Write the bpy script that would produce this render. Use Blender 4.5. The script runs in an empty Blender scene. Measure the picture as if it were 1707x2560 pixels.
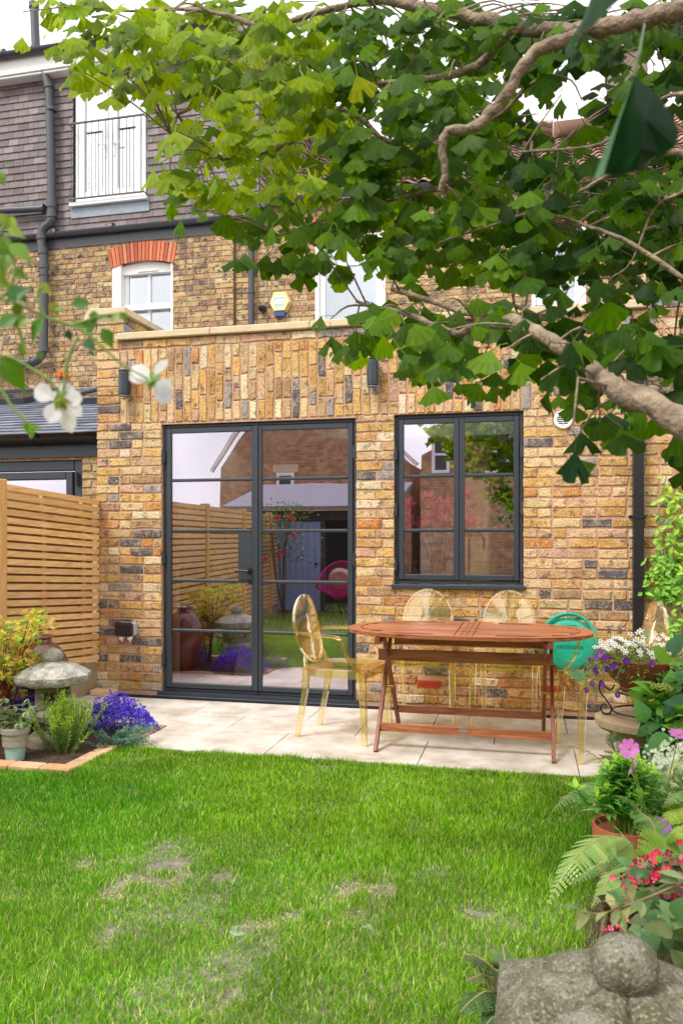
import bpy, math, random
import numpy as np
from mathutils import Vector, Matrix
R = math.radians
rnd = random.Random(7)
U = rnd.uniform
# ------------------------------------------------------------------ camera, sky, sun, exposure
YAW = math.atan(0.2342); FPX = 1986.0; CX, CY = 853.5, 1344.0
CAM = Vector((0.0, -6.08, 1.31))
FW = Vector((-math.sin(YAW), math.cos(YAW), 0)); RT = Vector((math.cos(YAW), math.sin(YAW), 0)); UP = Vector((0, 0, 1))
sc = bpy.context.scene
cd = bpy.data.cameras.new('camera'); cam = bpy.data.objects.new('camera', cd); sc.collection.objects.link(cam)
cam.location = CAM; cam.rotation_euler = (R(90), 0, YAW)
cd.sensor_fit = 'VERTICAL'; cd.sensor_height = 24; cd.lens = 24 * FPX / 2560; cd.shift_y = 64 / 2560
cd.clip_start = 0.05; cd.clip_end = 500
cd.dof.use_dof = True; cd.dof.focus_distance = 5.4; cd.dof.aperture_fstop = 4.6
sc.camera = cam
w = bpy.data.worlds.new('World'); sc.world = w; w.use_nodes = True
nt = w.node_tree; bg = nt.nodes['Background']
sky = nt.nodes.new('ShaderNodeTexSky'); sky.sky_type = 'NISHITA'; sky.sun_disc = False
SUN_EL, SUN_AZ = 52, 215
sky.sun_elevation = R(SUN_EL); sky.sun_rotation = R(SUN_AZ); sky.air_density = 1.0; sky.dust_density = 6.0; sky.ozone_density = 0.6
hs = nt.nodes.new('ShaderNodeHueSaturation'); hs.inputs['Saturation'].default_value = 0.22
nt.links.new(sky.outputs[0], hs.inputs['Color'])
# high overcast: an even white cloud layer veils most of the clear sky
tcw = nt.nodes.new('ShaderNodeTexCoord'); cl = nt.nodes.new('ShaderNodeTexNoise'); cl.inputs['Scale'].default_value = 2.2; cl.inputs['Detail'].default_value = 6
nt.links.new(tcw.outputs['Generated'], cl.inputs['Vector'])
cr = nt.nodes.new('ShaderNodeMapRange'); cr.inputs[1].default_value = 0.35; cr.inputs[2].default_value = 0.65; cr.inputs[3].default_value = 5.0; cr.inputs[4].default_value = 10.0
nt.links.new(cl.outputs[0], cr.inputs[0])
cmb = nt.nodes.new('ShaderNodeCombineColor')
for i in range(3): nt.links.new(cr.outputs[0], cmb.inputs[i])
mxw = nt.nodes.new('ShaderNodeMix'); mxw.data_type = 'RGBA'; mxw.inputs[0].default_value = 0.75
nt.links.new(hs.outputs[0], mxw.inputs[6]); nt.links.new(cmb.outputs[0], mxw.inputs[7])
nt.links.new(mxw.outputs[2], bg.inputs[0]); bg.inputs[1].default_value = 0.15
sl = bpy.data.lights.new('sun', 'SUN'); sl.energy = 1.5; sl.angle = R(14); sl.color = (1, .955, .89)
so = bpy.data.objects.new('sun', sl); sc.collection.objects.link(so)
sd = Vector((math.sin(R(SUN_AZ)) * math.cos(R(SUN_EL)), math.cos(R(SUN_AZ)) * math.cos(R(SUN_EL)), math.sin(R(SUN_EL))))
so.rotation_euler = sd.to_track_quat('Z', 'Y').to_euler()
sc.view_settings.view_transform = 'Standard'; sc.view_settings.look = 'None'; sc.view_settings.gamma = 1; sc.view_settings.exposure = 0.8
sc.cycles.transparent_max_bounces = 40; sc.cycles.max_bounces = 10; sc.cycles.use_denoising = True
# ------------------------------------------------------------------ from photo pixels to places in the garden
def ray(px, py): return FW + RT * ((px - CX) / FPX) + UP * ((CY - py) / FPX)
def P(px, py, d): return CAM + ray(px, py) * d
def W(px, py, Y):
    r = ray(px, py); return CAM + r * ((Y - CAM.y) / r.y)
def G(px, py, z=0.0):
    r = ray(px, py); return CAM + r * ((z - CAM.z) / r.z)
def D(x, y, d): return P(x * 1.0886, y * 1.0886, d)      # for measures read off the reduced view
def Dw(x, y, Y): return W(x * 1.0886, y * 1.0886, Y)
# ------------------------------------------------------------------ mesh builder
def srgb(h):
    if isinstance(h, str):
        h = [int(h[i:i + 2], 16) / 255 for i in (0, 2, 4)]
    return tuple((c / 12.92 if c <= .04045 else ((c + .055) / 1.055) ** 2.4) for c in h)
class MB:
    def __init__(s): s.v = []; s.f = []; s.c = []; s.uv = None
    def face(s, idx, col=(1, 1, 1)): s.f.append(tuple(idx)); s.c.append(col)
    def poly(s, pts, col=(1, 1, 1)):
        b = len(s.v); s.v += [tuple(p) for p in pts]; s.face(range(b, b + len(pts)), col)
    def hexa(s, p, col=(1, 1, 1)):     # 8 points: bottom 4 ccw, top 4 ccw
        b = len(s.v); s.v += [tuple(q) for q in p]
        for f in ((3, 2, 1, 0), (4, 5, 6, 7), (0, 1, 5, 4), (1, 2, 6, 5), (2, 3, 7, 6), (3, 0, 4, 7)):
            s.face([b + i for i in f], col)
    def box(s, a, b, col=(1, 1, 1), m=None):
        x0, y0, z0 = a; x1, y1, z1 = b
        p = [Vector(q) for q in ((x0, y0, z0), (x1, y0, z0), (x1, y1, z0), (x0, y1, z0), (x0, y0, z1), (x1, y0, z1), (x1, y1, z1), (x0, y1, z1))]
        if m is not None: p = [m @ q for q in p]
        s.hexa(p, col)
    def bbox(s, a, b, bv=.004, col=(1, 1, 1), m=None):   # box with all vertical and horizontal edges chamfered (octagonal rings)
        x0, y0, z0 = a; x1, y1, z1 = b
        bv = min(bv, (x1 - x0) * .4, (y1 - y0) * .4, (z1 - z0) * .4)
        rings = []
        for z, i in ((z0, bv), (z0 + bv, 0), (z1 - bv, 0), (z1, bv)):
            e = bv
            X0, X1, Y0, Y1 = x0 + i, x1 - i, y0 + i, y1 - i
            rings.append([(X0 + e, Y0, z), (X1 - e, Y0, z), (X1, Y0 + e, z), (X1, Y1 - e, z), (X1 - e, Y1, z), (X0 + e, Y1, z), (X0, Y1 - e, z), (X0, Y0 + e, z)])
        s.rings([[Vector(q) if m is None else m @ Vector(q) for q in r] for r in rings], col)
    def rings(s, rs, col=(1, 1, 1), cap=True, closed=False):
        n = len(rs[0]); b = len(s.v)
        for r in rs: s.v += [tuple(q) for q in r]
        k = len(rs)
        for i in range(k if closed else k - 1):
            j = (i + 1) % k
            for a in range(n):
                c = (a + 1) % n
                s.face((b + i * n + a, b + i * n + c, b + j * n + c, b + j * n + a), col)
        if cap and not closed:
            s.face([b + a for a in range(n)][::-1], col); s.face([b + (k - 1) * n + a for a in range(n)], col)
    def tube(s, pts, rad, n=8, col=(1, 1, 1), cap=True):
        pts = [Vector(p) for p in pts]
        if not hasattr(rad, '__len__'): rad = [rad] * len(pts)
        rs = []; up = None
        for i, p in enumerate(pts):
            t = (pts[min(i + 1, len(pts) - 1)] - pts[max(i - 1, 0)]).normalized()
            if up is None: up = Vector((0, 0, 1)) if abs(t.z) < .9 else Vector((1, 0, 0))
            a = t.cross(up).normalized(); b2 = a.cross(t).normalized(); up = b2
            rs.append([p + (a * math.cos(k * 2 * math.pi / n) + b2 * math.sin(k * 2 * math.pi / n)) * rad[i] for k in range(n)])
        s.rings(rs, col, cap)
    def lathe(s, prof, c=(0, 0, 0), n=24, col=(1, 1, 1), wob=None):
        rs = []
        for r, z in prof:
            rs.append([Vector((c[0] + math.cos(2 * math.pi * k / n) * r * (wob(k / n, r, z) if wob else 1), c[1] + math.sin(2 * math.pi * k / n) * r * (wob(k / n, r, z) if wob else 1), c[2] + z)) for k in range(n)])
        s.rings(rs, col)
    def prism(s, poly, y0, y1, col=(1, 1, 1), m=None):  # polygon of (x,z) extruded in y
        f = (lambda q: q) if m is None else (lambda q: m @ Vector(q))
        s.rings([[f((x, y0, z)) for x, z in poly], [f((x, y1, z)) for x, z in poly]], col)
    def build(s, name, mat, parent=None, smooth=False, solid=None):
        me = bpy.data.meshes.new(name)
        nv = len(s.v); me.vertices.add(nv); me.vertices.foreach_set('co', np.array(s.v, 'f').ravel())
        ls = np.array([len(f) for f in s.f], 'i'); me.loops.add(int(ls.sum()))
        me.loops.foreach_set('vertex_index', np.fromiter((i for f in s.f for i in f), 'i', int(ls.sum())))
        me.polygons.add(len(ls)); st = np.zeros(len(ls), 'i'); st[1:] = np.cumsum(ls)[:-1]
        me.polygons.foreach_set('loop_start', st); me.polygons.foreach_set('loop_total', ls)
        me.update(calc_edges=True)
        if True:
            ca = me.color_attributes.new('Col', 'FLOAT_COLOR', 'CORNER')
            c = np.ones((len(ls), 4), 'f'); c[:, :3] = np.array([q[:3] for q in s.c], 'f')
            ca.data.foreach_set('color', np.repeat(c, ls, axis=0).ravel())
        if s.uv is not None:
            ul = me.uv_layers.new(name='UVMap')
            vi = np.zeros(int(ls.sum()), 'i'); me.loops.foreach_get('vertex_index', vi)
            ul.data.foreach_set('uv', np.array(s.uv, 'f')[vi].ravel())
        me.polygons.foreach_set('use_smooth', np.full(len(ls), bool(smooth), '?'))
        me.materials.append(mat)
        me.validate()
        o = bpy.data.objects.new(name, me); sc.collection.objects.link(o)
        if parent is not None:
            o.parent = parent
            o.matrix_parent_inverse = parent.matrix_basis.inverted()
        if smooth and smooth != 'full':
            try:
                me.set_sharp_from_angle(angle=R(38))
            except Exception: pass
        return o
def thing(name, label, cat, loc=(0, 0, 0), group=None, rz=0):
    o = bpy.data.objects.new(name, None); sc.collection.objects.link(o); o.empty_display_size = .1
    o.location = loc; o.rotation_euler = (0, 0, rz); o['label'] = label; o['category'] = cat
    if group: o['group'] = group
    return o
def tag(o, label=None, cat=None, group=None, kind=None):
    if label: o['label'] = label
    if cat: o['category'] = cat
    if group: o['group'] = group
    if kind: o['kind'] = kind
    return o
def copy_tree(o, parent=None):
    c = o.copy(); sc.collection.objects.link(c); c.parent = parent
    for ch in list(o.children): copy_tree(ch, c)
    return c
# ------------------------------------------------------------------ materials
def mat(name, col, rough=.6, var=.0, vscale=8, bump=0, bscale=40, metal=0, usecol=False, spec=.5, var2=None, coat=0, trans=0, tval=1.35, stretch=None, dist=.01):
    m = bpy.data.materials.new(name); m.use_nodes = True; n = m.node_tree.nodes; L = m.node_tree.links
    b = n['Principled BSDF']; c = srgb(col) if isinstance(col, str) else tuple(col)
    b.inputs['Roughness'].default_value = rough; b.inputs['Metallic'].default_value = metal
    b.inputs['Specular IOR Level'].default_value = spec; b.inputs['Coat Weight'].default_value = coat
    b.inputs['Base Color'].default_value = (*c, 1)
    tc = n.new('ShaderNodeTexCoord'); src = tc.outputs['Object']
    if stretch:
        mp = n.new('ShaderNodeMapping'); mp.inputs['Scale'].default_value = stretch; L.new(src, mp.inputs[0]); src = mp.outputs[0]
    out = None
    if usecol:
        a = n.new('ShaderNodeAttribute'); a.attribute_name = 'Col'; out = a.outputs['Color']
    if var > 0:
        nz = n.new('ShaderNodeTexNoise'); nz.inputs['Scale'].default_value = vscale; nz.inputs['Detail'].default_value = 6; nz.inputs['Roughness'].default_value = .65
        L.new(src, nz.inputs['Vector'])
        mr = n.new('ShaderNodeMapRange'); mr.inputs[1].default_value = .3; mr.inputs[2].default_value = .7
        L.new(nz.outputs[0], mr.inputs[0])
        mx = n.new('ShaderNodeMix'); mx.data_type = 'RGBA'; L.new(mr.outputs[0], mx.inputs[0])
        if out is not None:
            m1 = n.new('ShaderNodeMix'); m1.data_type = 'RGBA'; m1.blend_type = 'MULTIPLY'; m1.inputs[0].default_value = 1
            L.new(out, m1.inputs[6])
            mx.inputs[6].default_value = (1 - var, 1 - var, 1 - var, 1); mx.inputs[7].default_value = (1 + var, 1 + var * .95, 1 + var * .9, 1)
            L.new(mx.outputs[2], m1.inputs[7]); out = m1.outputs[2]
        else:
            c2 = srgb(var2) if isinstance(var2, str) else tuple(min(1, k * (1 + var)) for k in c)
            mx.inputs[6].default_value = (*(k * (1 - var) for k in c), 1) if not var2 else (*c, 1)
            mx.inputs[7].default_value = (*c2, 1); out = mx.outputs[2]
    if out is not None: L.new(out, b.inputs['Base Color'])
    if bump > 0:
        nb = n.new('ShaderNodeTexNoise'); nb.inputs['Scale'].default_value = bscale; nb.inputs['Detail'].default_value = 5; L.new(src, nb.inputs['Vector'])
        bp = n.new('ShaderNodeBump'); bp.inputs['Strength'].default_value = bump; bp.inputs['Distance'].default_value = dist
        L.new(nb.outputs[0], bp.inputs['Height']); L.new(bp.outputs[0], b.inputs['Normal'])
    if trans > 0:
        tl = n.new('ShaderNodeBsdfTranslucent'); ms = n.new('ShaderNodeMixShader'); ms.inputs[0].default_value = trans
        hv = n.new('ShaderNodeHueSaturation'); hv.inputs['Saturation'].default_value = 1.1; hv.inputs['Value'].default_value = tval; hv.inputs['Hue'].default_value = .488
        if out is not None: L.new(out, hv.inputs['Color'])
        else: hv.inputs['Color'].default_value = (*c, 1)
        L.new(hv.outputs[0], tl.inputs[0]); L.new(b.outputs[0], ms.inputs[1]); L.new(tl.outputs[0], ms.inputs[2])
        L.new(ms.outputs[0], n['Material Output'].inputs[0])
    return m
def wood(name, c1, c2, axis, scale=1.0, rough=.55, usecol=False):
    m = bpy.data.materials.new(name); m.use_nodes = True; n = m.node_tree.nodes; L = m.node_tree.links; b = n['Principled BSDF']
    b.inputs['Roughness'].default_value = rough
    tc = n.new('ShaderNodeTexCoord'); mp = n.new('ShaderNodeMapping'); st = [14, 14, 14]; st[axis] = 1.1; mp.inputs['Scale'].default_value = [q * scale for q in st]
    L.new(tc.outputs['Object'], mp.inputs[0])
    nz = n.new('ShaderNodeTexNoise'); nz.inputs['Scale'].default_value = 2.2; nz.inputs['Detail'].default_value = 8; nz.inputs['Distortion'].default_value = 1.2; L.new(mp.outputs[0], nz.inputs[0])
    cr = n.new('ShaderNodeValToRGB'); cr.color_ramp.elements[0].position = .32; cr.color_ramp.elements[1].position = .68
    cr.color_ramp.elements[0].color = (*srgb(c1), 1); cr.color_ramp.elements[1].color = (*srgb(c2), 1); L.new(nz.outputs[0], cr.inputs[0])
    out = cr.outputs[0]
    if usecol:
        a = n.new('ShaderNodeAttribute'); a.attribute_name = 'Col'; m1 = n.new('ShaderNodeMix'); m1.data_type = 'RGBA'; m1.blend_type = 'MULTIPLY'; m1.inputs[0].default_value = 1
        L.new(out, m1.inputs[6]); L.new(a.outputs[0], m1.inputs[7]); out = m1.outputs[2]
    L.new(out, b.inputs['Base Color'])
    bp = n.new('ShaderNodeBump'); bp.inputs['Strength'].default_value = .35; bp.inputs['Distance'].default_value = .003; L.new(nz.outputs[0], bp.inputs['Height']); L.new(bp.outputs[0], b.inputs['Normal'])
    return m
def brickmat(name, rough=.85, fine=60, spots=.5, pale='d9c3a0', dark='4a4038'):
    # colour of each brick comes with the brick; kiln spots, sandy bloom and soot are mottled over it
    m = bpy.data.materials.new(name); m.use_nodes = True; n = m.node_tree.nodes; L = m.node_tree.links; b = n['Principled BSDF']
    b.inputs['Roughness'].default_value = rough; b.inputs['Specular IOR Level'].default_value = .2
    a = n.new('ShaderNodeAttribute'); a.attribute_name = 'Col'; tc = n.new('ShaderNodeTexCoord'); out = a.outputs[0]
    for sc_, lo, hi, col, amt in ((9, .47, .66, pale, .9 * spots), (3.1, .5, .75, '8a6a4c', .7 * spots), (14, .52, .64, dark, 1.35 * spots), (70, .56, .64, dark, 1.5 * spots), (48, .54, .66, pale, 1.0 * spots)):
        nz = n.new('ShaderNodeTexNoise'); nz.inputs['Scale'].default_value = sc_; nz.inputs['Detail'].default_value = 5; nz.inputs['Roughness'].default_value = .7; L.new(tc.outputs['Object'], nz.inputs[0])
        mr = n.new('ShaderNodeMapRange'); mr.inputs[1].default_value = lo; mr.inputs[2].default_value = hi; mr.inputs[4].default_value = amt; L.new(nz.outputs[0], mr.inputs[0])
        mx = n.new('ShaderNodeMix'); mx.data_type = 'RGBA'; L.new(mr.outputs[0], mx.inputs[0]); L.new(out, mx.inputs[6]); mx.inputs[7].default_value = (*srgb(col), 1); out = mx.outputs[2]
    L.new(out, b.inputs['Base Color'])
    nb = n.new('ShaderNodeTexNoise'); nb.inputs['Scale'].default_value = fine; nb.inputs['Detail'].default_value = 6; L.new(tc.outputs['Object'], nb.inputs[0])
    bp = n.new('ShaderNodeBump'); bp.inputs['Strength'].default_value = 1; bp.inputs['Distance'].default_value = .010; L.new(nb.outputs[0], bp.inputs['Height']); L.new(bp.outputs[0], b.inputs['Normal'])
    return m
def brick_tex(name, c1, c2, mortar, bw=.225, bh=.075):
    m = bpy.data.materials.new(name); m.use_nodes = True; n = m.node_tree.nodes; L = m.node_tree.links; b = n['Principled BSDF']; b.inputs['Roughness'].default_value = .9
    tc = n.new('ShaderNodeTexCoord'); sx = n.new('ShaderNodeSeparateXYZ'); ad = n.new('ShaderNodeMath'); cx = n.new('ShaderNodeCombineXYZ')
    L.new(tc.outputs['Object'], sx.inputs[0]); L.new(sx.outputs[0], ad.inputs[0]); L.new(sx.outputs[1], ad.inputs[1]); L.new(ad.outputs[0], cx.inputs[0]); L.new(sx.outputs[2], cx.inputs[1])
    bt = n.new('ShaderNodeTexBrick'); bt.inputs['Scale'].default_value = 1; bt.inputs['Brick Width'].default_value = bw; bt.inputs['Row Height'].default_value = bh
    bt.inputs['Mortar Size'].default_value = .006; bt.inputs['Color1'].default_value = (*srgb(c1), 1); bt.inputs['Color2'].default_value = (*srgb(c2), 1); bt.inputs['Mortar'].default_value = (*srgb(mortar), 1)
    L.new(cx.outputs[0], bt.inputs[0])
    nz = n.new('ShaderNodeTexNoise'); nz.inputs['Scale'].default_value = 5; nz.inputs['Detail'].default_value = 8; L.new(tc.outputs['Object'], nz.inputs[0])
    mr = n.new('ShaderNodeMapRange'); mr.inputs[1].default_value = .3; mr.inputs[2].default_value = .7; mr.inputs[3].default_value = .65; mr.inputs[4].default_value = 1.3; L.new(nz.outputs[0], mr.inputs[0])
    mu = n.new('ShaderNodeVectorMath'); mu.operation = 'SCALE'; L.new(bt.outputs[0], mu.inputs[0]); L.new(mr.outputs[0], mu.inputs['Scale']); L.new(mu.outputs[0], b.inputs['Base Color'])
    return m
def glassmat(name, tint, refl_col, base, rough=0.0, wavy=0.0, edge=.9, graze=None, pale_sheen=None):
    m = bpy.data.materials.new(name); m.use_nodes = True; n = m.node_tree.nodes; L = m.node_tree.links
    n.remove(n['Principled BSDF']); t = n.new('ShaderNodeBsdfTransparent'); g = n.new('ShaderNodeBsdfGlossy'); g.inputs['Roughness'].default_value = rough
    t.inputs[0].default_value = (*tint, 1); g.inputs[0].default_value = (*refl_col, 1)
    fr = n.new('ShaderNodeLayerWeight'); fr.inputs[0].default_value = .35; mr = n.new('ShaderNodeMapRange'); mr.inputs[3].default_value = base; mr.inputs[4].default_value = edge
    L.new(fr.outputs['Fresnel'], mr.inputs[0]); ms = n.new('ShaderNodeMixShader'); L.new(mr.outputs[0], ms.inputs[0]); L.new(t.outputs[0], ms.inputs[1]); L.new(g.outputs[0], ms.inputs[2])
    L.new(ms.outputs[0], n['Material Output'].inputs[0])
    if pale_sheen:  # pale diffuse share stands in for whitish reflections on the chairs
        df = n.new('ShaderNodeBsdfDiffuse'); df.inputs[0].default_value = (*pale_sheen, 1); m2 = n.new('ShaderNodeMixShader'); m2.inputs[0].default_value = .06; L.new(ms.outputs[0], m2.inputs[1]); L.new(df.outputs[0], m2.inputs[2]); L.new(m2.outputs[0], n['Material Output'].inputs[0])
    if graze:   # a longer way through the plastic at a slant
        lw = n.new('ShaderNodeLayerWeight'); lw.inputs[0].default_value = .35; gm = n.new('ShaderNodeMix'); gm.data_type = 'RGBA'; L.new(lw.outputs['Facing'], gm.inputs[0]); gm.inputs[6].default_value = (*tint, 1); gm.inputs[7].default_value = (*graze, 1); L.new(gm.outputs[2], t.inputs[0])
    if wavy:
        tc = n.new('ShaderNodeTexCoord'); nz = n.new('ShaderNodeTexNoise'); nz.inputs['Scale'].default_value = 1.6; nz.inputs['Detail'].default_value = 1; L.new(tc.outputs['Object'], nz.inputs[0])
        bp = n.new('ShaderNodeBump'); bp.inputs['Strength'].default_value = 1; bp.inputs['Distance'].default_value = wavy; L.new(nz.outputs[0], bp.inputs['Height']); L.new(bp.outputs[0], g.inputs['Normal'])
    return m
def granite_spots(m):
    n = m.node_tree.nodes; L = m.node_tree.links; b = n['Principled BSDF']; tc = n.new('ShaderNodeTexCoord'); out = b.inputs['Base Color'].links[0].from_socket
    for s_, lo, hi, c in ((5, .48, .62, '4c4c28'), (13, .52, .64, '8a887a'), (150, .54, .68, 'aaa898'), (190, .52, .66, '201e12')):
        nz = n.new('ShaderNodeTexNoise'); nz.inputs['Scale'].default_value = s_; nz.inputs['Detail'].default_value = 3; L.new(tc.outputs['Object'], nz.inputs[0]); mr = n.new('ShaderNodeMapRange'); mr.inputs[1].default_value = lo; mr.inputs[2].default_value = hi; mr.inputs[4].default_value = .6; L.new(nz.outputs[0], mr.inputs[0])
        mx = n.new('ShaderNodeMix'); mx.data_type = 'RGBA'; L.new(mr.outputs[0], mx.inputs[0]); L.new(out, mx.inputs[6]); mx.inputs[7].default_value = (*srgb(c), 1); out = mx.outputs[2]
    L.new(out, b.inputs['Base Color'])
M = {}
M['brick_new'] = brickmat('reclaimed_brick', spots=.55)
M['brick_old'] = brickmat('old_stock_brick', spots=.75, dark='453a33', pale='cdb48c')
M['mortar_new'] = mat('pink_mortar', 'c09a80', .95, .12, 14, .7, 120)
M['mortar_old'] = mat('old_mortar', 'a08a6e', .95, .2, 9, .8, 110)
M['coping'] = mat('cast_stone', 'c9b795', .85, .13, 7, .35, 70)
M['steel'] = mat('anthracite_steel', '31373f', .42, .05, 5, .05, 200)
M['upvc'] = mat('white_upvc', 'e9e9ea', .35, .03, 3)
M['white'] = mat('white_paint', 'e6e4e0', .6, .05, 6)
M['lead'] = mat('lead', '7f8790', .5, .15, 9, .3, 20, metal=.3)
M['black_pvc'] = mat('grey_pvc', '43454a', .4, .08, 6)
M['black_iron'] = mat('black_iron', '191a1c', .38, .1, 12, .15, 60)
M['tile'] = mat('dormer_tile', '7c6b69', .75, .14, 20, .3, 60, usecol=True)
M['slate'] = mat('slate', '666a76', .5, .16, 16, .3, 40, usecol=True)
M['pantile'] = mat('roof_tile', '8a6a58', .8, .2, 14, .3, 50, usecol=True)
M['glass'] = glassmat('coated_glass', (.97, .97, .95), (.88, .82, .94), .42, wavy=.0009)
M['glass_up'] = glassmat('window_glass', (.9, .92, .95), (.95, .97, 1), .35)
M['acrylic'] = glassmat('amber_polycarbonate', (.985, .935, .70), (1, .97, .92), .11, .02, edge=.6, graze=(.97, .78, .4), pale_sheen=(1, .86, .5))
M['red_arch'] = mat('red_rubbed_brick', 'b8563a', .85, .16, 18, .4, 90, usecol=True)
M['curtain'] = mat('net_curtain', '98a4ac', .9, .05, 30)
# ------------------------------------------------------------------ brickwork
NEW = [('c69c58', 21), ('d0b282', 19), ('bf9a70', 17), ('b5884a', 11), ('d8c6a2', 8), ('bd927a', 5), ('55535a', 7), ('908a86', 6), ('bd8040', 6), ('a07e58', 6)]
OLD = [('b39062', 20), ('a3845e', 18), ('c0a06e', 14), ('8d735a', 12), ('6f5e52', 9), ('b39a70', 10), ('5f5049', 4), ('a27560', 5), ('c5ae86', 8)]
def pick(pal, r=rnd):
    t = r.uniform(0, sum(q[1] for q in pal))
    for h, k in pal:
        t -= k
        if t <= 0: break
    c = srgb(h); f = r.uniform(.86, 1.12); return tuple(min(1, q * f * r.uniform(.96, 1.04)) for q in c)
def brick(mb, x0, x1, z0, z1, col, y=0.0, deep=.012, rough=.005, m=None):
    j = lambda a: U(-a, a)
    a = rough; i = min(.005, (x1 - x0) * .2)
    xs = [x0, (x0 * 2 + x1) / 3, (x0 + 2 * x1) / 3, x1]
    out = [(x0 + j(a), z0 + j(a)), (xs[1], z0 + j(a)), (xs[2], z0 + j(a)), (x1 + j(a), z0 + j(a)), (x1 + j(a), (z0 + z1) / 2), (x1 + j(a), z1 + j(a)), (xs[2], z1 + j(a)), (xs[1], z1 + j(a)), (x0 + j(a), z1 + j(a)), (x0 + j(a), (z0 + z1) / 2)]
    cx, cz = (x0 + x1) / 2, (z0 + z1) / 2
    f = lambda q: q if m is None else m @ Vector(q)
    r0 = [f((x, y + deep, z)) for x, z in out]
    fy = y + j(.004)
    r1 = [f((x, y + .004, z)) for x, z in out]
    r2 = [f((x + (i if x < cx else -i) * (1 if abs(x - cx) > (x1 - x0) * .3 else 0), fy + j(.0012), z + (i if z < cz else -i) * (1 if abs(z - cz) > (z1 - z0) * .3 else 0))) for x, z in out]
    b = len(mb.v); n = 10
    for r in (r0, r1, r2): mb.v += [tuple(q) for q in r]
    for k in range(2):
        for q in range(n):
            e = (q + 1) % n; mb.face((b + k * n + q, b + k * n + e, b + (k + 1) * n + e, b + (k + 1) * n + q), col)
    mb.face([b + 2 * n + q for q in range(n)], col)
def courses(mb, x0, x1, z0, z1, holes=(), pal=NEW, ch=.075, j=.0145, y=0.0, m=None, rough=.0045, hdr=.35, sl=.215, deep=.012):
    z = z0; row = 0
    while z + ch * .6 < z1:
        zc = z + ch / 2; spans = [(x0, x1)]
        for a, b, c, d in holes:
            if c - .01 < zc < d + .01:
                ns = []
                for p, q in spans:
                    if b <= p or a >= q: ns.append((p, q)); continue
                    if a > p: ns.append((p, a))
                    if b < q: ns.append((b, q))
                spans = ns
        for p, q in spans:
            x = p; k = 0; jit = U(-.002, .002)
            if row % 2: first = .1025 if q - p > .3 else .16
            else: first = sl * U(.95, 1.02)
            while x < q - .02:
                L = first if k == 0 else (.1025 if rnd.random() < hdr else sl * U(.96, 1.03))
                if q - (x + L) < .07: L = q - x
                e = min(x + L, q)
                brick(mb, x + (j / 2 if k else 0), e - (j / 2 if e < q - .001 else 0), z + j / 2 + jit, min(z + ch - j / 2 + jit, z1), pick(pal), y, m=m, rough=rough, deep=deep)
                x = e; k += 1
        z += ch; row += 1
def shell(mb, x0, x1, z0, z1, holes, y0, y1, m=None, col=(1, 1, 1)):
    # a wall slab with real openings: front at y0, back at y1
    xs = sorted({x0, x1, *[min(max(h[i], x0), x1) for h in holes for i in (0, 1)]}); zs = sorted({z0, z1, *[min(max(h[i], z0), z1) for h in holes for i in (2, 3)]})
    f = (lambda q: q) if m is None else (lambda q: m @ Vector(q))
    S = lambda i, k: 0 <= i < len(xs) - 1 and 0 <= k < len(zs) - 1 and not any(h[0] < (xs[i] + xs[i + 1]) / 2 < h[1] and h[2] < (zs[k] + zs[k + 1]) / 2 < h[3] for h in holes)
    for i in range(len(xs) - 1):
        for k in range(len(zs) - 1):
            if not S(i, k): continue
            a, b, c, d = xs[i], xs[i + 1], zs[k], zs[k + 1]
            mb.poly([f(q) for q in ((a, y0, c), (b, y0, c), (b, y0, d), (a, y0, d))], col)
            mb.poly([f(q) for q in ((a, y1, d), (b, y1, d), (b, y1, c), (a, y1, c))], col)
            if not S(i - 1, k): mb.poly([f(q) for q in ((a, y1, c), (a, y0, c), (a, y0, d), (a, y1, d))], col)
            if not S(i + 1, k): mb.poly([f(q) for q in ((b, y0, c), (b, y1, c), (b, y1, d), (b, y0, d))], col)
            if not S(i, k - 1): mb.poly([f(q) for q in ((a, y0, c), (a, y1, c), (b, y1, c), (b, y0, c))], col)
            if not S(i, k + 1): mb.poly([f(q) for q in ((a, y0, d), (b, y0, d), (b, y1, d), (a, y1, d))], col)
# ================================================================== the rear extension
XL, XR = W(243, 1400, 0).x, 1.75
dx0, dx1 = W(403, 1400, 0).x, W(890, 1400, 0).x; dz0, dz1 = .03, 2.25
wx0, wx1 = W(984, 1400, 0).x, W(1308, 1400, 0).x; wz0, wz1 = .935, 2.262
SX0, SX1 = W(300, 950, 0).x, W(1345, 950, 0).x   # the band of upright bricks
PL1 = XL + .245                                   # party wall parapets at both ends
PR0 = W(1628, 780, 0).x
ext = thing('brick_extension', 'single storey rear extension in new yellow stock brick with glazed double doors and stone coping', 'house extension', (XL, 0, 0))
hx0, hx1, hz0, hz1 = W(1572, 800, 0).x, W(1622, 800, 0).x, 2.69, 2.90   # gully through the parapet
airs = [(W(1040, 1696, 0).x, W(1104, 1696, 0).x), (W(1343, 1706, 0).x, W(1402, 1706, 0).x)]
holes = [(dx0, dx1, dz0, dz1), (wx0, wx1, wz0, wz1), (hx0, hx1, hz0, hz1)]
bh = holes + [(a, b, .155, .215) for a, b in airs] + [(SX0, SX1, 2.262, 2.885)]
mb = MB()
ZT = .03
courses(mb, XL, XR, ZT, 2.262, bh); 
courses(mb, XL, SX0, 2.28, 2.885); courses(mb, SX1, XR, 2.28, 2.885, holes)
courses(mb, XL, XR, 2.885, 2.955, [(hx0, hx1, 2.69, 2.90)], hdr=.05)
courses(mb, XL, PL1, 2.955, 3.18, hdr=.5); courses(mb, PR0, XR, 2.955, 3.18)
x = SX0
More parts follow.
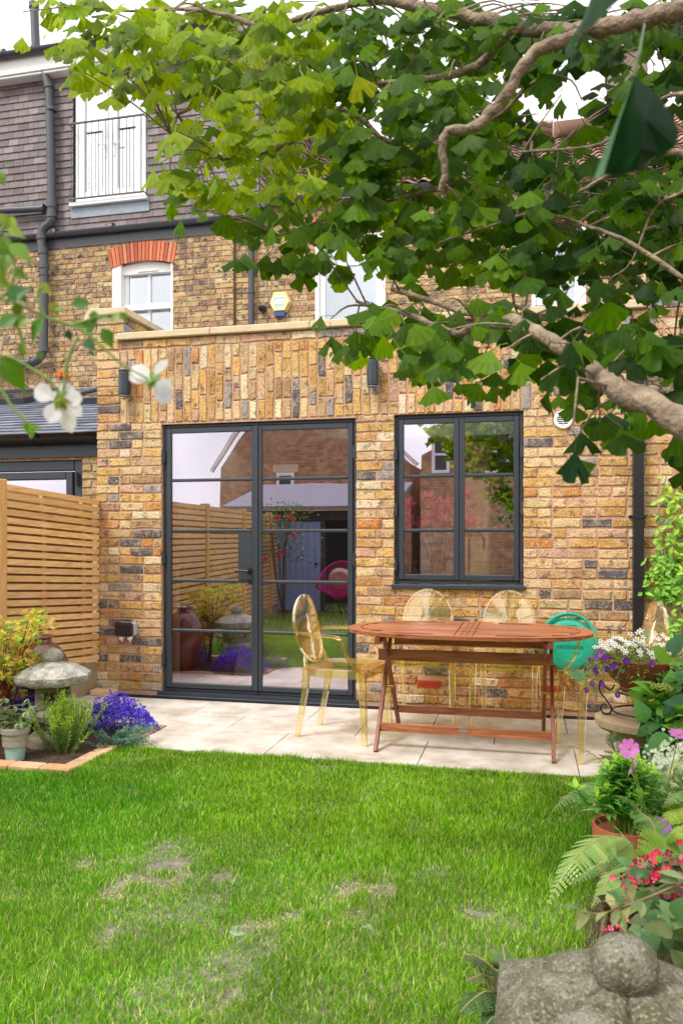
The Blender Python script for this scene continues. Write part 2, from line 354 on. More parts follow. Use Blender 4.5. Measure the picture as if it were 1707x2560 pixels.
while x < SX1 - .02:
    e = x + .0715; z = 2.262; top = 2.885; first = rnd.choice([.10, .215, .16])
    k = 0
    while z < top - .01:
        L = first if k == 0 else rnd.choice([.215, .215, .215, .10, .16])
        if top - z - L < .08: L = top - z
        brick(mb, x + .0075, e - .0075, z + .007, z + L - .007, pick(NEW)); z += L; k += 1
    x = e
mside = Matrix.Translation((PL1, 0, 0)) @ Matrix.Rotation(R(90), 4, 'Z')
courses(mb, .0, 4.2, 2.955, 3.18, m=mside)
mb.build('bricks', M['brick_new'], ext)
mb = MB(); shell(mb, XL + .003, XR, -.1, 2.96, [(dx0, dx1, dz0, dz1), (wx0, wx1, wz0, wz1), (hx0, hx1, hz0, hz1)], .009, .30)
mb.box((XL + .003, .009, 2.965), (PL1 - .009, 4.28, 3.178)); mb.box((PR0 + .009, .009, 2.965), (XR, 4.28, 3.178))
mb.build('mortar', M['mortar_new'], ext)
mb = MB(); x = PL1 + .0
n = 5; e1 = W(1620, 775, 0).x
xs = [SX0 - .02 + (e1 - SX0 + .02) * k / n for k in range(n + 1)]
for k in range(n): mb.bbox((xs[k] + .0015, -.035, 2.965), (xs[k + 1] - .0015, .33, 3.022), .006)
mb.bbox((XL - .05, -.035, 3.182), (PL1 + .035, 1.2, 3.24), .006)
for k in range(3): mb.bbox((XL - .05, 1.204 + k * .99, 3.182), (PL1 + .035, 2.19 + k * .99, 3.24), .006)
mb.bbox((PR0 - .04, -.035, 3.182), (XR + .05, 1.2, 3.24), .006); mb.bbox((PR0 - .04, 1.204, 3.182), (XR + .05, 4.2, 3.24), .006)
mb.build('coping', M['coping'], ext)
mb = MB(); mb.box((PL1 - .006, -.006, 2.975), (PL1 + .008, 1.4, 3.09)); mb.build('lead_upstand', M['lead'], ext)
mb = MB(); mb.box((e1 - .0, -.012, 2.975), (PR0 + .07, -.004, 3.12)); mb.build('lead_flashing', M['lead'], ext)
mb = MB(); a_, b_, c_, d_ = hx0 - .025, hx1 + .022, hz0 - .03, hz1 + .02
mb.rings([[Vector((x, y, z)) for x, z in ((a_, d_), (a_, c_), (b_, c_), (b_, d_), (hx1, d_), (hx1, hz0 - .01), (hx0, hz0 - .01), (hx0, d_))] for y in (-.03, .3)]); mb.build('lead_gully', M['lead'], ext)
# flat roof with roof light, and the room inside
RX0, RX1, RY0, RY1 = -2.45, -.10, 2.3, 3.7
M['roofing'] = mat('grey_roofing', '6f7276', .8, .1, 5); M['ceil'] = mat('white_ceiling', 'dcdcd6', .8); M['sage'] = mat('sage_wall', 'aeb5a4', .8, .03, 3)
M['dkroom'] = mat('dark_cabinet', '3c3a3a', .6); M['tilefloor'] = mat('interior_tile', 'bfb29f', .35, .1, 5)
mb = MB()
for a, b, c, d in ((XL + .02, XR, .3, RY0), (XL + .02, XR, RY1, 4.29), (XL + .02, RX0, RY0, RY1), (RX1, XR, RY0, RY1)): mb.box((a, c, 2.55), (b, d, 2.72))
mb.build('ceiling', M['ceil'], ext)
mb = MB()
for a, b, c, d in ((XL + .24, XR - .1, .335, RY0), (XL + .24, XR - .1, RY1, 4.29), (XL + .24, RX0, RY0, RY1), (RX1, XR - .1, RY0, RY1)): mb.box((a, c, 2.724), (b, d, 2.75))
for a, b, c, d in ((RX0 - .06, RX0, RY0 - .06, RY1 + .06), (RX1, RX1 + .06, RY0 - .06, RY1 + .06), (RX0, RX1, RY0 - .06, RY0), (RX0, RX1, RY1, RY1 + .06)): mb.box((a, c, 2.751), (b, d, 2.88))
mb.build('flat_roof', M['roofing'], ext)
mb = MB(); mb.box((RX0 - .05, RY0 - .05, 2.885), (RX1 + .05, RY1 + .05, 2.9)); mb.build('roof_light', M['glass_up'], ext)
for a_, b_ in (((XL + .02, .31, -.1), (XL + .26, 4.28, 2.545)), ((XR - .1, .31, -.1), (XR - .02, 4.28, 2.545)), ((XL + .262, .302, -.05), (dx0 + .0, .36, 2.54))):
    mb = MB(); mb.box(a_, b_); mb.build('interior_wall', M['sage'], ext)
mb = MB(); shell(mb, RX0 + .001, RX1 - .001, 2.553, 2.875, [], RY1 - .03, RY1 - .004)
for x_ in (RX0 + .004, RX1 - .03): mb.box((x_, RY0 + .01, 2.553), (x_ + .026, RY1 - .031, 2.875))
mb.box((RX0 + .031, RY0 + .004, 2.553), (RX1 - .031, RY0 + .03, 2.875)); mb.build('roof_light_lining', mat('mint_lining', 'dcebe0', .7), ext)
mb = MB(); mb.box((XL + .262, 4.16, .0), (XR - .1, 4.26, 2.545)); mb.build('back_partition', M['dkroom'], ext)
mb = MB()
for i in range(5):
    for k in range(7): mb.bbox((XL + .27 + k * .75, .31 + i * .76, -.06), (XL + .27 + k * .75 + .745, .31 + i * .76 + .755, .02), .002)
mb.build('interior_floor', M['tilefloor'], ext)
M['spot'] = bpy.data.materials.new('lit_downlight'); M['spot'].use_nodes = True; _b = M['spot'].node_tree.nodes['Principled BSDF']; _b.inputs['Emission Color'].default_value = (1, .72, .35, 1); _b.inputs['Emission Strength'].default_value = 6
for q in ((-2.75, .9), (-1.6, .9), (-.35, .9), (.35, .9), (-2.9, 2.4)):
    mb = MB(); mb.lathe([(.001, -.008), (.032, -.008), (.036, 0)], (q[0], q[1], 2.549), 12); mb.build('downlight', M['spot'], ext)
    ld = bpy.data.lights.new('downlight_lamp', 'SPOT'); ld.energy = 30 if q[0] > -1 else 8; ld.color = (1, .86, .68); ld.shadow_soft_size = .05; ld.spot_size = R(150); ld.spot_blend = .6; lo = bpy.data.objects.new('downlight_lamp', ld); sc.collection.objects.link(lo); lo.location = (q[0], q[1], 2.53); lo.parent = ext; lo.matrix_parent_inverse = ext.matrix_basis.inverted()
# steel framed doors and window
def bars(mb, x0, x1, z0, z1, fw, y0, y1, bv=.004):
    mb.bbox((x0, y0, z0), (x0 + fw, y1, z1), bv); mb.bbox((x1 - fw, y0, z0), (x1, y1, z1), bv)
    mb.bbox((x0 + fw + .0005, y0 + .001, z0), (x1 - fw - .0005, y1 - .001, z0 + fw), bv); mb.bbox((x0 + fw + .0005, y0 + .001, z1 - fw), (x1 - fw - .0005, y1 - .001, z1), bv)
ROWZ = (1.785, 1.365, .953, .54)
Y0 = .03
fr = MB(); bars(fr, dx0 + .004, dx1 - .004, .035, 2.247, .026, Y0 + .012, .085); fr.box((dx0 - .02, -.03, .012), (dx1 + .02, .07, .034)); fr.bbox((dx0 - .03, -.05, -.004), (dx1 + .03, .06, .011), .003)
dfr = fr.build('door_frame', M['steel'], ext)
xm = W(638, 1400, 0).x
for side, (a, b) in enumerate(((dx0 + .033, xm - .001), (xm + .003, dx1 - .033))):
    mb = MB(); bars(mb, a, b, .064, 2.218, .042, Y0, .075)
    for z in ROWZ: mb.bbox((a + .042, Y0 + .004, z - .013), (b - .042, .066, z + .013), .007)
    if side == 0: mb.box((b - .155, Y0 + .002, ROWZ[2] + .012), (b - .0425, .07, ROWZ[1] - .012)) ; mb.bbox((b - .012, Y0 - .014, .064), (b + .016, Y0 - .001, 2.218), .004)
    dl = mb.build('door', M['steel'], ext)
    mb = MB(); mb.box((a + .03, .046, .09), (b - .03, .052, 2.19)); mb.build('pane', M['glass'], dl)
    if side == 0:
        mb = MB(); hx = b - .085; hz = W(615, 1428, 0).z
        mb.tube([(hx + .03, Y0 + .004, hz), (hx + .03, Y0 - .006, hz)], .027, 20); mb.tube([(hx + .03, Y0 - .004, hz), (hx + .03, Y0 - .05, hz)], .010, 10)
        mb.tube([(hx + .036, Y0 - .048, hz), (hx, Y0 - .05, hz + .004), (hx - .05, Y0 - .05, hz + .003), (hx - .085, Y0 - .046, hz - .004)], [.010, .009, .007, .005], 10)
        mb.tube([(hx + .03, Y0 + .004, hz - .085), (hx + .03, Y0 - .008, hz - .085)], .018, 16); mb.tube([(hx + .03, Y0 - .006, hz - .085), (hx + .03, Y0 - .016, hz - .085)], .006, 8)
        mb.build('handle', M['black_iron'], dl, True)
    for z in (1.98, 1.14, .30):
        mb = MB(); xx = dx0 + .014 if side == 0 else dx1 - .014
        mb.bbox((xx - .016, Y0 - .022, z - .045), (xx + .016, Y0 - .001, z + .045), .006); mb.tube([(xx, Y0 - .024, z - .055), (xx, Y0 - .024, z + .055)], .009, 8); mb.build('hinge', M['steel'], dl)
fr = MB(); bars(fr, wx0 + .004, wx1 - .004, wz0 + .02, 2.257, .026, Y0 + .012, .085); fr.bbox((wx0 - .015, -.035, wz0 - .018), (wx1 + .015, .085, wz0 + .016), .005)
wf = fr.build('window', M['steel'], ext)
xm = W(1146, 1250, 0).x
for side, (a, b) in enumerate(((wx0 + .033, xm - .001), (xm + .002, wx1 - .033))):
    mb = MB(); bars(mb, a, b, wz0 + .05, 2.228, .04, Y0, .075)
    for z in ROWZ[:2]: mb.bbox((a + .04, Y0 + .004, z - .013), (b - .04, .066, z + .013), .007)
    mb.build('casement', M['steel'], wf)
    mb = MB(); mb.box((a + .03, .046, wz0 + .07), (b - .03, .052, 2.2)); mb.build('pane', M['glass'], wf)
    for z in (1.96, 1.53, 1.1):
        mb = MB(); xx = wx0 + .012 if side == 0 else wx1 - .012
        mb.bbox((xx - .014, Y0 - .022, z - .045), (xx + .014, Y0 - .001, z + .045), .005); mb.tube([(xx, Y0 - .022, z - .05), (xx, Y0 - .022, z + .05)], .008, 8); mb.build('hinge', M['steel'], wf)
# what stands inside
M['burg'] = mat('oxblood_leather', '5a2420', .35, .1, 10); M['brass'] = mat('brass', 'b98a4a', .3, metal=.9); M['ratt'] = mat('magenta_cord', 'c81f7e', .5); M['cush'] = mat('floral_cushion', 'd9cdbd', .85, .5, 14, var2='b7747a'); M['copper'] = mat('copper_tap', 'b98462', .25, metal=1)
c = W(465, 1690, .62); t = thing('drum_table', 'tall oxblood leather drum with rows of brass studs standing inside the glazed doors', 'side table', (c.x, .85, .02))
mb = MB(); mb.lathe([(.001, 0), (.19, 0), (.19, .03), (.155, .035), (.155, 1.03), (.001, 1.04)], (c.x, .85, .02), 28, col=(1, 1, 1)); mb.build('body', M['burg'], t, True)
mb = MB()
for a in range(8):
    for k in range(18): an = a * math.pi / 4 + .4; mb.lathe([(.001, 0), (.006, 0), (.001, .005)], (c.x + math.cos(an) * .158, .85 + math.sin(an) * .158, .1 + k * .05), 5)
tag(mb.build('studs', M['brass'], t), kind='stuff')
t = thing('kitchen_counter', 'dark kitchen counter with a pale panel behind the window', 'kitchen counter', (-.4, .6, 0))
mb = MB(); mb.bbox((wx0 - .12, .34, .04), (wx1 + .3, .95, .86), .01); mb.build('cabinet', M['dkroom'], t); mb = MB(); mb.bbox((wx0 - .14, .33, .862), (wx1 + .3, .98, .9), .006); mb.build('worktop', M['white'], t)
mb = MB(); tp = W(1172, 1400, .5).x
mb.tube([(tp, .5, .9), (tp, .5, 1.28)] + [(tp + .06 - .06 * math.cos(a), .5, 1.28 + .075 * math.sin(a)) for a in [k * math.pi / 10 for k in range(1, 11)]] + [(tp + .12, .5, 1.21)], .012, 10)
mb.tube([(tp, .5, .99), (tp + .09, .5, .99)], .014, 8); o = mb.build('kitchen_tap', M['copper'], None, True); tag(o, 'tall curved copper kitchen tap seen through the right window pane', 'tap')
M['lily'] = mat('lily_pink', 'c82a6e', .5, .4, 30, var2='ee9abc', trans=.3); M['stem'] = mat('stem_green', '55742e', .6); M['clear'] = glassmat('clear_glass', (.92, .95, .95), (1, 1, 1), .12)
vx = W(1095, 1400, .55).x
t = thing('flower_vase', 'glass vase of pink lilies standing inside the window', 'vase', (vx, .55, .9))
mb = MB(); mb.lathe([(.05, 0), (.055, .01), (.065, .26), (.062, .26), (.05, .012)], (vx, .55, .902), 20); mb.build('vase', M['clear'], t, True)
mb = MB(); fl = MB()
for k in range(15):
    a = k * 2.4; tip = Vector((vx + math.cos(a) * U(.06, .28), .5 + math.sin(a) * U(.04, .12), .9 + U(.5, .8)))
    mb.tube([(vx, .55, .92), (vx + (tip.x - vx) * .4, .55, 1.2), tip], .004, 5)
    for p in range(6):
        b2 = p * math.pi / 3; d = Vector((math.cos(b2), -.5, math.sin(b2))).normalized(); s2 = d.cross(Vector((0, 1, 0))).normalized() * .022
        fl.poly([tip, tip + d * .04 + s2, tip + d * .085 + Vector((0, -.02, 0)), tip + d * .04 - s2])
mb.build('stems', M['stem'], t); fl.build('lilies', M['lily'], t)
bx = W(1037, 1400, .45).x; M['bott'] = mat('painted_bottle', '3f7fb5', .3, .8, 16, var2='d8577e')
t = thing('soap_bottle', 'colourful patterned soap bottle with chrome pump on the windowsill', 'bottle', (bx, .45, .9)); mb = MB(); mb.lathe([(.001, 0), (.034, 0), (.036, .09), (.022, .13), (.012, .15), (.001, .15)], (bx, .45, .902), 16); mb.build('bottle', M['bott'], t, True)
mb = MB(); mb.lathe([(.01, .15), (.008, .19), (.022, .2), (.022, .215), (.001, .22)], (bx, .45, .902), 12); mb.build('pump', M['lead'], t, True)
M['papy'] = mat('papyrus', '6f8f2c', .6, .2, 5, trans=.3)
kx0, kx1 = W(1150, 1300, 2.2).x, W(1222, 1300, 2.2).x
t = thing('tall_cabinet', 'pale sage tall kitchen cabinet standing behind the copper tap', 'cabinet', (kx0, 2.2, 0)); M['pale'] = mat('pale_sage_paint', 'c2c4a8', .6); M['palb'] = mat('pale_blue_paint_inside', 'a9b8dc', .6)
mb = MB(); mb.bbox((kx0, 2.2, .03), (kx1, 2.8, 2.3), .01); mb.build('carcass', M['pale'], t); mb = MB(); mb.bbox((kx0 + .02, 2.17, .1), (kx1 - .02, 2.198, 1.3), .004); mb.build('door', M['pale'], t)
kx2, kx3 = W(1048, 1300, 2.6).x, W(1138, 1300, 2.6).x
t = thing('dresser', 'pale blue dresser with shelves at the back of the kitchen, left of the sage cabinet', 'dresser', (kx2, 2.6, 0)); mb = MB(); mb.bbox((kx2, 2.62, .03), (kx3, 3.0, 1.42), .01); mb.build('carcass', M['palb'], t)
mb = MB()
for k in range(3): mb.bbox((kx2 + .03, 2.58, .95 + k * .15), (kx3 - .03, 2.615, .97 + k * .15), .004)
mb.build('shelves', M['palb'], t)
M['redpic'] = mat('red_abstract_print', 'd8d0c4', .6, .9, 9, var2='a83428'); mb = MB(); mb.bbox((kx0 + .02, 2.12, 1.38), (kx1 - .06, 2.15, 1.68), .004); o = mb.build('picture', M['redpic']); tag(o, 'small red and cream abstract picture hung on the sage cabinet', 'picture')
# ------------------------------------------------------------------ fittings on the extension wall
def wall_light(px, py0, py1, label):
    c = W(px, (py0 + py1) / 2, -.07); h = .215 / 2; t = thing('wall_light', label, 'wall light', (c.x, -.01, c.z), 'cylindrical outdoor wall lights')
    mb = MB(); mb.lathe([(.030, -h + .012), (.043, -h + .012), (.044, -h + .035)], (c.x, -.07, c.z), 24); mb.lathe([(.044, -h + .037), (.044, h - .037)], (c.x, -.07, c.z), 24); mb.lathe([(.044, h - .035), (.043, h - .012), (.03, h - .012)], (c.x, -.07, c.z), 24); mb.bbox((c.x - .03, -.035, c.z - h * .7), (c.x + .03, -.001, c.z + h * .7), .004); mb.build('body', M['steel'], t, True)
    mb = MB(); mb.lathe([(.041, -h + .013), (.041, h - .013)], (c.x, -.07, c.z), 20)
    for s in (-1, 1): mb.lathe([(.001, s * h - .003), (.044, s * h - .003), (.0455, s * h), (.044, s * h + .003), (.001, s * h + .003)], (c.x, -.07, c.z), 24)
    mb.build('lens', M['lead'], t)
wall_light(310, 926, 990, 'dark grey cylinder wall light on the left pier beside the door'); wall_light(931, 900, 963, 'dark grey cylinder wall light between door and window, half hidden by ginkgo leaves')
c = W(1407, 1049, -.01); t = thing('extractor_vent', 'round white louvred extractor vent on the brick wall right of the window', 'vent', (c.x, 0, c.z))
my = Matrix.Translation((c.x, 0, c.z)) @ Matrix.Rotation(R(90), 4, 'X')
mb = MB(); rs = []
for r, y in ((.069, 0), (.069, .012), (.062, .02), (.046, .02), (.044, .008)): rs.append([my @ Vector((math.cos(k * math.pi / 14) * r, math.sin(k * math.pi / 14) * r, y)) for k in range(28)])
mb.rings(rs, cap=False); mb.build('rim', M['upvc'], t, True)
mb = MB()
for k in range(6):
    z = -.036 + k * .0145; w_ = math.sqrt(.045 ** 2 - z * z); mb.box((c.x - w_, -.012, c.z + z - .0025), (c.x + w_, -.008, c.z + z + .0025))
mb.box((c.x - .0015, -.0145, c.z - .045), (c.x + .0015, -.0125, c.z + .045)); mb.build('louvre', M['upvc'], t)
mb = MB(); mb.tube([(c.x, -.003, c.z), (c.x, -.001, c.z)], .05, 20); mb.build('duct', M['black_iron'], t)
c0, c1 = W(288, 1556, -.08), W(332, 1590, -.08); t = thing('outdoor_socket', 'weatherproof twin socket with dark cover and white plugs low on the left pier', 'power socket', ((c0.x + c1.x) / 2, 0, c1.z))
mb = MB(); mb.bbox((c0.x + .01, -.06, c1.z), (c1.x + .012, -.001, c0.z), .01); mb.build('back_box', M['upvc'] if 0 else mat('grey_box', 'a9adb0', .5), t)
mb = MB(); mb.bbox((c0.x, -.1, c1.z - .002), (c1.x, -.0605, c0.z + .002), .014); mb.build('cover', mat('smoked_cover', '2d2527', .25), t)
for q in (.03, .105):
    mb = MB(); mb.bbox((c0.x + q, -.075, c1.z - .04), (c0.x + q + .035, -.03, c1.z - .003), .008); mb.tube([(c0.x + q + .017, -.05, c1.z - .04), (c0.x + q + .017, -.05, c1.z - .055)], .006, 6); mb.build('plug', M['upvc'], t)
M['terra_red'] = mat('red_airbrick', 'b8442e', .7, .1, 20)
for k, (a, b) in enumerate(airs):
    mb = MB(); bars(mb, a + .006, b - .006, .158, .214, .008, -.001, .01, .001)
    for i in range(5): mb.box((a + .012, .0, .168 + i * .0085), (b - .012, .009, .1725 + i * .0085))
    for i in range(1, 12): mb.box((a + (b - a) * i / 12 - .002, -.0005, .166), (a + (b - a) * i / 12 + .002, .004, .206))
    o = mb.build('air_brick', M['terra_red']); tag(o, ('red slotted air brick low in the wall behind the left rear chair', 'red slotted air brick low in the wall near the right end of the table')[k], 'air brick', 'red air bricks low in the extension wall')
# rainwater pipe right
t = thing('drainpipe', 'square black rainwater pipe with hopper running down the right of the extension wall', 'drainpipe', (0, 0, 0)); 
px_ = W(1594, 1300, -.05).x
t.location = (px_, -.05, 0)
mb = MB(); mb.bbox((px_ - .036, -.085, .02), (px_ + .036, -.013, 2.62), .004); mb.build('pipe', M['black_iron'], t)
mb = MB(); hx = (hx0 + hx1) / 2
mb.rings([[Vector((hx - a, -b, z)), Vector((hx + a, -b, z)), Vector((hx + a, -.006, z)), Vector((hx - a, -.006, z))] for a, b, z in ((.04, .08, 2.54), (.115, .15, 2.6), (.12, .155, 2.675))]); mb.build('hopper', M['black_iron'], t)
for z in (.5, 1.46, 2.35):
    mb = MB(); mb.bbox((px_ - .06, -.016, z - .012), (px_ + .06, -.006, z + .012), .003); mb.bbox((px_ - .04, -.09, z - .012), (px_ + .04, -.0855, z + .012), .002); mb.build('bracket', M['black_iron'], t)
# hose reel and taps
hc = W(1420, 1612, -.17)
t = thing('hose_reel', 'teal plastic hose reel mounted on the wall behind the right end of the table', 'hose reel', (hc.x, -.1, hc.z))
M['teal'] = mat('teal_plastic', '1fa184', .35, .04, 6, spec=.6); M['dteal'] = mat('dark_teal_plastic', '14735f', .4)
mb = MB(); mh = Matrix.Translation((hc.x, -.05, hc.z)) @ Matrix.Rotation(R(90), 4, 'X')
def disc(mb, prof, m, n=32, sq=1.0):
    mb.rings([[m @ Vector((math.cos(2 * math.pi * k / n) * r * sq, math.sin(2 * math.pi * k / n) * r, y)) for k in range(n)] for r, y in prof])
disc(mb, [(.16, 0), (.185, .02), (.17, .05), (.155, .06), (.155, .11), (.175, .125), (.175, .145), (.15, .155), (.11, .158), (.108, .152), (.02, .155)], mh); mb.build('body', M['teal'], t, True)
mb = MB(); rr = [Vector((hc.x + math.cos(a) * .19, -.12 + .03 * math.sin(a * 2), hc.z + .02 + math.sin(a) * .2)) for a in [R(k) for k in range(-30, 215, 15)]]; mb.tube(rr, .012, 8); mb.tube([r_ + Vector((.012, .05, -.01)) for r_ in rr], .012, 8); mb.build('hose', M['teal'], t, True)
mb = MB(); mb.tube([(hc.x - .05, -.206, hc.z + .125), (hc.x - .05, -.225, hc.z + .14), (hc.x + .05, -.225, hc.z + .14), (hc.x + .05, -.206, hc.z + .125)], .008, 6); mb.build('handle', M['dteal'], t, True)
mb = MB(); mb.bbox((hc.x - .12, -.2, hc.z - .155), (hc.x - .03, -.12, hc.z - .1), .012); mb.bbox((hc.x + .04, -.2, hc.z - .155), (hc.x + .13, -.12, hc.z - .1), .012); mb.build('foot', M['dteal'], t)
def textmesh(name, s, size, matrix, matl, parent, ext_=.001, bold=.0):
    cu = bpy.data.curves.new(name, 'FONT'); cu.body = s; cu.size = size; cu.extrude = ext_; cu.align_x = 'CENTER'; cu.align_y = 'CENTER'; cu.offset = bold; cu.resolution_u = 3
    ob = bpy.data.objects.new(name, cu); sc.collection.objects.link(ob); bpy.context.view_layer.update()
    me = bpy.data.meshes.new_from_object(ob.evaluated_get(bpy.context.evaluated_depsgraph_get())); bpy.data.objects.remove(ob); me.transform(matrix); me.materials.clear(); me.materials.append(matl)
    o = bpy.data.objects.new(name, me); sc.collection.objects.link(o); o.parent = parent; o.matrix_parent_inverse = parent.matrix_basis.inverted(); return o
mtx = Matrix.Translation((hc.x + .01, -.2075, hc.z - .01)) @ Matrix.Rotation(R(90), 4, 'X')
textmesh('lettering', 'HOZELOCK', .034, mtx, M['dteal'], t, .0008)
for k, px in enumerate((1522, 1549)):
    c = W(px, 1588, -.08); mb = MB(); mb.tube([(c.x, 0, c.z), (c.x, -.1, c.z)], .011, 8); mb.tube([(c.x, -.07, c.z - .01), (c.x, -.07, c.z + .05)], [.014, .010], 8); mb.tube([(c.x, -.1, c.z + .005), (c.x, -.115, c.z - .03), (c.x, -.115, c.z - .05)], .010, 8)
    mb.tube([(c.x - .02, -.075, c.z + .058), (c.x + .03, -.065, c.z + .066)], [.008, .006], 6); o = mb.build('garden_tap', M['brass'] if 0 else mat('weathered_brass', '77705f', .4, metal=.7), None, True); tag(o, ('weathered garden tap on the wall right of the hose reel, nearer the reel', 'weathered garden tap on the wall beside the square drainpipe')[k], 'tap', 'garden taps by the hose reel')
# ================================================================== ground, patio, lawn
YB = 4.3
M['soil'] = mat('soil', '3a2c24', .95, .5, 25, 1, 40, var2='5c4636', dist=.03)
M['lawnsoil'] = mat('lawn_earth', '4f5a2e', .95, .35, 26, 1, 70, var2='9a8f84', dist=.02)
def soil_like(): pass
mb = MB(); mb.poly([(-150, -150, -.05), (150, -150, -.05), (150, 150, -.05), (-150, 150, -.05)]); o = mb.build('ground', M['soil']); tag(o, kind='structure')
gx = np.linspace(-4.9, 2.6, 120); gy = np.linspace(-16, -1.47, 160)
mb = MB()
def hn(x, y): return .006 * math.sin(x * 5.1 + y * 3.3) + .005 * math.sin(x * 11.3 - y * 7.9 + 1) - .022
idx = {}
for i, a in enumerate(gx):
    for j, b in enumerate(gy): mb.v.append((a, b, hn(a, b)))
n2 = len(gy)
for i in range(len(gx) - 1):
    for j in range(n2 - 1): mb.face((i * n2 + j, (i + 1) * n2 + j, (i + 1) * n2 + j + 1, i * n2 + j + 1))
o = mb.build('lawn', M['lawnsoil'], None, 'full'); tag(o, kind='structure')
M['paver'] = mat('cream_porcelain', 'ddd7ce', .6, .13, 4.5, .2, 70, var2='a89a88')
M['joint'] = mat('patio_joint', '4a433c', .95, .1, 30)
FX = lambda y: -3.547 + y * .108      # fence line
mb = MB(); mb.poly([(-3.72, -1.53, -.03), (2.4, -1.53, -.03), (2.4, -.0, -.03), (-3.72, -.0, -.03)][::1]); tag(mb.build('pavement_joints', M['joint']), kind='structure')
mb = MB()
BX, BY = -2.44, -.97      # corner of the planting bed
rows = [(-.20, -.125, None)]
def pav(x0, x1, y0, y1):
    if x1 <= x0 + .02: return
    c = U(.95, 1.03); mb.bbox((x0 + .0025, y0 + .0025, -.03), (x1 - .0025, y1 - .0025, U(-.0008, .0008)), .002, (c, c * U(.99, 1.01), c))
jx1 = [W(0, 0, 0)] ; 
J1 = [-3.55, -2.98, -2.08, G(801, 1810).x, G(1095, 1795).x + .02, .62, 1.5, 2.4]
J2 = [-2.44 - 1.11, G(480, 1700).x - 5, 2.4]
g1 = G(560, 1740).x; g2 = G(690, 1860).x; g3 = G(1062, 1870).x; g4 = G(1440, 1900).x
rowsY = [(-.56, -.118), (-.97, -.56), (-1.53, -.97)]
rx = [[-3.72, g1 - .9, g1, g1 + .9, g1 + 1.8, g1 + 2.7, g1 + 3.6, 2.4], [-3.72, -2.9, -2.01, -1.11, -.21, .69, 1.59, 2.4], [BX, g2 - .0, g2 + .885, g3 + .0 if abs(g3 - g2 - .885) > .3 else g2 + .89, g4, g4 + .9, 2.4]]
rx[2] = sorted(set(round(q, 3) for q in (BX, g2, g3, g4, g4 + .9, 2.4)))
for (y0, y1), xs_ in zip(rowsY, rx):
    xs_ = sorted(xs_)
    for a, b in zip(xs_[:-1], xs_[1:]): pav(max(a, FX(-.3)), b, y0, y1)
tag(mb.build('patio', M['paver']), kind='structure')
# slot drain along the wall
M['grate'] = mat('drain_grate', '2d3036', .5, .1, 20, metal=.4)
t = thing('drain_channel', 'black slotted drain channel running along the foot of the brick wall', 'drain', (-1, -.06, 0))
mb = MB(); mb.poly([(XL, -.116, -.02), (2.3, -.116, -.02), (2.3, -.004, -.02), (XL, -.004, -.02)]); mb.build('channel', M['black_iron'], t)
mb = MB()
for y in (-.115, -.06, -.013): mb.box((XL, y, -.012), (2.3, y + .008, -.001))
x = XL
while x < 2.3: mb.box((x, -.1065, -.012), (x + .010, -.0135, -.0022)); x += .022
mb.build('grate', M['grate'], t)
# planting bed with brick edging
mb = MB()
n_ = 40
for i in range(n_ + 1):
    for j in range(n_ + 1):
        u, v_ = i / n_, j / n_; x = -3.66 + u * 1.12; y = -1.99 + v_ * 1.02; mb.v.append((x, y, -.012 + .02 * math.sin(u * 3.1) * math.sin(v_ * 3.1) + U(0, .012)))
for i in range(n_):
    for j in range(n_): k = i * (n_ + 1) + j; mb.face((k, k + n_ + 1, k + n_ + 2, k + 1))
o = mb.build('soil', M['soil']); tag(o, kind='structure')
M['edge'] = mat('brick_edging', 'b5835c', .85, .22, 16, .5, 80, usecol=True)
mb = MB()
for k in range(3): a = -1.53 + k * .19; mb.bbox((-2.55, a, -.05), (BX - .004, a + .184, .006), .004, pick([('c9a07c', 1), ('b98f70', 1), ('a87d62', 1)]))
for k in range(6): a = -2.665 - k * .19; mb.bbox((a - .184 + .11, -.972 - .1, -.05), (a + .11, -.974, .006), .004, pick([('c9a07c', 1), ('b98f70', 1), ('a87d62', 1)]))
for k in range(3): a = -2.0 + k * .155; mb.bbox((-2.60, a, -.05), (-2.5, a + .15, .004), .006, pick([('c9a07c', 1), ('d6b088', 1)]))
for k in range(6): a = -2.50 - k * .2; mb.bbox((a - .195, -2.09, -.05), (a, -1.99, .008), .006, pick([('c99a70', 1), ('d6b088', 1)]))
tag(mb.build('brick_edging', M['edge']), 'weathered brick edging set flush round the left planting bed', 'edging')
mb = MB(); mb.bbox((-3.52, -.16, -.0), (-3.32, -.05, .05), .006, srgb('d8b48c')); o = mb.build('loose_brick', M['edge']); tag(o, 'single pale loose brick lying in the corner by the fence foot', 'brick')
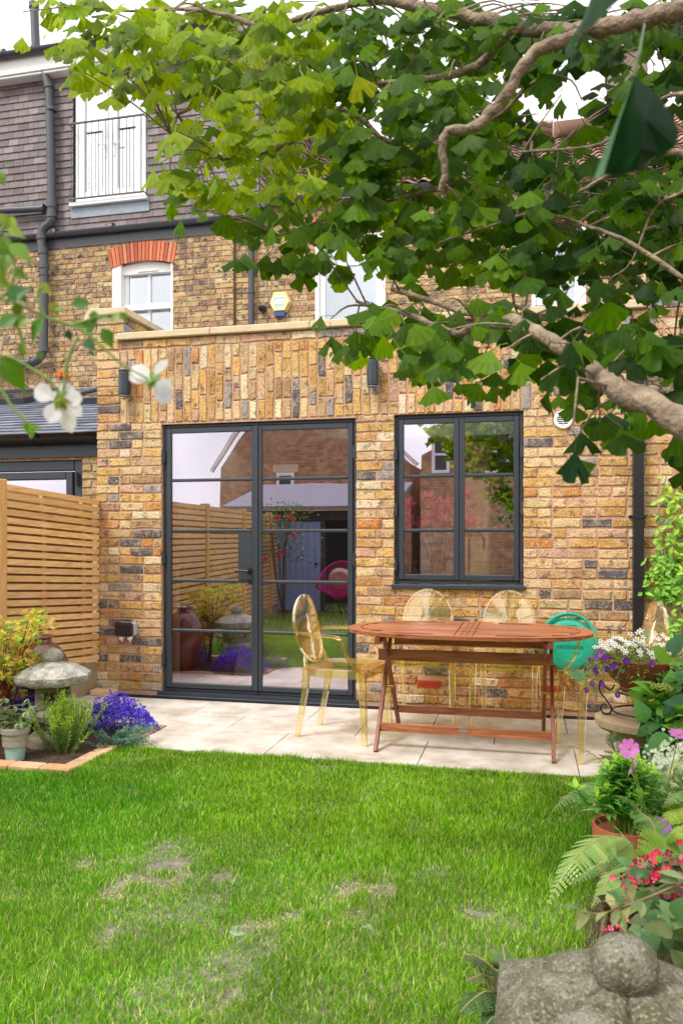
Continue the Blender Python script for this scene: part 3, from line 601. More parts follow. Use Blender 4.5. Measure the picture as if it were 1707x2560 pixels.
# ------------------------------------------------------------------ left fence
M['cedar'] = wood('larch_slat', 'd3a064', 'ecc690', 1, 1.0, .6, True); M['post'] = wood('fence_post', 'c8924f', 'e0b478', 2, 1.0, .6)
def fence_panel(name, a, b, zt0, zt1, zb0, zb1, label, group, nsl=23, post=True):
    a = Vector((a[0], a[1], 0)); b = Vector((b[0], b[1], 0)); d = (b - a).normalized(); nrm = Vector((d.y, -d.x, 0))
    if nrm.x < 0: nrm = -nrm
    t = thing(name, label, 'fence', (b.x, b.y, 0), group)
    mb = MB()
    for k in range(nsl):
        f0, f1 = k / nsl, (k + (.72 if k else .68)) / nsl; c = U(.86, 1.12); cc = (c, c * U(.95, 1.02), c * U(.9, 1.02))
        z = [(zt0 + (zb0 - zt0) * f, zt1 + (zb1 - zt1) * f) for f in (f0, f1)]; o_ = nrm * .018
        # p at a, q at b
        pa0, pa1 = z[0][0], z[1][0]; pb0, pb1 = z[0][1], z[1][1]
        mb.hexa([a + UP * pa1 + o_, b + UP * pb1 + o_, b + UP * pb1, a + UP * pa1, a + UP * pa0 + o_, b + UP * pb0 + o_, b + UP * pb0, a + UP * pa0], cc)
    mb.build('slats', M['cedar'], t)
    L = (b - a).length
    for f in (.16, .6):
        p = a + (b - a) * f; mb = MB(); q = nrm * -.045; zt = zt0 + (zt1 - zt0) * f; zb = zb0 + (zb1 - zb0) * f; e = d * .022
        mb.hexa([p - e + UP * zb + q, p + e + UP * zb + q, p + e + UP * zb - nrm * .002, p - e + UP * zb - nrm * .002] + [p - e + UP * (zt - .01) + q, p + e + UP * (zt - .01) + q, p + e + UP * (zt - .01) - nrm * .002, p - e + UP * (zt - .01) - nrm * .002]); mb.build('batten', M['post'], t)
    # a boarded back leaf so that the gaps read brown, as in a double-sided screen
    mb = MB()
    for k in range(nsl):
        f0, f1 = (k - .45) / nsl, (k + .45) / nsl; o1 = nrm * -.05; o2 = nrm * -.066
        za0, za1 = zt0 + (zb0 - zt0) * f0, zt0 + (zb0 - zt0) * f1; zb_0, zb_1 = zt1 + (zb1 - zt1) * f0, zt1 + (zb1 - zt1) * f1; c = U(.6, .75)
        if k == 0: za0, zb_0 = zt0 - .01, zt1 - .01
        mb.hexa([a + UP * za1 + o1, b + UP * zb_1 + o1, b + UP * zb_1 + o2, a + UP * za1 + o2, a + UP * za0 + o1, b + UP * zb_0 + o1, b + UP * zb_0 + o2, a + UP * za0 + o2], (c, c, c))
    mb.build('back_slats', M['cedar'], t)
    if post:
        p = b + d * .05; mb = MB(); mh = Matrix.Translation(p) @ Matrix.Rotation(math.atan2(d.y, d.x), 4, 'Z'); mb.bbox((-.048, -.055, -.05), (.048, .045, zt1 + .03), .006, m=mh); mb.build('post', M['post'], t)
    mb = MB(); mb.hexa([a + nrm * .0 - UP * .05, b - UP * .05, b - nrm * .05 - UP * .05, a - nrm * .05 - UP * .05, a + UP * (zb0 - .006), b + UP * (zb1 - .006), b - nrm * .05 + UP * (zb1 - .006), a - nrm * .05 + UP * (zb0 - .006)]); mb.build('gravel_board', M['mortar_old'], t)
pts = [(FX(0) + .006, -.004), (-3.664, -1.08)]
fence_panel('slatted_fence', pts[0], pts[1], 1.628, 1.697, .26, .32, 'honey coloured slatted timber fence panel between extension and post at the left edge', 'slatted timber fence panels')
yy = -1.18; k = 0
while yy > -15:
    fence_panel('slatted_fence', (FX(yy), yy), (FX(yy - 1.75), yy - 1.75), 1.70, 1.70, .12, .12, 'slatted timber fence panel further along the left boundary, reflected in the doors', 'slatted timber fence panels'); yy -= 1.85; k += 1
# ================================================================== the houses behind
Wy = lambda px, py: W(px, py, YB)
XS = Wy(583, 700).x                      # joint between the two houses
GZ0 = Wy(350, 568).z                     # gutter height of left house
n1 = (Wy(280, 700).x, Wy(432, 700).x, Wy(350, 880).z, Wy(350, 652).z)
lh = thing('terraced_house', 'left neighbour house in old stock brick with tile hung dormer and red arched window', 'house', (XS - 2, YB, 0))
mb = MB(); courses(mb, -9.4, XS, 2.9, GZ0 - .12, [(n1[0], n1[1], n1[2], n1[3] + .28)], pal=OLD, y=YB, rough=.005, hdr=.55, ch=.075, j=.013); mb.build('bricks', M['brick_old'], lh)
mb = MB(); shell(mb, -9.4, XS - .004, 0, GZ0 - .12, [n1], YB + .009, YB + .3); mb.build('wall', M['mortar_old'], lh)
# red arch
mb = MB(); ac = (n1[0] + n1[1]) / 2; aw = (n1[1] - n1[0]) / 2 + .0; n_ = 18
for k in range(n_):
    t0, t1 = k / n_ * 2 - 1 + .012, (k + 1) / n_ * 2 - 1 - .012
    q = lambda t_: (ac + t_ * (aw + .02), n1[3] - .075 * t_ * t_ + .0); q2 = lambda t_: (ac + t_ * (aw + .075), n1[3] + .27 - .075 * t_ * t_)
    c = pick([('c8704e', 3), ('bb6648', 2), ('a85a44', 1), ('d08860', 2)])
    mb.prism([q(t0), q(t1), q2(t1), q2(t0)], YB - .012, YB + .01, c)
mb.build('red_arch', M['red_arch'], lh)
def upvc_window(parent, x0, x1, z0, z1, y, name='window', mull=None, transom=None, arch=False, reveal=.0, kids='curtain', fw=.06, matf=None):
    mb = MB(); mf = matf or M['upvc']
    bars(mb, x0, x1, z0, z1, fw, y + .0, y + .06, .006)
    if mull: mb.bbox((mull - .02, y + .003, z0 + fw), (mull + .02, y + .055, z1 - fw), .004)
    if transom: mb.bbox((x0 + fw, y + .004, transom - .02), (x1 - fw, y + .054, transom + .02), .004)
    f = mb.build(name, mf, parent)
    mb = MB(); mb.box((x0 + fw * .6, y + .03, z0 + fw * .6), (x1 - fw * .6, y + .036, z1 - fw * .6)); mb.build('pane', M['glass_up'], f)
    mb = MB(); n_ = 40; L = x1 - x0 - 2 * fw * .6
    for k in range(n_):
        a, b = x0 + fw * .6 + L * k / n_, x0 + fw * .6 + L * (k + 1) / n_; ya, yb = y + .12 + .012 * math.sin(k * 1.1), y + .12 + .012 * math.sin((k + 1) * 1.1)
        mb.poly([(a, ya, z0), (b, yb, z0), (b, yb, z1), (a, ya, z1)])
    mb.build('curtain', M['curtain'], f); return f
f = upvc_window(lh, n1[0] + .14, n1[1] - .03, n1[2] + .1, n1[3] - .10, YB + .12, mull=(n1[0] + n1[1]) / 2 + .05)
mb = MB(); 
mb.box((n1[0] + .14, YB + .06, n1[2] + .62), (n1[1] - .03, YB + .11, n1[2] + .70))
mb.box((n1[0], YB + .008, n1[2]), (n1[0] + .14, YB + .2, n1[3] - .02)); mb.box((n1[1] - .03, YB + .008, n1[2]), (n1[1], YB + .2, n1[3] - .02))
arc = [(ac + t_ * aw, n1[3] - .075 * t_ * t_ + .001) for t_ in [k / 8 - 1 for k in range(17)]]
mb.prism([(n1[0], n1[3] - .16)] + arc + [(n1[1], n1[3] - .16)], YB + .07, YB + .11)
mb.box((ac - .1, YB + .05, n1[3] - .135), (ac + .22, YB + .07, n1[3] - .115)); mb.build('window_surround', M['white'], lh)
# gutter, fascia
def gutter(mb, a, b, r=.06):
    a, b = Vector(a), Vector(b); d = (b - a).normalized(); s = d.cross(UP).normalized()
    rs = []
    for p in (a, b): rs.append([p + s * math.cos(t_) * r - UP * math.sin(t_) * r for t_ in [math.pi * k / 8 for k in range(9)]] + [p + s * math.cos(t_) * (r - .006) - UP * math.sin(t_) * (r - .006) for t_ in [math.pi * (8 - k) / 8 for k in range(9)]])
    mb.rings(rs)
    n_ = max(2, int((b - a).length / .9))
    for k in range(1, n_): p = a + (b - a) * k / n_; mb.tube([p - d * .018 , p + d * .018], r + .008, 16)
mb = MB(); gutter(mb, (-9.4, YB - .07, GZ0), (XS + .02, YB - .07, GZ0)); mb.build('gutter', M['black_pvc'], lh, True)
mb = MB(); mb.box((-9.4, YB - .012, GZ0 - .2), (XS, YB + .3, GZ0 - .02)); mb.build('fascia', M['black_pvc'], lh)
# tile-hung dormer
DT = Wy(120, 205).z; DXR = Wy(640, 300).x + .05
dwin = (Wy(186, 400).x, Wy(368, 400).x, Wy(270, 505).z, Wy(280, 197).z)
mb = MB(); rowh = .105; z = GZ0 + .02; row = 0
while z < DT:
    x = -9.4 + (row % 2) * .083
    while x < DXR - .02:
        e = min(x + .166, DXR)
        x_, inw = x, z + rowh > dwin[2] and z < dwin[3]
        if inw and x < dwin[0] < e: e_ = dwin[0] - .004
        elif inw and x < dwin[1] < e: x, e_ = dwin[1] + .004, e
        else: e_ = e
        if not (inw and dwin[0] - .01 < (x + e_) / 2 < dwin[1] + .01) and e_ - x > .02:
            e, e0 = e_, e
            c = pick([('75696a', 3), ('6b6060', 3), ('807474', 2), ('605656', 1)]); c = tuple(q / srgb('7c6b69')[0] * .9 if 0 else q for q in c)
            t0 = U(-.003, .003); mb.hexa([(x + .002, YB - .03 + t0, z), (e - .002, YB - .03 - t0, z), (e - .002, YB - .014, z), (x + .002, YB - .014, z), (x + .002, YB - .012, z + rowh + .02), (e - .002, YB - .012, z + rowh + .02), (e - .002, YB, z + rowh + .02), (x + .002, YB, z + rowh + .02)], c)
            e = e0
        x = max(e, x_ + .02)
    z += rowh; row += 1
M['tile2'] = mat('hung_tile', '808080', .7, .16, 24, .4, 70, usecol=True)
mb2 = mb
z = GZ0 + .02
while z < DT:
    y = YB + .02
    while y < YB + 4:
        c = pick([('8a7876', 3), ('7f6d6c', 3), ('93817d', 2)]); mb2.hexa([(DXR + .0, y, z), (DXR + .03, y, z), (DXR + .03, y + .16, z), (DXR, y + .16, z), (DXR - .01, y, z + .12), (DXR + .006, y, z + .12), (DXR + .006, y + .16, z + .12), (DXR - .01, y + .16, z + .12)], c); y += .164
    z += rowh
mb2.build('hung_tiles', M['tile2'], lh)
mb = MB(); shell(mb, -9.4, DXR, GZ0, DT + .1, [dwin], YB + .001, YB + .1); mb.box((DXR - .1, YB + .101, GZ0 - .5), (DXR - .001, YB + 4, DT + .1)); mb.build('dormer_wall', M['black_pvc'], lh)
mb = MB(); mb.bbox((-9.4, YB - .18, DT + .02), (DXR + .2, YB + 4, DT + .06), .01); mb.bbox((-9.4, YB - .2, DT + .06), (DXR + .22, YB - .17, DT + .32), .006); mb.bbox((DXR + .19, YB - .168, DT + .06), (DXR + .22, YB + 4, DT + .32), .006); mb.build('eaves_board', M['white'], lh)
mb = MB(); gutter(mb, (-9.4, YB - .26, DT + .33), (DXR + .2, YB - .26, DT + .33), .065); mb.build('dormer_gutter', M['black_pvc'], lh, True)
mb = MB(); mb.box((-9.4, YB - .16, DT + .325), (DXR + .18, YB + 4, DT + .37)); mb.build('dormer_roof', M['roofing'], lh)
# french window with juliet balcony
a, b, c, d = dwin; fwn = MB(); bars(fwn, a + .02, b - .02, c + .02, d - .02, .07, YB + .005, YB + .09, .008); fwn.bbox(((a + b) / 2 - .03, YB + .012, c + .09), ((a + b) / 2 + .03, YB + .08, d - .09), .005)
fo = fwn.build('french_window', M['upvc'], lh)
for (p, q) in ((a + .09, (a + b) / 2 - .03), ((a + b) / 2 + .03, b - .09)):
    mb = MB(); bars(mb, p + .002, q - .002, c + .092, d - .092, .085, YB - .005, YB + .06, .008); mb.build('sash', M['upvc'], fo)
    mb = MB(); mb.box((p + .06, YB + .025, c + .15), (q - .06, YB + .031, d - .15)); mb.build('pane', M['glass_up'], fo)
    mb = MB(); x = p + .06
    for k in range(30):
        x0 = p + .05 + (q - p - .1) * k / 30; x1 = p + .05 + (q - p - .1) * (k + 1) / 30; mb.poly([(x0, YB + .2 + .02 * math.sin(k * 1.3), c), (x1, YB + .2 + .02 * math.sin((k + 1) * 1.3), c), (x1, YB + .2 + .02 * math.sin((k + 1) * 1.3), d), (x0, YB + .2 + .02 * math.sin(k * 1.3), d)])
    mb.build('curtain', M['curtain'], fo)
for s in (-1, 1):
    mb = MB(); hxx = (a + b) / 2 + s * .075; hz = (c + d) / 2 - .12; mb.bbox((hxx - .016, YB - .016, hz - .12), (hxx + .016, YB - .006, hz + .12), .004); mb.tube([(hxx, YB - .014, hz + .05), (hxx, YB - .05, hz + .05), (hxx - s * -.1, YB - .05, hz + .05)], .009, 6)
    mb.build('handle', M['upvc'], fo)
mb = MB(); mb.bbox((a - .03, YB - .09, c - .045), (b + .03, YB + .04, c + .012), .006); mb.build('sill', M['upvc'], lh)
mb = MB(); mb.box((a - .03, YB - .034, c - .2), (b + .05, YB - .026, c - .05)); mb.build('lead_apron', M['lead'], lh)
mb = MB(); rz1 = Wy(270, 310).z; yb = YB - .12
mb.bbox((a - .02, yb - .012, rz1 - .012), (b + .02, yb + .012, rz1 + .012), .003); mb.bbox((a - .02, yb - .01, c + .03), (b + .02, yb + .01, c + .05), .003)
n_ = 11
for k in range(n_): x = a + .03 + (b - a - .06) * k / (n_ - 1); mb.tube([(x, yb, c + .05), (x, yb, rz1 - .01)], .0055, 6)
for x in (a - .01, b + .01):
    for z in (rz1, c + .04): mb.tube([(x, yb, z), (x, YB - .01, z)], .009, 6)
mb.build('balcony_railing', mat('grey_metal_rail', '4a4a4c', .5), lh)
# our own house: wall with two windows, pantiled roof, chimney
oh = thing('terraced_house', 'old stock brick house with pantiled roof and chimney rising directly behind the extension', 'house', (XS + 2.5, YB, 0))
XE = 2.9; EZ = 5.9; YO = YB + .06
wins = [(Wy(785, 700).x, Wy(956, 700).x, Wy(870, 830).z, Wy(870, 575).z), (Wy(1328, 700).x, Wy(1458, 700).x, Wy(1400, 778).z, Wy(1400, 560).z)]
mb = MB(); courses(mb, XS + .012, XE, 2.9, EZ, [(q[0], q[1], q[2], q[3] + .0) for q in wins], pal=OLD, y=YO, rough=.005, hdr=.55, j=.013); mb.build('bricks', M['brick_old'], oh)
mb = MB(); shell(mb, XS + .012, XE, 0, EZ, wins, YO + .009, YO + .3); mb.build('wall', M['mortar_old'], oh)
for q in wins:
    upvc_window(oh, q[0] + .05, q[1] - .02, q[2] + .02, q[3] - .02, YO + .04, transom=q[3] - .42, fw=.08)
    for u0, u1 in ((q[0], q[0] + .05), (q[1] - .02, q[1] + .03)): mb = MB(); mb.box((u0, YO - .004, q[2]), (u1, YO + .1, q[3])); mb.build('window_reveal', M['white'], oh)
    mb = MB(); x = q[0] - .1
    while x < q[1] + .1: mb.box((x, YO - .01, q[3] + .004), (x + .062, YO + .012, q[3] + .22), pick([('d96a42', 3), ('c85f3e', 2), ('b0523a', 1)])); x += .072
    mb.build('red_lintel', M['red_arch'], oh)
mb = MB(); gutter(mb, (XS + .2, YO - .1, EZ + .02), (XE, YO - .1, EZ + .02)); mb.build('gutter', M['black_pvc'], oh, True)
# pantile roof
RZ = 8.45; RY = YB + 3.8; mb = MB(); slope = math.atan2(RZ - EZ, RY - YO + .1); n_ = 19; Lr = math.hypot(RZ - EZ, RY - YO + .1)
mr_ = Matrix.Translation((XS + .1, YO - .1, EZ + .02)) @ Matrix.Rotation(slope, 4, 'X')
for r_ in range(n_):
    k = 0; x = 0
    while x < XE - XS - .1:
        c = pick([('8f6b58', 3), ('7a5a4c', 3), ('a37f68', 2), ('6b5248', 1)]); nseg = 8; rs = []
        for yy_, dz in ((r_ * Lr / n_, .035), ((r_ + 1) * Lr / n_ + .03, .0)):
            top = [mr_ @ Vector((x + .235 * s / nseg, yy_, dz + .022 * math.sin(2 * math.pi * s / nseg) + .02)) for s in range(nseg + 1)]
            rs.append(top + [p - UP * .014 for p in top[::-1]])
        mb.rings(rs, c); x += .225
mb.build('roof', M['tile2'], oh)
mb = MB(); mb.poly([mr_ @ Vector((0, 0, -.01)), mr_ @ Vector((XE - XS, 0, -.01)), mr_ @ Vector((XE - XS, Lr, -.01)), mr_ @ Vector((0, Lr, -.01))]); mb.tube([mr_ @ Vector((-.1, Lr, .05)), mr_ @ Vector((XE - XS, Lr, .05))], .075, 12); mb.build('ridge', M['pantile'], oh)
mb = MB(); cx0, cx1 = W(1528, 250, YB + 2.6).x, W(1618, 250, YB + 2.6).x; zc = W(1560, 128, YB + 2.6).z
M['stack'] = mat('rendered_stack', '7d6a5f', .9, .2, 12, .6, 60)
mb.bbox((cx0, YB + 2.6, 7), (cx1, YB + 3.5, zc), .02); mb.bbox((cx0 - .04, YB + 2.56, zc + .001), (cx1 + .04, YB + 3.54, zc + .1), .02)
for k in range(2): mb.lathe([(.11, 0), (.10, .3), (.12, .3), (.12, .36), (.08, .36)], ((cx0 + cx1) / 2, YB + 2.85 + k * .4, zc + .1), 16)
mb.build('chimney', M['stack'], oh)
mb = MB(); mb.box((cx0 - .9, YB + 1.55, 7.35), (cx0 - .2, YB + 2.1, 7.95)); mb.build('roof_window', M['upvc'], oh)
# alarm box
c = Wy(699, 756); t = thing('alarm_box', 'pale yellow hexagonal alarm box with blue base on the brick wall above the extension', 'alarm box', (c.x, YO, c.z))
my = Matrix.Translation((c.x, YO, c.z))
hexp = [(-.155, .0), (-.085, -.13), (.085, -.13), (.155, 0), (.085, .155), (-.085, .155)]
M['alarm'] = mat('alarm_yellow', 'e9d79a', .4); M['ablue'] = mat('alarm_blue', '2b3f7d', .35); M['lblue'] = mat('label_blue', '9db9dd', .5)
mb = MB(); mb.rings([[my @ Vector((x * s, y, z * s)) for x, z in hexp] for s, y in ((1, -.002), (1, -.02), (.88, -.075), (.84, -.08))]); mb.build('cover', M['alarm'], t)
mb = MB(); mb.rings([[my @ Vector((x, y0, z)) for x, z in ((-.085, -.132), (.085, -.132), (.07, -.19), (-.07, -.19))] for y0 in (-.002, -.075)]); mb.build('strobe', M['ablue'], t)
mb = MB(); mb.box((-.07, -.0835, -.055), (.065, -.081, .07), m=my); lb = mb.build('badge', M['lblue'], t)
mb = MB()
yl = (-.0865, -.084)
def letter(px_list):
    mb.prism(px_list, yl[0], yl[1], m=my)
letter([(-.062, -.03), (-.046, -.03), (-.028, .035), (-.04, .035)]); letter([(-.027, .035), (-.0265, -.03), (-.012, -.03), (-.012, .035)]) ; letter([(-.046, -.012), (-.0275, -.012), (-.0275, 0.0), (-.042, 0.0)])
letter([(-.006, -.03), (.004, -.03), (.004, .035), (-.006, .035)]); letter([(.0045, .023), (.0045, .035), (.02, .035), (.03, .02), (.03, -.016), (.02, -.03), (.0045, -.03), (.0045, -.018), (.014, -.018), (.018, -.012), (.018, .016), (.014, .023)])
letter([(.031, .023), (.062, .023), (.062, .035), (.031, .035)]); letter([(.041, -.03), (.052, -.03), (.052, .0225), (.041, .0225)])
mb.build('lettering', M['upvc'], t)
mb = MB()
for k in range(6): f = k / 6; p = Vector((.075 + .068 * f + .006, -.045, -.125 + .118 * f + .012)); mb.box(p - Vector((.012, .0235, .004)), p + Vector((.012, .005, .004)), m=my)
mb.build('louvre', mat('louvre_ochre', 'b9892f', .5), t)
c = Wy(655, 770); o = MB(); o.tube([(c.x, YO + .02, c.z), (c.x + .0, YO - .07, c.z - .01)], .05, 16); o.tube([(c.x - .01, YO - .07, c.z - .005), (c.x - .01, YO - .09, c.z + .02)], [.045, .035], 16); o = o.build('flue_outlet', M['black_iron'], None, True); tag(o, 'round black flue outlet left of the alarm box', 'flue')
c = Wy(664, 740); mb = MB(); mb.tube([(c.x, YO - .01, 5.6), (c.x, YO - .012, c.z + .1), (c.x + .015, YO - .012, c.z - .03)], .006, 6); o = mb.build('alarm_cable', M['lead']); tag(o, 'thin grey cable running down the wall to the alarm box', 'cable')
def pipe(name, pts, r, matl, label, cat, y, collars=(), extra=()):
    t = thing(name, label, cat, tuple(W(pts[0][0], pts[0][1], y)))
    pp = [W(a_, b_, y) for a_, b_ in pts]
    # round the bends
    out = [pp[0]]
    for i in range(1, len(pp) - 1):
        p, q, s = pp[i - 1], pp[i], pp[i + 1]; l1 = min(.1, (q - p).length / 2.2); l2 = min(.1, (s - q).length / 2.2); A = q + (p - q).normalized() * l1; B = q + (s - q).normalized() * l2
        for k in range(5): f = k / 4; out.append(A * (1 - f) ** 2 + q * 2 * f * (1 - f) + B * f * f)
    out.append(pp[-1]); mb = MB(); mb.tube(out, r, 14); mb.build('pipe', matl, t, True)
    for i, (a_, b_, c_, d_) in enumerate(collars):
        A, B = W(a_, b_, y), W(c_, d_, y); mb = MB(); mb.tube([A, B], r + .012, 14); mb.build('collar', matl, t, True)
    return t
pipe('drainpipe', [(628, 525), (628, 826)], .04, M['black_pvc'], 'slim grey round drainpipe on the old brick wall left of the alarm box', 'drainpipe', YO - .06, [(628, 598, 628, 604), (628, 728, 628, 734), (628, 522, 628, 534)])
mb = MB(); c = W(633, 522, YO - .1); mb.bbox((c.x - .13, YO - .18, c.z - .03), (c.x + .2, YO - .01, c.z + .06), .01); o = mb.build('gutter_hopper', M['black_pvc']); tag(o, 'grey gutter end and outlet above the slim round drainpipe', 'gutter')
pipe('soil_pipe', [(86, 8), (91, 130), (124, 218), (130, 500), (131, 556), (105, 572), (104, 610), (112, 650), (110, 880), (92, 905), (-40, 918)], .062, M['black_pvc'], 'thick dark soil pipe climbing the left house past the dormer to above its gutter', 'soil pipe', YB - .12,
     [(86, 8, 86, 22), (90, 118, 91, 130), (123, 212, 124, 222), (129, 270, 129, 278), (130, 498, 130, 520), (130, 535, 131, 545), (104, 590, 105, 600), (108, 622, 109, 636), (111, 662, 111, 672), (111, 686, 111, 690), (111, 868, 111, 880), (82, 905, 78, 906)])
pipe('waste_pipe', [(-60, 530), (112, 521)], .05, M['black_pvc'], 'short horizontal black waste pipe joining the soil pipe below the dormer', 'waste pipe', YB - .12, [(106, 521, 112, 521)])
c = W(226, 778, 1.5); t = thing('satellite_dish', 'cream satellite dish poking up behind the left parapet', 'satellite dish', (c.x, 1.5, 2.9))
mb = MB(); md = Matrix.Translation(c + Vector((0, .1, -.05))) @ Matrix.Rotation(R(75), 4, 'X') @ Matrix.Rotation(R(-30), 4, 'Y'); disc(mb, [(.01, .0), (.07, .01), (.12, .03), (.15, .05), (.152, .046), (.12, .025), (.07, .005), (.01, -.006)], md); mb.build('dish', M['coping'], t, True)
mb = MB(); mb.tube([c + Vector((0, .1, -.05)), c + Vector((0, .3, -.35)), c + Vector((0, .3, -.9))], .02, 8); mb.build('mast', M['lead'], t)
c = W(155, 934, YB - .03); mb = MB(); mb.tube([(c.x - .02, YB, c.z), (c.x - .02, YB - .07, c.z - .01)], [.05, .04], 10); mb.tube([(c.x + .05, YB, c.z - .03), (c.x + .06, YB - .06, c.z - .03)], [.05, .03], 9); o = mb.build('cable_gland', mat('orange_foam', 'c96a20', .8, .3, 20, .6, 40)); tag(o, 'orange foam filled hole in the old brick wall above the slate roof', 'pipe hole')
# left neighbour extension
NY = .6; NX1 = XL - .03
ne = thing('neighbour_extension', 'left neighbour extension with slate roof, roof lights and dark aluminium window', 'house extension', (-5, NY, 0))
gz = W(100, 1098, NY - .05).z
nw = (-7.5, W(206, 1150, NY).x, .9, W(100, 1151, NY).z)
mb = MB(); courses(mb, nw[1] + .0, NX1, .2, nw[3] + .02, pal=OLD, y=NY, hdr=.6); courses(mb, W(206, 1130, NY).x, NX1, nw[3], gz - .1, pal=OLD, y=NY)
x = -7.5
while x < nw[1] - .02: brick(mb, x, x + .066, nw[3] + .012, nw[3] + .115, pick([('b3834e', 3), ('a87046', 3), ('c39a60', 1)]), NY); x += .075
mb.build('bricks', M['brick_old'], ne)
mb = MB(); shell(mb, -9, NX1 - .001, 0, gz - .06, [nw], NY + .009, NY + .3); mb.build('wall', M['mortar_old'], ne)
mb = MB(); bars(mb, nw[0], nw[1], nw[2], nw[3], .1, NY + .03, NY + .1, .008); bars(mb, nw[0] + .7, nw[1] - .11, nw[2] + .11, nw[3] - .11, .07, NY + .015, NY + .09, .006); f = mb.build('window', M['steel'], ne)
mb = MB(); mb.box((nw[0] + .1, NY + .06, nw[2] + .1), (nw[1] - .1, NY + .066, nw[3] - .1)); mb.build('pane', M['glass'], f)
M['blind'] = mat('grey_blind', '79848c', .8); mb = MB()
for k in range(24): z = nw[3] - .2 - k * .045; mb.box((nw[0] + .7, NY + .13, z), (nw[1] - .1, NY + .16, z + .028))
for k in range(9): x = nw[1] - .3 - k * .28; mb.box((x, NY + .122, nw[2]), (x + .012, NY + .128, nw[3] - .1))
mb.build('blind', M['blind'], f)
mb = MB(); mb.tube([(nw[1] - .055, NY + .005, nw[3] - .12), (nw[1] - .055, NY + .005, nw[3] - .25)], .014, 8); mb.build('hinge', M['black_iron'], f)
mb = MB(); gutter(mb, (-9, NY - .08, gz), (NX1 - .02, NY - .08, gz), .055); mb.build('gutter', M['black_iron'], ne, True)
mb = MB(); mb.box((-9, NY - .02, gz - .17), (NX1, NY + .1, gz - .03)); mb.build('fascia', M['steel'], ne)
rz = W(200, 975, YB).z; sl_ = math.atan2(rz - gz - .03, YB - NY + .05); Lr = math.hypot(rz - gz - .03, YB - NY + .05); mn = Matrix.Translation((0, NY - .06, gz + .04)) @ Matrix.Rotation(sl_, 4, 'X'); mb = MB(); y = 0; r_ = 0
while y < Lr:
    x = -9 + (r_ % 2) * .125
    while x < NX1:
        e = min(x + .25, NX1); mb.hexa([mn @ Vector(q) for q in ((x + .001, y, .012), (e - .001, y, .012), (e - .001, y + .21, 0), (x + .001, y + .21, 0), (x + .001, y, .020), (e - .001, y, .020), (e - .001, y + .21, .006), (x + .001, y + .21, .006))], pick([('6a6e7c', 3), ('5d616d', 2), ('777b88', 2)])); x = e
    y += .19; r_ += 1
mb.build('roof', M['tile2'], ne)
for (x0, x1, y0, y1) in ((W(95, 1000, 2.2).x, NX1 - .12, 2.0, 3.3), (-7.6, W(45, 1000, 2.6).x, 2.3, 3.4)):
    mb = MB(); m_ = mn; bz = .09
    for a_, b_, c_, d_ in ((x0, x1, y0, y0 + .07), (x0, x1, y1 - .07, y1), (x0, x0 + .07, y0 + .07, y1 - .07), (x1 - .07, x1, y0 + .07, y1 - .07)): mb.box((a_, c_, .0), (b_, d_, bz), m=m_)
    f = mb.build('roof_light', M['steel'], ne); mb = MB(); mb.box((x0 + .05, y0 + .05, .05), (x1 - .05, y1 - .05, .07), m=m_); mb.build('pane', M['glass_up'], f); mb = MB(); mb.box((x0 + .06, y0 + .06, .022), (x1 - .06, y1 - .06, .03), m=m_); mb.build('lining', M['curtain'], f)
mb = MB(); xx = NX1 - .05; zt = W(235, 1015, NY - .03).z + .06; mb.tube([(xx + .0, NY + .2, zt), (xx - .04, NY + .02, zt), (xx - .06, NY - .06, zt - .08), (xx - .06, NY - .06, gz + .05)], .032, 10); mb.tube([(xx - .04, NY - .06, gz - .04), (xx - .03, NY - .03, gz - .2), (xx - .02, NY - .01, gz - .32)], .032, 10); mb.build('downpipe', M['black_iron'], ne, True)
# ================================================================== table and chairs
M['acacia'] = wood('oiled_acacia', '7f452a', 'b9764c', 0, 1.2, .38, True); M['acacia_y'] = wood('oiled_acacia_leg', '6b3420', '94502f', 2, 1.2, .4, True)
TX, TY, TZ = -.368, -1.0, .735; TL, TW = 1.515, .86
tb = thing('folding_table', 'oval folding wooden garden table with crossed legs standing on the patio', 'table', (TX, TY, 0))
def ovalhalf(x):   # half width of the top at x: straight sides with rounded ends
    a = TL / 2; e = .42; ax = abs(x)
    if ax < a - e: return TW / 2
    u = (ax - (a - e)) / e; return TW / 2 * math.sqrt(max(0, 1 - u ** 2.2))
N_ = 64
out = []
for k in range(N_):
    t_ = 2 * math.pi * k / N_; c_, s_ = math.cos(t_), math.sin(t_); n_ = 2.5
    out.append((TL / 2 * math.copysign(abs(c_) ** (2 / n_), c_), TW / 2 * math.copysign(abs(s_) ** (2 / n_), s_)))
mb = MB()
mb.rings([[Vector((TX + x * f, TY + y * f, z)) for x, y in out] for f, z in ((.982, TZ - .026), (1, TZ - .022), (1, TZ - .009), (.99, TZ - .006))] + [[Vector((TX + x * .88, TY + y * .88, TZ - .006)) for x, y in out]], (.8, .8, .8))
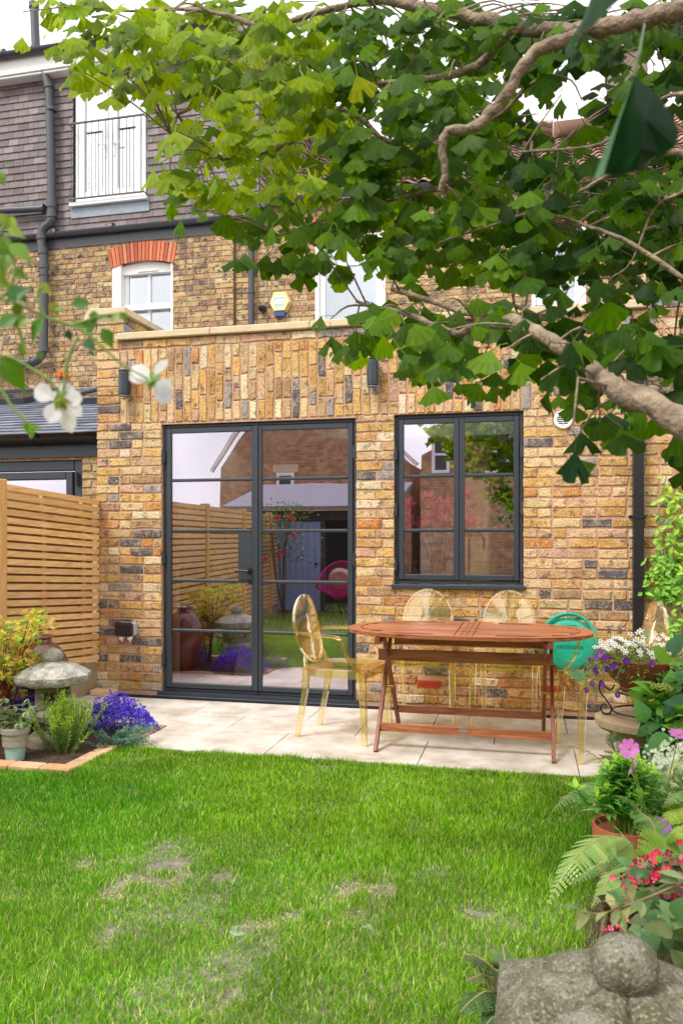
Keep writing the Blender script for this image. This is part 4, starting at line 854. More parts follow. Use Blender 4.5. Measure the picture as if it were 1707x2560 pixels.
# rim segments lie around the slats
def half(x, f=.9):
    a, b = TL / 2 * f, TW / 2 * f; u = min(1, abs(x) / a); return b * (1 - u ** 2.5) ** (1 / 2.5)
for i in range(N_):
    j = (i + 1) % N_; g = 1.0; h = .9
    p = [Vector((TX + out[i][0] * g, TY + out[i][1] * g, 0)), Vector((TX + out[j][0] * g, TY + out[j][1] * g, 0)), Vector((TX + out[j][0] * h, TY + out[j][1] * h, 0)), Vector((TX + out[i][0] * h, TY + out[i][1] * h, 0))]
    mb.hexa([q + UP * (TZ - .0055) for q in p] + [q + UP * TZ for q in p], (1, 1, 1))
for side in (-1, 1):
    nsl = 9; 
    for k in range(nsl):
        y0 = -TW / 2 * .89 + k * TW * .89 / nsl + .002; y1 = y0 + TW * .89 / nsl - .004; ym = max(abs(y0), abs(y1)); b = TW / 2 * .9; xe = TL / 2 * .895 * (max(0, 1 - (ym / b) ** 2.5)) ** (1 / 2.5) - .003; xe2 = xe
        if xe < .1: xe = .12
        c = U(.72, 1.18); a0, a1 = (.058, xe) if side > 0 else (-xe, -.058)
        mb.bbox((TX + a0, TY + y0, TZ - .0055), (TX + a1, TY + y1, TZ + .0004), .0015, (c, c * .98, c * .96))
for k in range(3): a = -.05 + k * .0345; c = U(.85, 1.05); mb.bbox((TX + a, TY - TW * .448, TZ - .0055), (TX + a + .0315, TY - .025, TZ + .0006), .0015, (c, c, c)); mb.bbox((TX + a, TY + .025, TZ - .0055), (TX + a + .0315, TY + TW * .448, TZ + .0006), .0015, (c, c, c))
mb.lathe([(.001, 0), (.03, 0), (.028, .004), (.018, .004)], (TX, TY, TZ - .004), 16, (.5, .5, .5))
mb.build('table_top', M['acacia'], tb)
def beam(mb, a, b, w_, h, col=(1, 1, 1), side=None):
    a, b = Vector(a), Vector(b); d = (b - a).normalized(); s = (side or (UP if abs(d.z) < .9 else Vector((0, 1, 0)))); u = d.cross(s).normalized(); v_ = u.cross(d).normalized(); u *= w_ / 2; v_ *= h / 2
    mb.rings([[p + u * i * f + v_ * j * g for i, j, f, g in ((-1, -1, 1, .85), (-1, -1, .85, 1), (1, -1, .85, 1), (1, -1, 1, .85), (1, 1, 1, .85), (1, 1, .85, 1), (-1, 1, .85, 1), (-1, 1, 1, .85))] for p in (a, b)], col)
xl, xr = -.905, .146; yf, yb_ = -1.31, -.66
for x, o_ in ((xl, 1), (xr, -1)):
    mb = MB(); beam(mb, (x, yf, 0), (x, yb_ - .03, TZ - .03), .022, .042, side=Vector((0, 1, 0))); mb.build('leg', M['acacia_y'], tb)
    mb = MB(); beam(mb, (x + o_ * .045, yb_, 0), (x + o_ * .045, yf + .05, TZ - .03), .022, .042, side=Vector((0, 1, 0))); mb.build('leg', M['acacia_y'], tb)
    mb = MB(); beam(mb, (x + o_ * .02, TY - .36, TZ - .047), (x + o_ * .02, TY + .36, TZ - .047), .03, .04); mb.build('top_batten', M['acacia_y'], tb)
    mb = MB(); zc_ = TZ * .5; mb.tube([(x - o_ * .014, (yf + yb_) / 2, zc_ - .02), (x + o_ * .06, (yf + yb_) / 2, zc_ - .02)], .01, 10); mb.build('pivot', M['brass'], tb)
fz = lambda z: yf + (yb_ - .03 - yf) * z / (TZ - .03)
bz_ = lambda z: yb_ + (yf + .05 - yb_) * z / (TZ - .03)
for (y, z, h, a0, a1) in ((fz(.13) - .0, .13, .05, xl + .012, xr - .012), (bz_(.16), .16, .045, xl + .058, xr - .058), (bz_(.575), .575, .07, xl - .01, xr + .0), (fz(.6), .615, .045, xl + .03, xr - .03)):
    mb = MB(); c = U(.9, 1.05); beam(mb, (a0, y, z), (a1, y, z), .02, h, (c, c, c)); rl = mb.build('rail', M['acacia'], tb)
    if z == .13: mb = MB(); c_ = W(1157, 1841, y - .012); mb.rings([[Vector((c_.x + math.cos(t_) * .03, yy_, z + .003 + math.sin(t_) * .012)) for t_ in [k * math.pi / 8 for k in range(16)]] for yy_ in (y - .0105, y - .0125)]); mb.build('metal_badge', M['lead'], rl)
# ghost armchair, facing -y at rotation 0 (front towards -y)
def rrect(c, u, v_, w_, d_, e=.25):
    return [c + u * (w_ / 2 * i) + v_ * (d_ / 2 * j) for i, j in ((-1, -1 + e), (-1 + e, -1), (1 - e, -1), (1, -1 + e), (1, 1 - e), (1 - e, 1), (-1 + e, 1), (-1, 1 - e))]
def band(mb, pts, w_, th, wdir):
    pts = [Vector(p) for p in pts]; rs = []
    for i, p in enumerate(pts):
        t_ = (pts[min(i + 1, len(pts) - 1)] - pts[max(i - 1, 0)]).normalized(); s = wdir.normalized(); n_ = t_.cross(s).normalized(); s2 = n_.cross(t_).normalized()
        ww = w_[i] if hasattr(w_, '__len__') else w_
        rs.append(rrect(p, s2, n_, ww, th, .2))
    mb.rings(rs)
M['acr_edge'] = glassmat('amber_edge', (.985, .90, .64), (1, .95, .85), .12, .03, edge=.55, graze=(.95, .66, .25), pale_sheen=(1, .78, .35))
def make_chair(label, arms=True):
    t = thing('transparent_armchair', label, 'chair', (0, 0, 0), 'amber transparent armchairs round the table')
    X, Yv = Vector((1, 0, 0)), Vector((0, 1, 0)); SH = .47
    # seat: rounded slab with a raised apron rim
    so = []
    for k in range(36):
        a = 2 * math.pi * k / 36; c_, s_ = math.cos(a), math.sin(a); n_ = 4.5; wx = .245 - .03 * (s_ > 0) * abs(s_); so.append((wx * math.copysign(abs(c_) ** (2 / n_), c_), .225 * math.copysign(abs(s_) ** (2 / n_), s_)))
    mb = MB(); mb.rings([[Vector((x * f, y * f, z)) for x, y in so] for f, z in ((1, SH - .055), (1, SH - .004), (.985, SH), (.95, SH - .001), (.5, SH - .008))] + [[Vector((x * f, y * f, z)) for x, y in so] for f, z in ((.5, SH - .014), (.955, SH - .008), (.965, SH - .055))], cap=False, closed=True); mb.build('seat', M['acrylic'], t, True)
    for sx in (-1, 1):
        mb = MB(); p0, p1 = Vector((sx * .225, -.205, SH - .004)), Vector((sx * .235, -.225, 0)); mb.rings([rrect(p0, X, Yv, .048, .048), rrect(p1, X, Yv, .03, .03)]); mb.build('leg', M['acrylic'], t)
        mb = MB(); mb.rings([rrect(p, X, Yv, w_, w_) for p, w_ in ((Vector((sx * .185, .2, SH - .004)), .045), (Vector((sx * .18, .215, .3)), .038), (Vector((sx * .175, .275, 0)), .03))]); mb.build('leg', M['acrylic'], t)
    # oval back on its stem
    bc = Vector((0, .262, .70)); tilt = Vector((0, math.sin(R(13)), math.cos(R(13)))); nb = X.cross(tilt).normalized()
    o_ = lambda f, y, e=0: [bc + X * math.cos(a) * (.19 * f) + tilt * math.sin(a) * (.232 * f) + nb * (y + .025 * math.cos(a) ** 2 * f * -1) for a in [2 * math.pi * k / 36 for k in range(36)]]
    mb = MB(); mb.rings([o_(f, .004) for f in (.12, .35, .6, .8, .92)] + [o_(f, -.004) for f in (.92, .8, .6, .35, .12)], cap=True); bk = mb.build('backrest', M['acrylic'], t, True)
    mb = MB(); mb.rings([o_(.925, .011), o_(1, .009), o_(1, -.009), o_(.925, -.011)], cap=False, closed=True); mb.build('rim', M['acr_edge'], bk)
    for sx in (-1, 1):
        mb = MB(); band(mb, [(sx * .17, .205, SH - .03), (sx * .155, .225, SH + .03), (sx * .125, .235, SH + .08)], [.05, .035, .028], .016, X); mb.build('back_post', M['acrylic'], t)
        mb = MB(); band(mb, [(sx * .165, .262, .68), (sx * .20, .225, .685), (sx * .245, .1, .685), (sx * .262, -.03, .68), (sx * .262, -.075, .665), (sx * .258, -.09, .635), (sx * .25, -.11, .56), (sx * .235, -.15, .5), (sx * .225, -.205, SH - .01)], [.03, .034, .038, .038, .034, .03, .032, .04, .048], .02, Vector((1, 0, 0)) if 0 else Vector((sx * .9, .25, .1))); mb.build('arm', M['acr_edge'], t)
    return t
ch = make_chair('amber transparent armchair at the left end of the table, back to the glazed doors')
spots = [((-1.175, -.93), R(80), None), ((-.727, -.43), R(0), 'amber transparent armchair between table and wall, left one of the rear pair'), ((-.133, -.45), R(0), 'amber transparent armchair between table and wall, under the right part of the window'), ((.46, -1.02), R(-77), 'amber transparent armchair at the right end of the table, in front of the hose reel')]
for i, (p, a, lb_) in enumerate(spots):
    o = ch if i == 0 else copy_tree(ch); o.location = (p[0], p[1], 0); o.rotation_euler = (0, 0, a)
    if lb_: o['label'] = lb_
# ================================================================== plants
def leafmat(name, rough=.42, trans=.3, spec=.45, tval=1.35):
    return mat(name, 'ffffff', rough, .14, 30, usecol=True, trans=trans, spec=spec, tval=tval)
M['leaf'] = leafmat('leaf'); M['petal'] = leafmat('petal', .6, .35, .2); M['frond'] = leafmat('fern_frond', .5, .25); M['bark'] = mat('bark', '5f5042', .85, .25, 22, 1, 60, usecol=False, var2='a08d76', dist=.015)
M['stemc'] = mat('stems', 'ffffff', .6, .1, 10, usecol=True)
def jc(h, a=.15):
    c = srgb(h); f = U(1 - a, 1 + a); return (min(1, c[0] * f * U(.93, 1.07)), min(1, c[1] * f), min(1, c[2] * f * U(.9, 1.1)))
def rv(a=1): return Vector((rnd.gauss(0, 1), rnd.gauss(0, 1), rnd.gauss(0, 1))).normalized() * a
def leaf(mb, p, d, n, L, w_, col, bend=.25, fold=.25, prof=(0, .6, 1, .75, 0)):
    d = d.normalized(); s = d.cross(n)
    if s.length < 1e-3: s = d.cross(Vector((1, .2, .1)))
    s.normalize(); n = s.cross(d).normalized(); k = len(prof) - 1; b = len(mb.v); c1 = tuple(q * .92 for q in col)
    for i, f in enumerate(prof):
        t_ = i / k; c = p + d * (L * t_) - n * (bend * L * t_ * t_)
        mb.v += [tuple(c - s * w_ / 2 * f + n * fold * w_ / 2 * f), tuple(c), tuple(c + s * w_ / 2 * f + n * fold * w_ / 2 * f)]
    for i in range(k):
        a = b + i * 3
        if i == 0: mb.face((a + 1, a + 4, a + 3), col); mb.face((a + 1, a + 5, a + 4), c1)
        elif i == k - 1: mb.face((a, a + 1, a + 4), col); mb.face((a + 1, a + 2, a + 4), c1)
        else: mb.face((a, a + 1, a + 4, a + 3), col); mb.face((a + 1, a + 2, a + 5, a + 4), c1)
def curve(pts, n=12):
    pts = [Vector(p) for p in pts]; P_ = [pts[0] * 2 - pts[1]] + pts + [pts[-1] * 2 - pts[-2]]; out = []
    for i in range(1, len(P_) - 2):
        for k in range(n):
            t_ = k / n; a, b, c, d = P_[i - 1:i + 3]; out.append(.5 * ((2 * b) + (c - a) * t_ + (2 * a - 5 * b + 4 * c - d) * t_ * t_ + (3 * b - a - 3 * c + d) * t_ ** 3))
    out.append(pts[-1]); return out
def fern_frond(fm, sm, pts, width, col, stemcol='9a8a55', pin=22, droop=.25, detail=7):
    cv = curve(pts, 10); n = len(cv) - 1; sm.tube(cv[::2] + [cv[-1]], [.0032 * (1 - .7 * i / (len(cv[::2]))) for i in range(len(cv[::2]) + 1)], 5, srgb(stemcol))
    for k in range(pin):
        t_ = .1 + .9 * k / pin; i = min(n - 1, int(t_ * n)); f = t_ * n - i; p = cv[i].lerp(cv[i + 1], f); d = (cv[i + 1] - cv[i]).normalized()
        s = d.cross(UP)
        if s.length < .2: s = d.cross(Vector((.3, 1, 0)))
        s.normalize(); up_ = s.cross(d).normalized(); prof = math.sin(min(1, t_ * 1.02 + .12) ** .8 * math.pi) ** .7 if t_ < .98 else .1
        L = width * max(.08, (1 - t_) ** .75 * (1.0 if t_ > .25 else .65 + 1.4 * t_))
        for sd_ in (-1, 1):
            dd = (s * sd_ + d * .45 - up_ * (droop + U(-.1, .15)) + rv(.06)).normalized(); m_ = detail if L > width * .35 else 4; cc = jc(col, .18); e = up_
            q = d; pw = L * .17
            for a in range(m_):
                ta = (a + .3) / m_; pp = p + dd * (L * ta) - up_ * (L * .15 * ta * ta); ww = pw * (1 - ta) ** .6 + .002; st = L / m_ * .52
                for s2 in (-1, 1): fm.poly([pp - dd * st * .8, pp + dd * st * .8, pp + dd * st * 1.1 + q * s2 * ww, pp - dd * st * .1 + q * s2 * ww * 1.05], cc if s2 > 0 else tuple(z * .9 for z in cc))
            
def P3(px, py, d): return P(px, py, d)
# ---- left bed
sl1 = thing('stone_lantern', 'small mossy granite lantern with onion finial standing in the left planting bed', 'stone lantern', (-2.92, -1.58, 0))
LX, LY = W(134, 1700, -1.58).x, -1.58
M['granite'] = mat('weathered_granite', '8f8c83', .92, .3, 28, 1, 70, var2='d3d0c6', dist=.012); granite_spots(M['granite']); M['granite2'] = mat('mossy_granite', '6e6859', .95, .35, 22, .9, 60, var2='8f8a78')
def wobf(u, r, z): return 1
mb = MB()
def hexwob(amp, n=8): return lambda u, r, z: 1 + (amp * math.cos(u * 2 * math.pi * n) if r > .12 else 0)
mb.lathe([(.001, .40), (.17, .385), (.205, .39), (.222, .41), (.224, .445), (.19, .468), (.185, .474), (.13, .50), (.06, .522), (.045, .528)], (LX, LY, 0), 64, wob=hexwob(.055)); mb.build('roof', M['granite'], sl1, True)
mb = MB(); mb.lathe([(.04, .522), (.05, .528), (.062, .55), (.06, .575), (.04, .597), (.015, .607), (.001, .614)], (LX, LY, 0), 24); mb.build('finial', M['granite'], sl1, True)
mb = MB()
for k in range(4):
    m_ = Matrix.Translation((LX, LY, 0)) @ Matrix.Rotation(k * math.pi / 2 + .5, 4, 'Z')
    for a, b in (((-.1, -.1, .235), (-.045, -.06, .384)), ((.045, -.1, .235), (.0995, -.06, .384)), ((-.044, -.099, .235), (.044, -.06, .28)), ((-.044, -.099, .345), (.044, -.06, .384))): mb.box(a, b, m=m_)
mb.build('fire_box', M['granite2'], sl1)
mb = MB(); mb.lathe([(.08, .13), (.17, .17), (.18, .2), (.17, .225), (.1, .236), (.001, .236)], (LX, LY, 0), 6); mb.build('platform', M['granite'], sl1)
mb = MB(); mb.lathe([(.17, -.02), (.16, .05), (.09, .10), (.085, .135), (.001, .135)], (LX, LY, 0), 24); mb.build('base', M['granite2'], sl1, True)
ux, uy = W(104, 1640, -1.14).x, -1.14
M['urn'] = mat('glazed_brown_clay', '6b3a2b', .22, .15, 7, .1, 30, coat=.5)
mb = MB(); mb.lathe([(.09, 0), (.11, .05), (.175, .22), (.192, .35), (.18, .45), (.125, .54), (.07, .58), (.065, .60), (.085, .615), (.08, .625), (.055, .61), (.048, .58)], (ux, uy, 0), 40); tag(mb.build('clay_urn', M['urn'], None, True), 'large glossy brown clay urn standing by the fence behind the stone lantern', 'urn')
def planted_pot(name, label, c, r0, r1, h, matl, bands=None):
    t = thing(name, label, 'plant pot', tuple(c)); mb = MB(); mb.lathe([(r0, 0), (r1, h * .86), (r1 + .008, h * .865), (r1 + .01, h), (r1 - .008, h), (r1 - .012, h * .9), (.001, h * .89)], tuple(c), 32); mb.build('pot', matl, t, True); return t
c = G(39, 1898, .0); t = planted_pot('plant_pot', 'small two tone grey and pale blue pot with leafy plant by the bed edge', c, .052, .071, .185, mat('duck_egg_glaze', '8fb6b4', .4))
mb = MB(); mb.lathe([(.0722, .12), (.0715, .085), (.067, .085)], tuple(c), 32); mb.lathe([(.0735, .158), (.0725, .122)], tuple(c), 32); mb.lathe([(.083, .16), (.0835, .187), (.074, .187)], tuple(c), 32); mb.build('glaze_band', mat('taupe_glaze', '9c968a', .5), t, True)
mb = MB(); st_ = MB()
for k in range(16):
    a = U(0, 6.3); tip = c + Vector((math.cos(a) * U(.02, .09), math.sin(a) * U(.02, .09), U(.22, .36))); st_.tube([c + Vector((0, 0, .16)), c + Vector((0, 0, .2)).lerp(tip, .5), tip], .0025, 4, srgb('6c7a4a'))
    for q in range(9): f = U(.3, 1); leaf(mb, (c + Vector((0, 0, .17))).lerp(tip, f), (rv() + Vector((math.cos(a), math.sin(a), .3))), UP, U(.035, .06), U(.018, .028), jc(rnd.choice(['7f9a6a', '6f8f58', '9db07f'])), .4)
mb.build('foliage', M['leaf'], t); st_.build('stems', M['stemc'], t)
def bush(name, label, cat, base, tips, leaf_fn, nleaf, stemcol, stem_r=.003, group=None):
    t = thing(name, label, cat, tuple(base), group); mb = MB(); st_ = MB()
    for b0, tip in tips:
        mid = b0.lerp(tip, .55) + (tip - b0).cross(rv()).normalized() * (tip - b0).length * .06; cv = curve([b0, mid, tip], 6); st_.tube(cv, [stem_r * (1 - .6 * i / len(cv)) for i in range(len(cv))], 5, srgb(stemcol)); leaf_fn(mb, cv)
    mb.build('foliage', M['leaf'], t); st_.build('stems', M['stemc'], t); return t
# rosemary
rb = G(158, 1880, 0); tips = []
for k in range(95):
    a = U(0, 6.3); r_ = abs(rnd.gauss(0, .12)); h = U(.22, .40) * (1 - r_ * 1.3); tips.append((rb + Vector((math.cos(a) * r_ * .4, math.sin(a) * r_ * .35, -.01)), rb + Vector((math.cos(a) * r_ * 1.35, math.sin(a) * r_ * .9, max(.1, h)))))
def ros(mb, cv):
    n = len(cv) - 1
    for k in range(84):
        t_ = U(.12, 1) * n * .999; i = int(t_); p = cv[i].lerp(cv[i + 1], t_ - i); d = (cv[i + 1] - cv[i]).normalized(); top = t_ / n; leaf(mb, p, d * .9 + rv(.85), rv(), U(.014, .026), .0038, jc('a4cc44' if top > .6 else ('74a844' if top > .3 else '588a4a'), .2), .1, .1, (0, 1, 1, 0))
bush('rosemary_bush', 'upright green rosemary bush in front of the small stone lantern', 'shrub', rb, tips, ros, 0, '6a6a3a')
# lobelia
def lobelia(label, c, rx, ry, h, n):
    t = thing('lobelia', label, 'flowers', tuple(c), 'clumps of blue lobelia'); mb = MB(); fl = MB()
    for k in range(n):
        a = U(0, 6.3); r_ = math.sqrt(U(0, 1)) * U(.85, 1.12); hh = h * (1 - r_ * r_ * .8) * (.72 + .5 * abs(math.sin(a * 2.5 + r_ * 5 + c.x * 9)) ) ; p = c + Vector((math.cos(a) * rx * r_, math.sin(a) * ry * r_, hh * U(.55, 1.05) + .01))
        if k % 3 == 0: leaf(mb, p - UP * .02, rv() + UP * .8, rv(), .02, .006, jc('4f7a3a', .25), .2)
        col = jc(rnd.choice(['5a3fd0', '6a48d8', '4634b8', '7d5be0']), .15); d = (rv(.7) + Vector((math.cos(a) * .5, math.sin(a) * .5 - .6, .7))).normalized(); s = d.cross(rv()).normalized(); u = d.cross(s)
        for q in range(5):
            an = q * 1.257 + U(-.2, .2); e = s * math.cos(an) + u * math.sin(an); g_ = s * -math.sin(an) + u * math.cos(an); L = U(.008, .012); fl.poly([p, p + e * L * .6 + g_ * .0035, p + e * L + d * .001, p + e * L * .6 - g_ * .0035], col)
        if k % 5 == 0: fl.poly([p + s * .002 + d * .001, p + u * .002 + d * .001, p - s * .002 + d * .001, p - u * .002 + d * .001], (.9, .9, .95))
    m_ = MB()
    for k in range(n // 2): a = U(0, 6.3); r_ = math.sqrt(U(0, 1)); p = c + Vector((math.cos(a) * rx * r_ * .95, math.sin(a) * ry * r_ * .95, U(0, h * .8) * (1 - r_ * r_ * .7))); leaf(m_, p, rv() + UP, rv(), .025, .007, jc('47703a', .3), .2)
    for o_ in (m_,): 
        b = len(mb.v); mb.v += o_.v; mb.f += [tuple(i + b for i in f) for f in o_.f]; mb.c += o_.c
    mb.build('foliage', M['leaf'], t); fl.build('flowers', M['petal'], t)
lobelia('clump of violet blue lobelia right of the small stone lantern, spilling onto the patio', Vector((-2.74, -1.15, 0)), .29, .19, .21, 1700)
lobelia('clump of violet blue lobelia left of the small stone lantern under the maple', Vector((W(55, 1760, -1.3).x, -1.36, .02)), .2, .14, .25, 1100)
# juniper
jb = Vector((-2.56, -1.52, 0)); tips = []
for k in range(46):
    a = U(-2.2, 1.2); r_ = U(.08, .32); tips.append((jb + rv(.03), jb + Vector((math.cos(a) * r_ * 1.0 - .02, math.sin(a) * r_ * .6 + .05, U(.02, .12)))))
def jun(mb, cv):
    n = len(cv) - 1
    for k in range(90):
        t_ = U(.15, 1) * n * .999; i = int(t_); p = cv[i].lerp(cv[i + 1], t_ - i); d = (cv[i + 1] - cv[i]).normalized(); p = p + rv(.010); leaf(mb, p, d * .7 + rv(.8), rv(), U(.010, .02), .005, jc(rnd.choice(['7fa894', '6d9a86', '94b8a0', '5c8670']), .15), .1, .1, (0, 1, 1, 0))
bush('juniper', 'low spreading blue green juniper at the corner of the planting bed', 'shrub', jb, tips, jun, 0, '6a5a40')
# maple
mbse = G(12, 1850, 0); mbse = Vector((W(14, 1800, -1.62).x, -1.62, 0)); tips = []
zones = [(80, 1535), (60, 1560), (80, 1572), (70, 1595), (30, 1590), (10, 1575), (15, 1620), (40, 1630), (55, 1640), (60, 1655), (20, 1660), (40, 1680), (55, 1690), (10, 1700), (35, 1720), (-15, 1600), (-30, 1650), (-20, 1700), (-50, 1620), (65, 1600), (100, 1545), (0, 1560), (-40, 1570), (40, 1660)]
mp = thing('japanese_maple', 'small Japanese maple with yellow green pointed leaves and red stems at the left edge', 'tree', tuple(mbse)); mb = MB(); st_ = MB()
def mapleleaf(mb, p, d, n, L, col):
    d.normalize(); s = d.cross(n).normalized(); n = s.cross(d); 
    for an, l in ((-1.9, .45), (-1.15, .75), (-.55, .95), (0, 1.0), (.55, .95), (1.15, .75), (1.9, .45)):
        e = (d * math.cos(an) + s * math.sin(an)); g_ = (s * math.cos(an) - d * math.sin(an)); tip = p + e * L * l - n * L * .18 * l; mid = p + e * L * l * .45
        mb.poly([p, mid + g_ * L * .09, tip, mid - g_ * L * .09], col)
forks = [mbse + Vector((.02, 0, .25)), mbse + Vector((.06, .05, .35)), mbse + Vector((-.06, .03, .3)), mbse + Vector((0, -.05, .2))]
for f_ in forks: st_.tube(curve([mbse + rv(.02), mbse.lerp(f_, .5) + rv(.01), f_], 5), .006, 6, srgb('6b2a26'))
for zx, zy in zones:
    for q in range(3):
        c = W(zx + U(-14, 14), zy + U(-12, 12), mbse.y + U(-.16, .22)); f_ = rnd.choice(forks); cv = curve([f_, f_.lerp(c, .5) + Vector((0, 0, .02)), c], 5); st_.tube(cv, [.0035 * (1 - .6 * i / len(cv)) for i in range(len(cv))], 5, srgb('7c302a'))
        for k in range(11): p = c + Vector((rnd.gauss(0, .038), rnd.gauss(0, .05), rnd.gauss(0, .02))); mapleleaf(mb, p, Vector((U(-1, 1), U(-1, .5), U(-.9, .1))), UP + rv(.4), U(.03, .048), jc(rnd.choice(['d8cf52', 'c6c840', 'a8bf3c', 'e6c860', 'e8b870', '7fae34', 'c2d058', '5f9a30']), .12))
mb.build('foliage', M['leaf'], mp); st_.build('stems', M['stemc'], mp)
for k, (px, py) in enumerate(((25, 1800),)):
    pb = W(px, py, -1.5); t = thing('ground_plant', 'low green leafy ground plant under the maple beside the small pot', 'plant', (pb.x, -1.5, 0)); mb = MB()
    for q in range(60): mb_p = Vector((pb.x + rnd.gauss(0, .1), -1.6 + rnd.gauss(0, .12), U(.02, .14))); leaf(mb, mb_p, rv() + UP * .5, UP, U(.03, .05), .018, jc(rnd.choice(['6f8a3a', '8a9a48', '557a30']), .2))
    mb.build('foliage', M['leaf'], t)
# ---- right side: pedestal, bowl, pots, flowers
GX, GY = 1.0, 1.0
pc = P(1607, 1800, 3.8); PX, PY = pc.x, pc.y
ped = thing('stone_pedestal', 'weathered round sandstone pedestal with carved leaf drum at the right edge', 'pedestal', (PX, PY, 0))
M['sand'] = mat('sandstone', 'a08767', .9, .25, 10, .6, 60, var2='c0a884'); M['carved'] = mat('painted_carved_stone', '9c8474', .9, .5, 30, .8, 50, var2='b9c6b8')
mb = MB(); mb.lathe([(.15, .365), (.165, .385), (.205, .40), (.222, .415), (.222, .445), (.21, .452), (.001, .452)], (PX, PY, 0), 48); mb.build('cap', M['sand'], ped, True)
mb = MB()
def carve(u, r, z): return 1 + .035 * abs(math.sin(u * math.pi * 18 + (math.pi / 2 if int(z / .055) % 2 else 0))) * (0.4 + .6 * abs(math.sin(z * 57)))
mb.lathe([(.13, .03)] + [(.125 - .008 * math.sin(k / 16 * math.pi), .04 + k * .02) for k in range(16)] + [(.15, .364)], (PX, PY, 0), 108, wob=carve); mb.build('drum', M['carved'], ped, True)
mb = MB(); mb.lathe([(.2, 0), (.2, .03), (.16, .045), (.13, .06)], (PX, PY, 0), 32); mb.build('plinth', M['sand'], ped, True)
bw = thing('bowl_planter', 'shallow terracotta bowl of white and violet flowers raised on a stand over the pedestal', 'planter', (PX, PY, .59))
M['terra'] = mat('terracotta', '8f4a32', .75, .2, 8, .3, 50); M['terra2'] = mat('terracotta_pot', 'a8553a', .75, .18, 8, .3, 50, var2='b9704f')
mb = MB(); mb.lathe([(.001, .575), (.10, .575), (.108, .59), (.105, .6), (.15, .64), (.19, .695), (.203, .735), (.195, .737), (.18, .7), (.001, .69)], (PX, PY, 0), 48); mb.build('bowl', M['terra'], bw, True)
fo, fl, st_ = MB(), MB(), MB()
def flower(fl, p, d, r_, n, col, cen=None, wid=.5, cup=.2):
    d = d.normalized(); s = d.cross(rv()).normalized(); u = d.cross(s)
    for q in range(n):
        an = q * 2 * math.pi / n + U(-.08, .08); e = s * math.cos(an) + u * math.sin(an); g_ = s * -math.sin(an) + u * math.cos(an); w_ = r_ * wid; a = p + e * r_ * .1
        fl.poly([a, p + e * r_ * .45 + g_ * w_ * .75 + d * r_ * cup * .5, p + e * r_ * .85 + g_ * w_ + d * r_ * cup * .8, p + e * r_ + g_ * w_ * .3 + d * r_ * cup, p + e * r_ * 1.02 - g_ * w_ * .3 + d * r_ * cup, p + e * r_ * .85 - g_ * w_ + d * r_ * cup * .8, p + e * r_ * .45 - g_ * w_ * .75 + d * r_ * cup * .5], tuple(min(1, c * U(.9, 1.08)) for c in col))
    if cen: fl.lathe([(r_ * .14, 0), (r_ * .13, r_ * .12), (.0005, r_ * .17)], tuple(p), 8, cen)
for k in range(1500):
    a = U(0, 6.3); r_ = math.sqrt(U(0, 1)) * .235; p = Vector((PX + math.cos(a) * r_, PY + math.sin(a) * r_, .70 + U(.0, .10) * (1.25 - r_ * 3))); 
    if r_ > .19: p.z -= U(0, .07)
    leaf(fo, p, rv() + Vector((math.cos(a), math.sin(a), .5)), UP, U(.014, .028), .010, jc(rnd.choice(['6f9a3c', '55803a', '86ad50', '3f6a34']), .2))
for k in range(85):
    a = U(0, 6.3); r_ = math.sqrt(U(0, 1)) * .23; p = Vector((PX + math.cos(a) * r_, PY + math.sin(a) * r_, .765 + U(.0, .10) * (1.15 - r_ * 3.4))); flower(fl, p, Vector((U(-.5, .5), -.6, .8)), U(.012, .017), 5, srgb('f2f2ee'), srgb('c8d060'), .26, .1)
for k in range(34):
    a = U(0, 6.3); r_ = U(.17, .25); p = Vector((PX + math.cos(a) * r_, PY + math.sin(a) * r_, .70 + U(-.06, .07))); flower(fl, p, Vector((math.cos(a), math.sin(a) - .5, .3)), U(.012, .017), 5, srgb(rnd.choice(['7a2fb0', '8f4ad0', '6a2a9a'])), srgb('3a1460'), .5, .15)
for k in range(8):
    a = U(2.6, 5.6); q = Vector((PX + math.cos(a) * .2, PY + math.sin(a) * .2, .73)); e = q + Vector((math.cos(a) * .06, math.sin(a) * .05, -U(.06, .16))); cv = curve([q, q.lerp(e, .4) + Vector((math.cos(a) * .03, math.sin(a) * .03, .02)), e], 5); st_.tube(cv, .0018, 4, srgb('6a8a4a'))
    for w_ in range(14): leaf(fo, cv[rnd.randrange(2, len(cv))] + rv(.006), rv(), UP, .022, .010, jc('6f9a4a', .2))
    flower(fl, e, Vector((math.cos(a), -1, 0)), .014, 5, srgb('8034b8'), srgb('e0c040'), .5, .15)
fo.build('foliage', M['leaf'], bw); fl.build('flowers', M['petal'], bw); st_.build('stems', M['stemc'], bw)
ir = thing('iron_stand', 'black wrought iron scroll stand holding the flower bowl on the pedestal', 'plant stand', (PX, PY, .452))
for k in range(4):
    a = R(-95) + k * math.pi / 2; e = Vector((math.cos(a), math.sin(a), 0)); B = Vector((PX, PY, 0)); mb = MB()
    prof = [(.125, .60), (.14, .575), (.165, .585), (.185, .615), (.2, .60), (.195, .56), (.165, .52), (.145, .475), (.16, .456), (.185, .462), (.195, .485), (.18, .503), (.165, .495)]
    pts_ = curve([B + e * (r_ if i > 3 else r_ + .005) + UP * z for i, (r_, z) in enumerate(prof)], 4); s = e.cross(UP)
    rs = []
    for i, p in enumerate(pts_): t_ = (pts_[min(i + 1, len(pts_) - 1)] - pts_[max(i - 1, 0)]).normalized(); n_ = t_.cross(s).normalized(); rs.append([p + s * .010 + n_ * .003, p + s * .010 - n_ * .003, p - s * .010 - n_ * .003, p - s * .010 + n_ * .003])
    mb.rings(rs); mb.build('scroll_leg', M['black_iron'], ir)
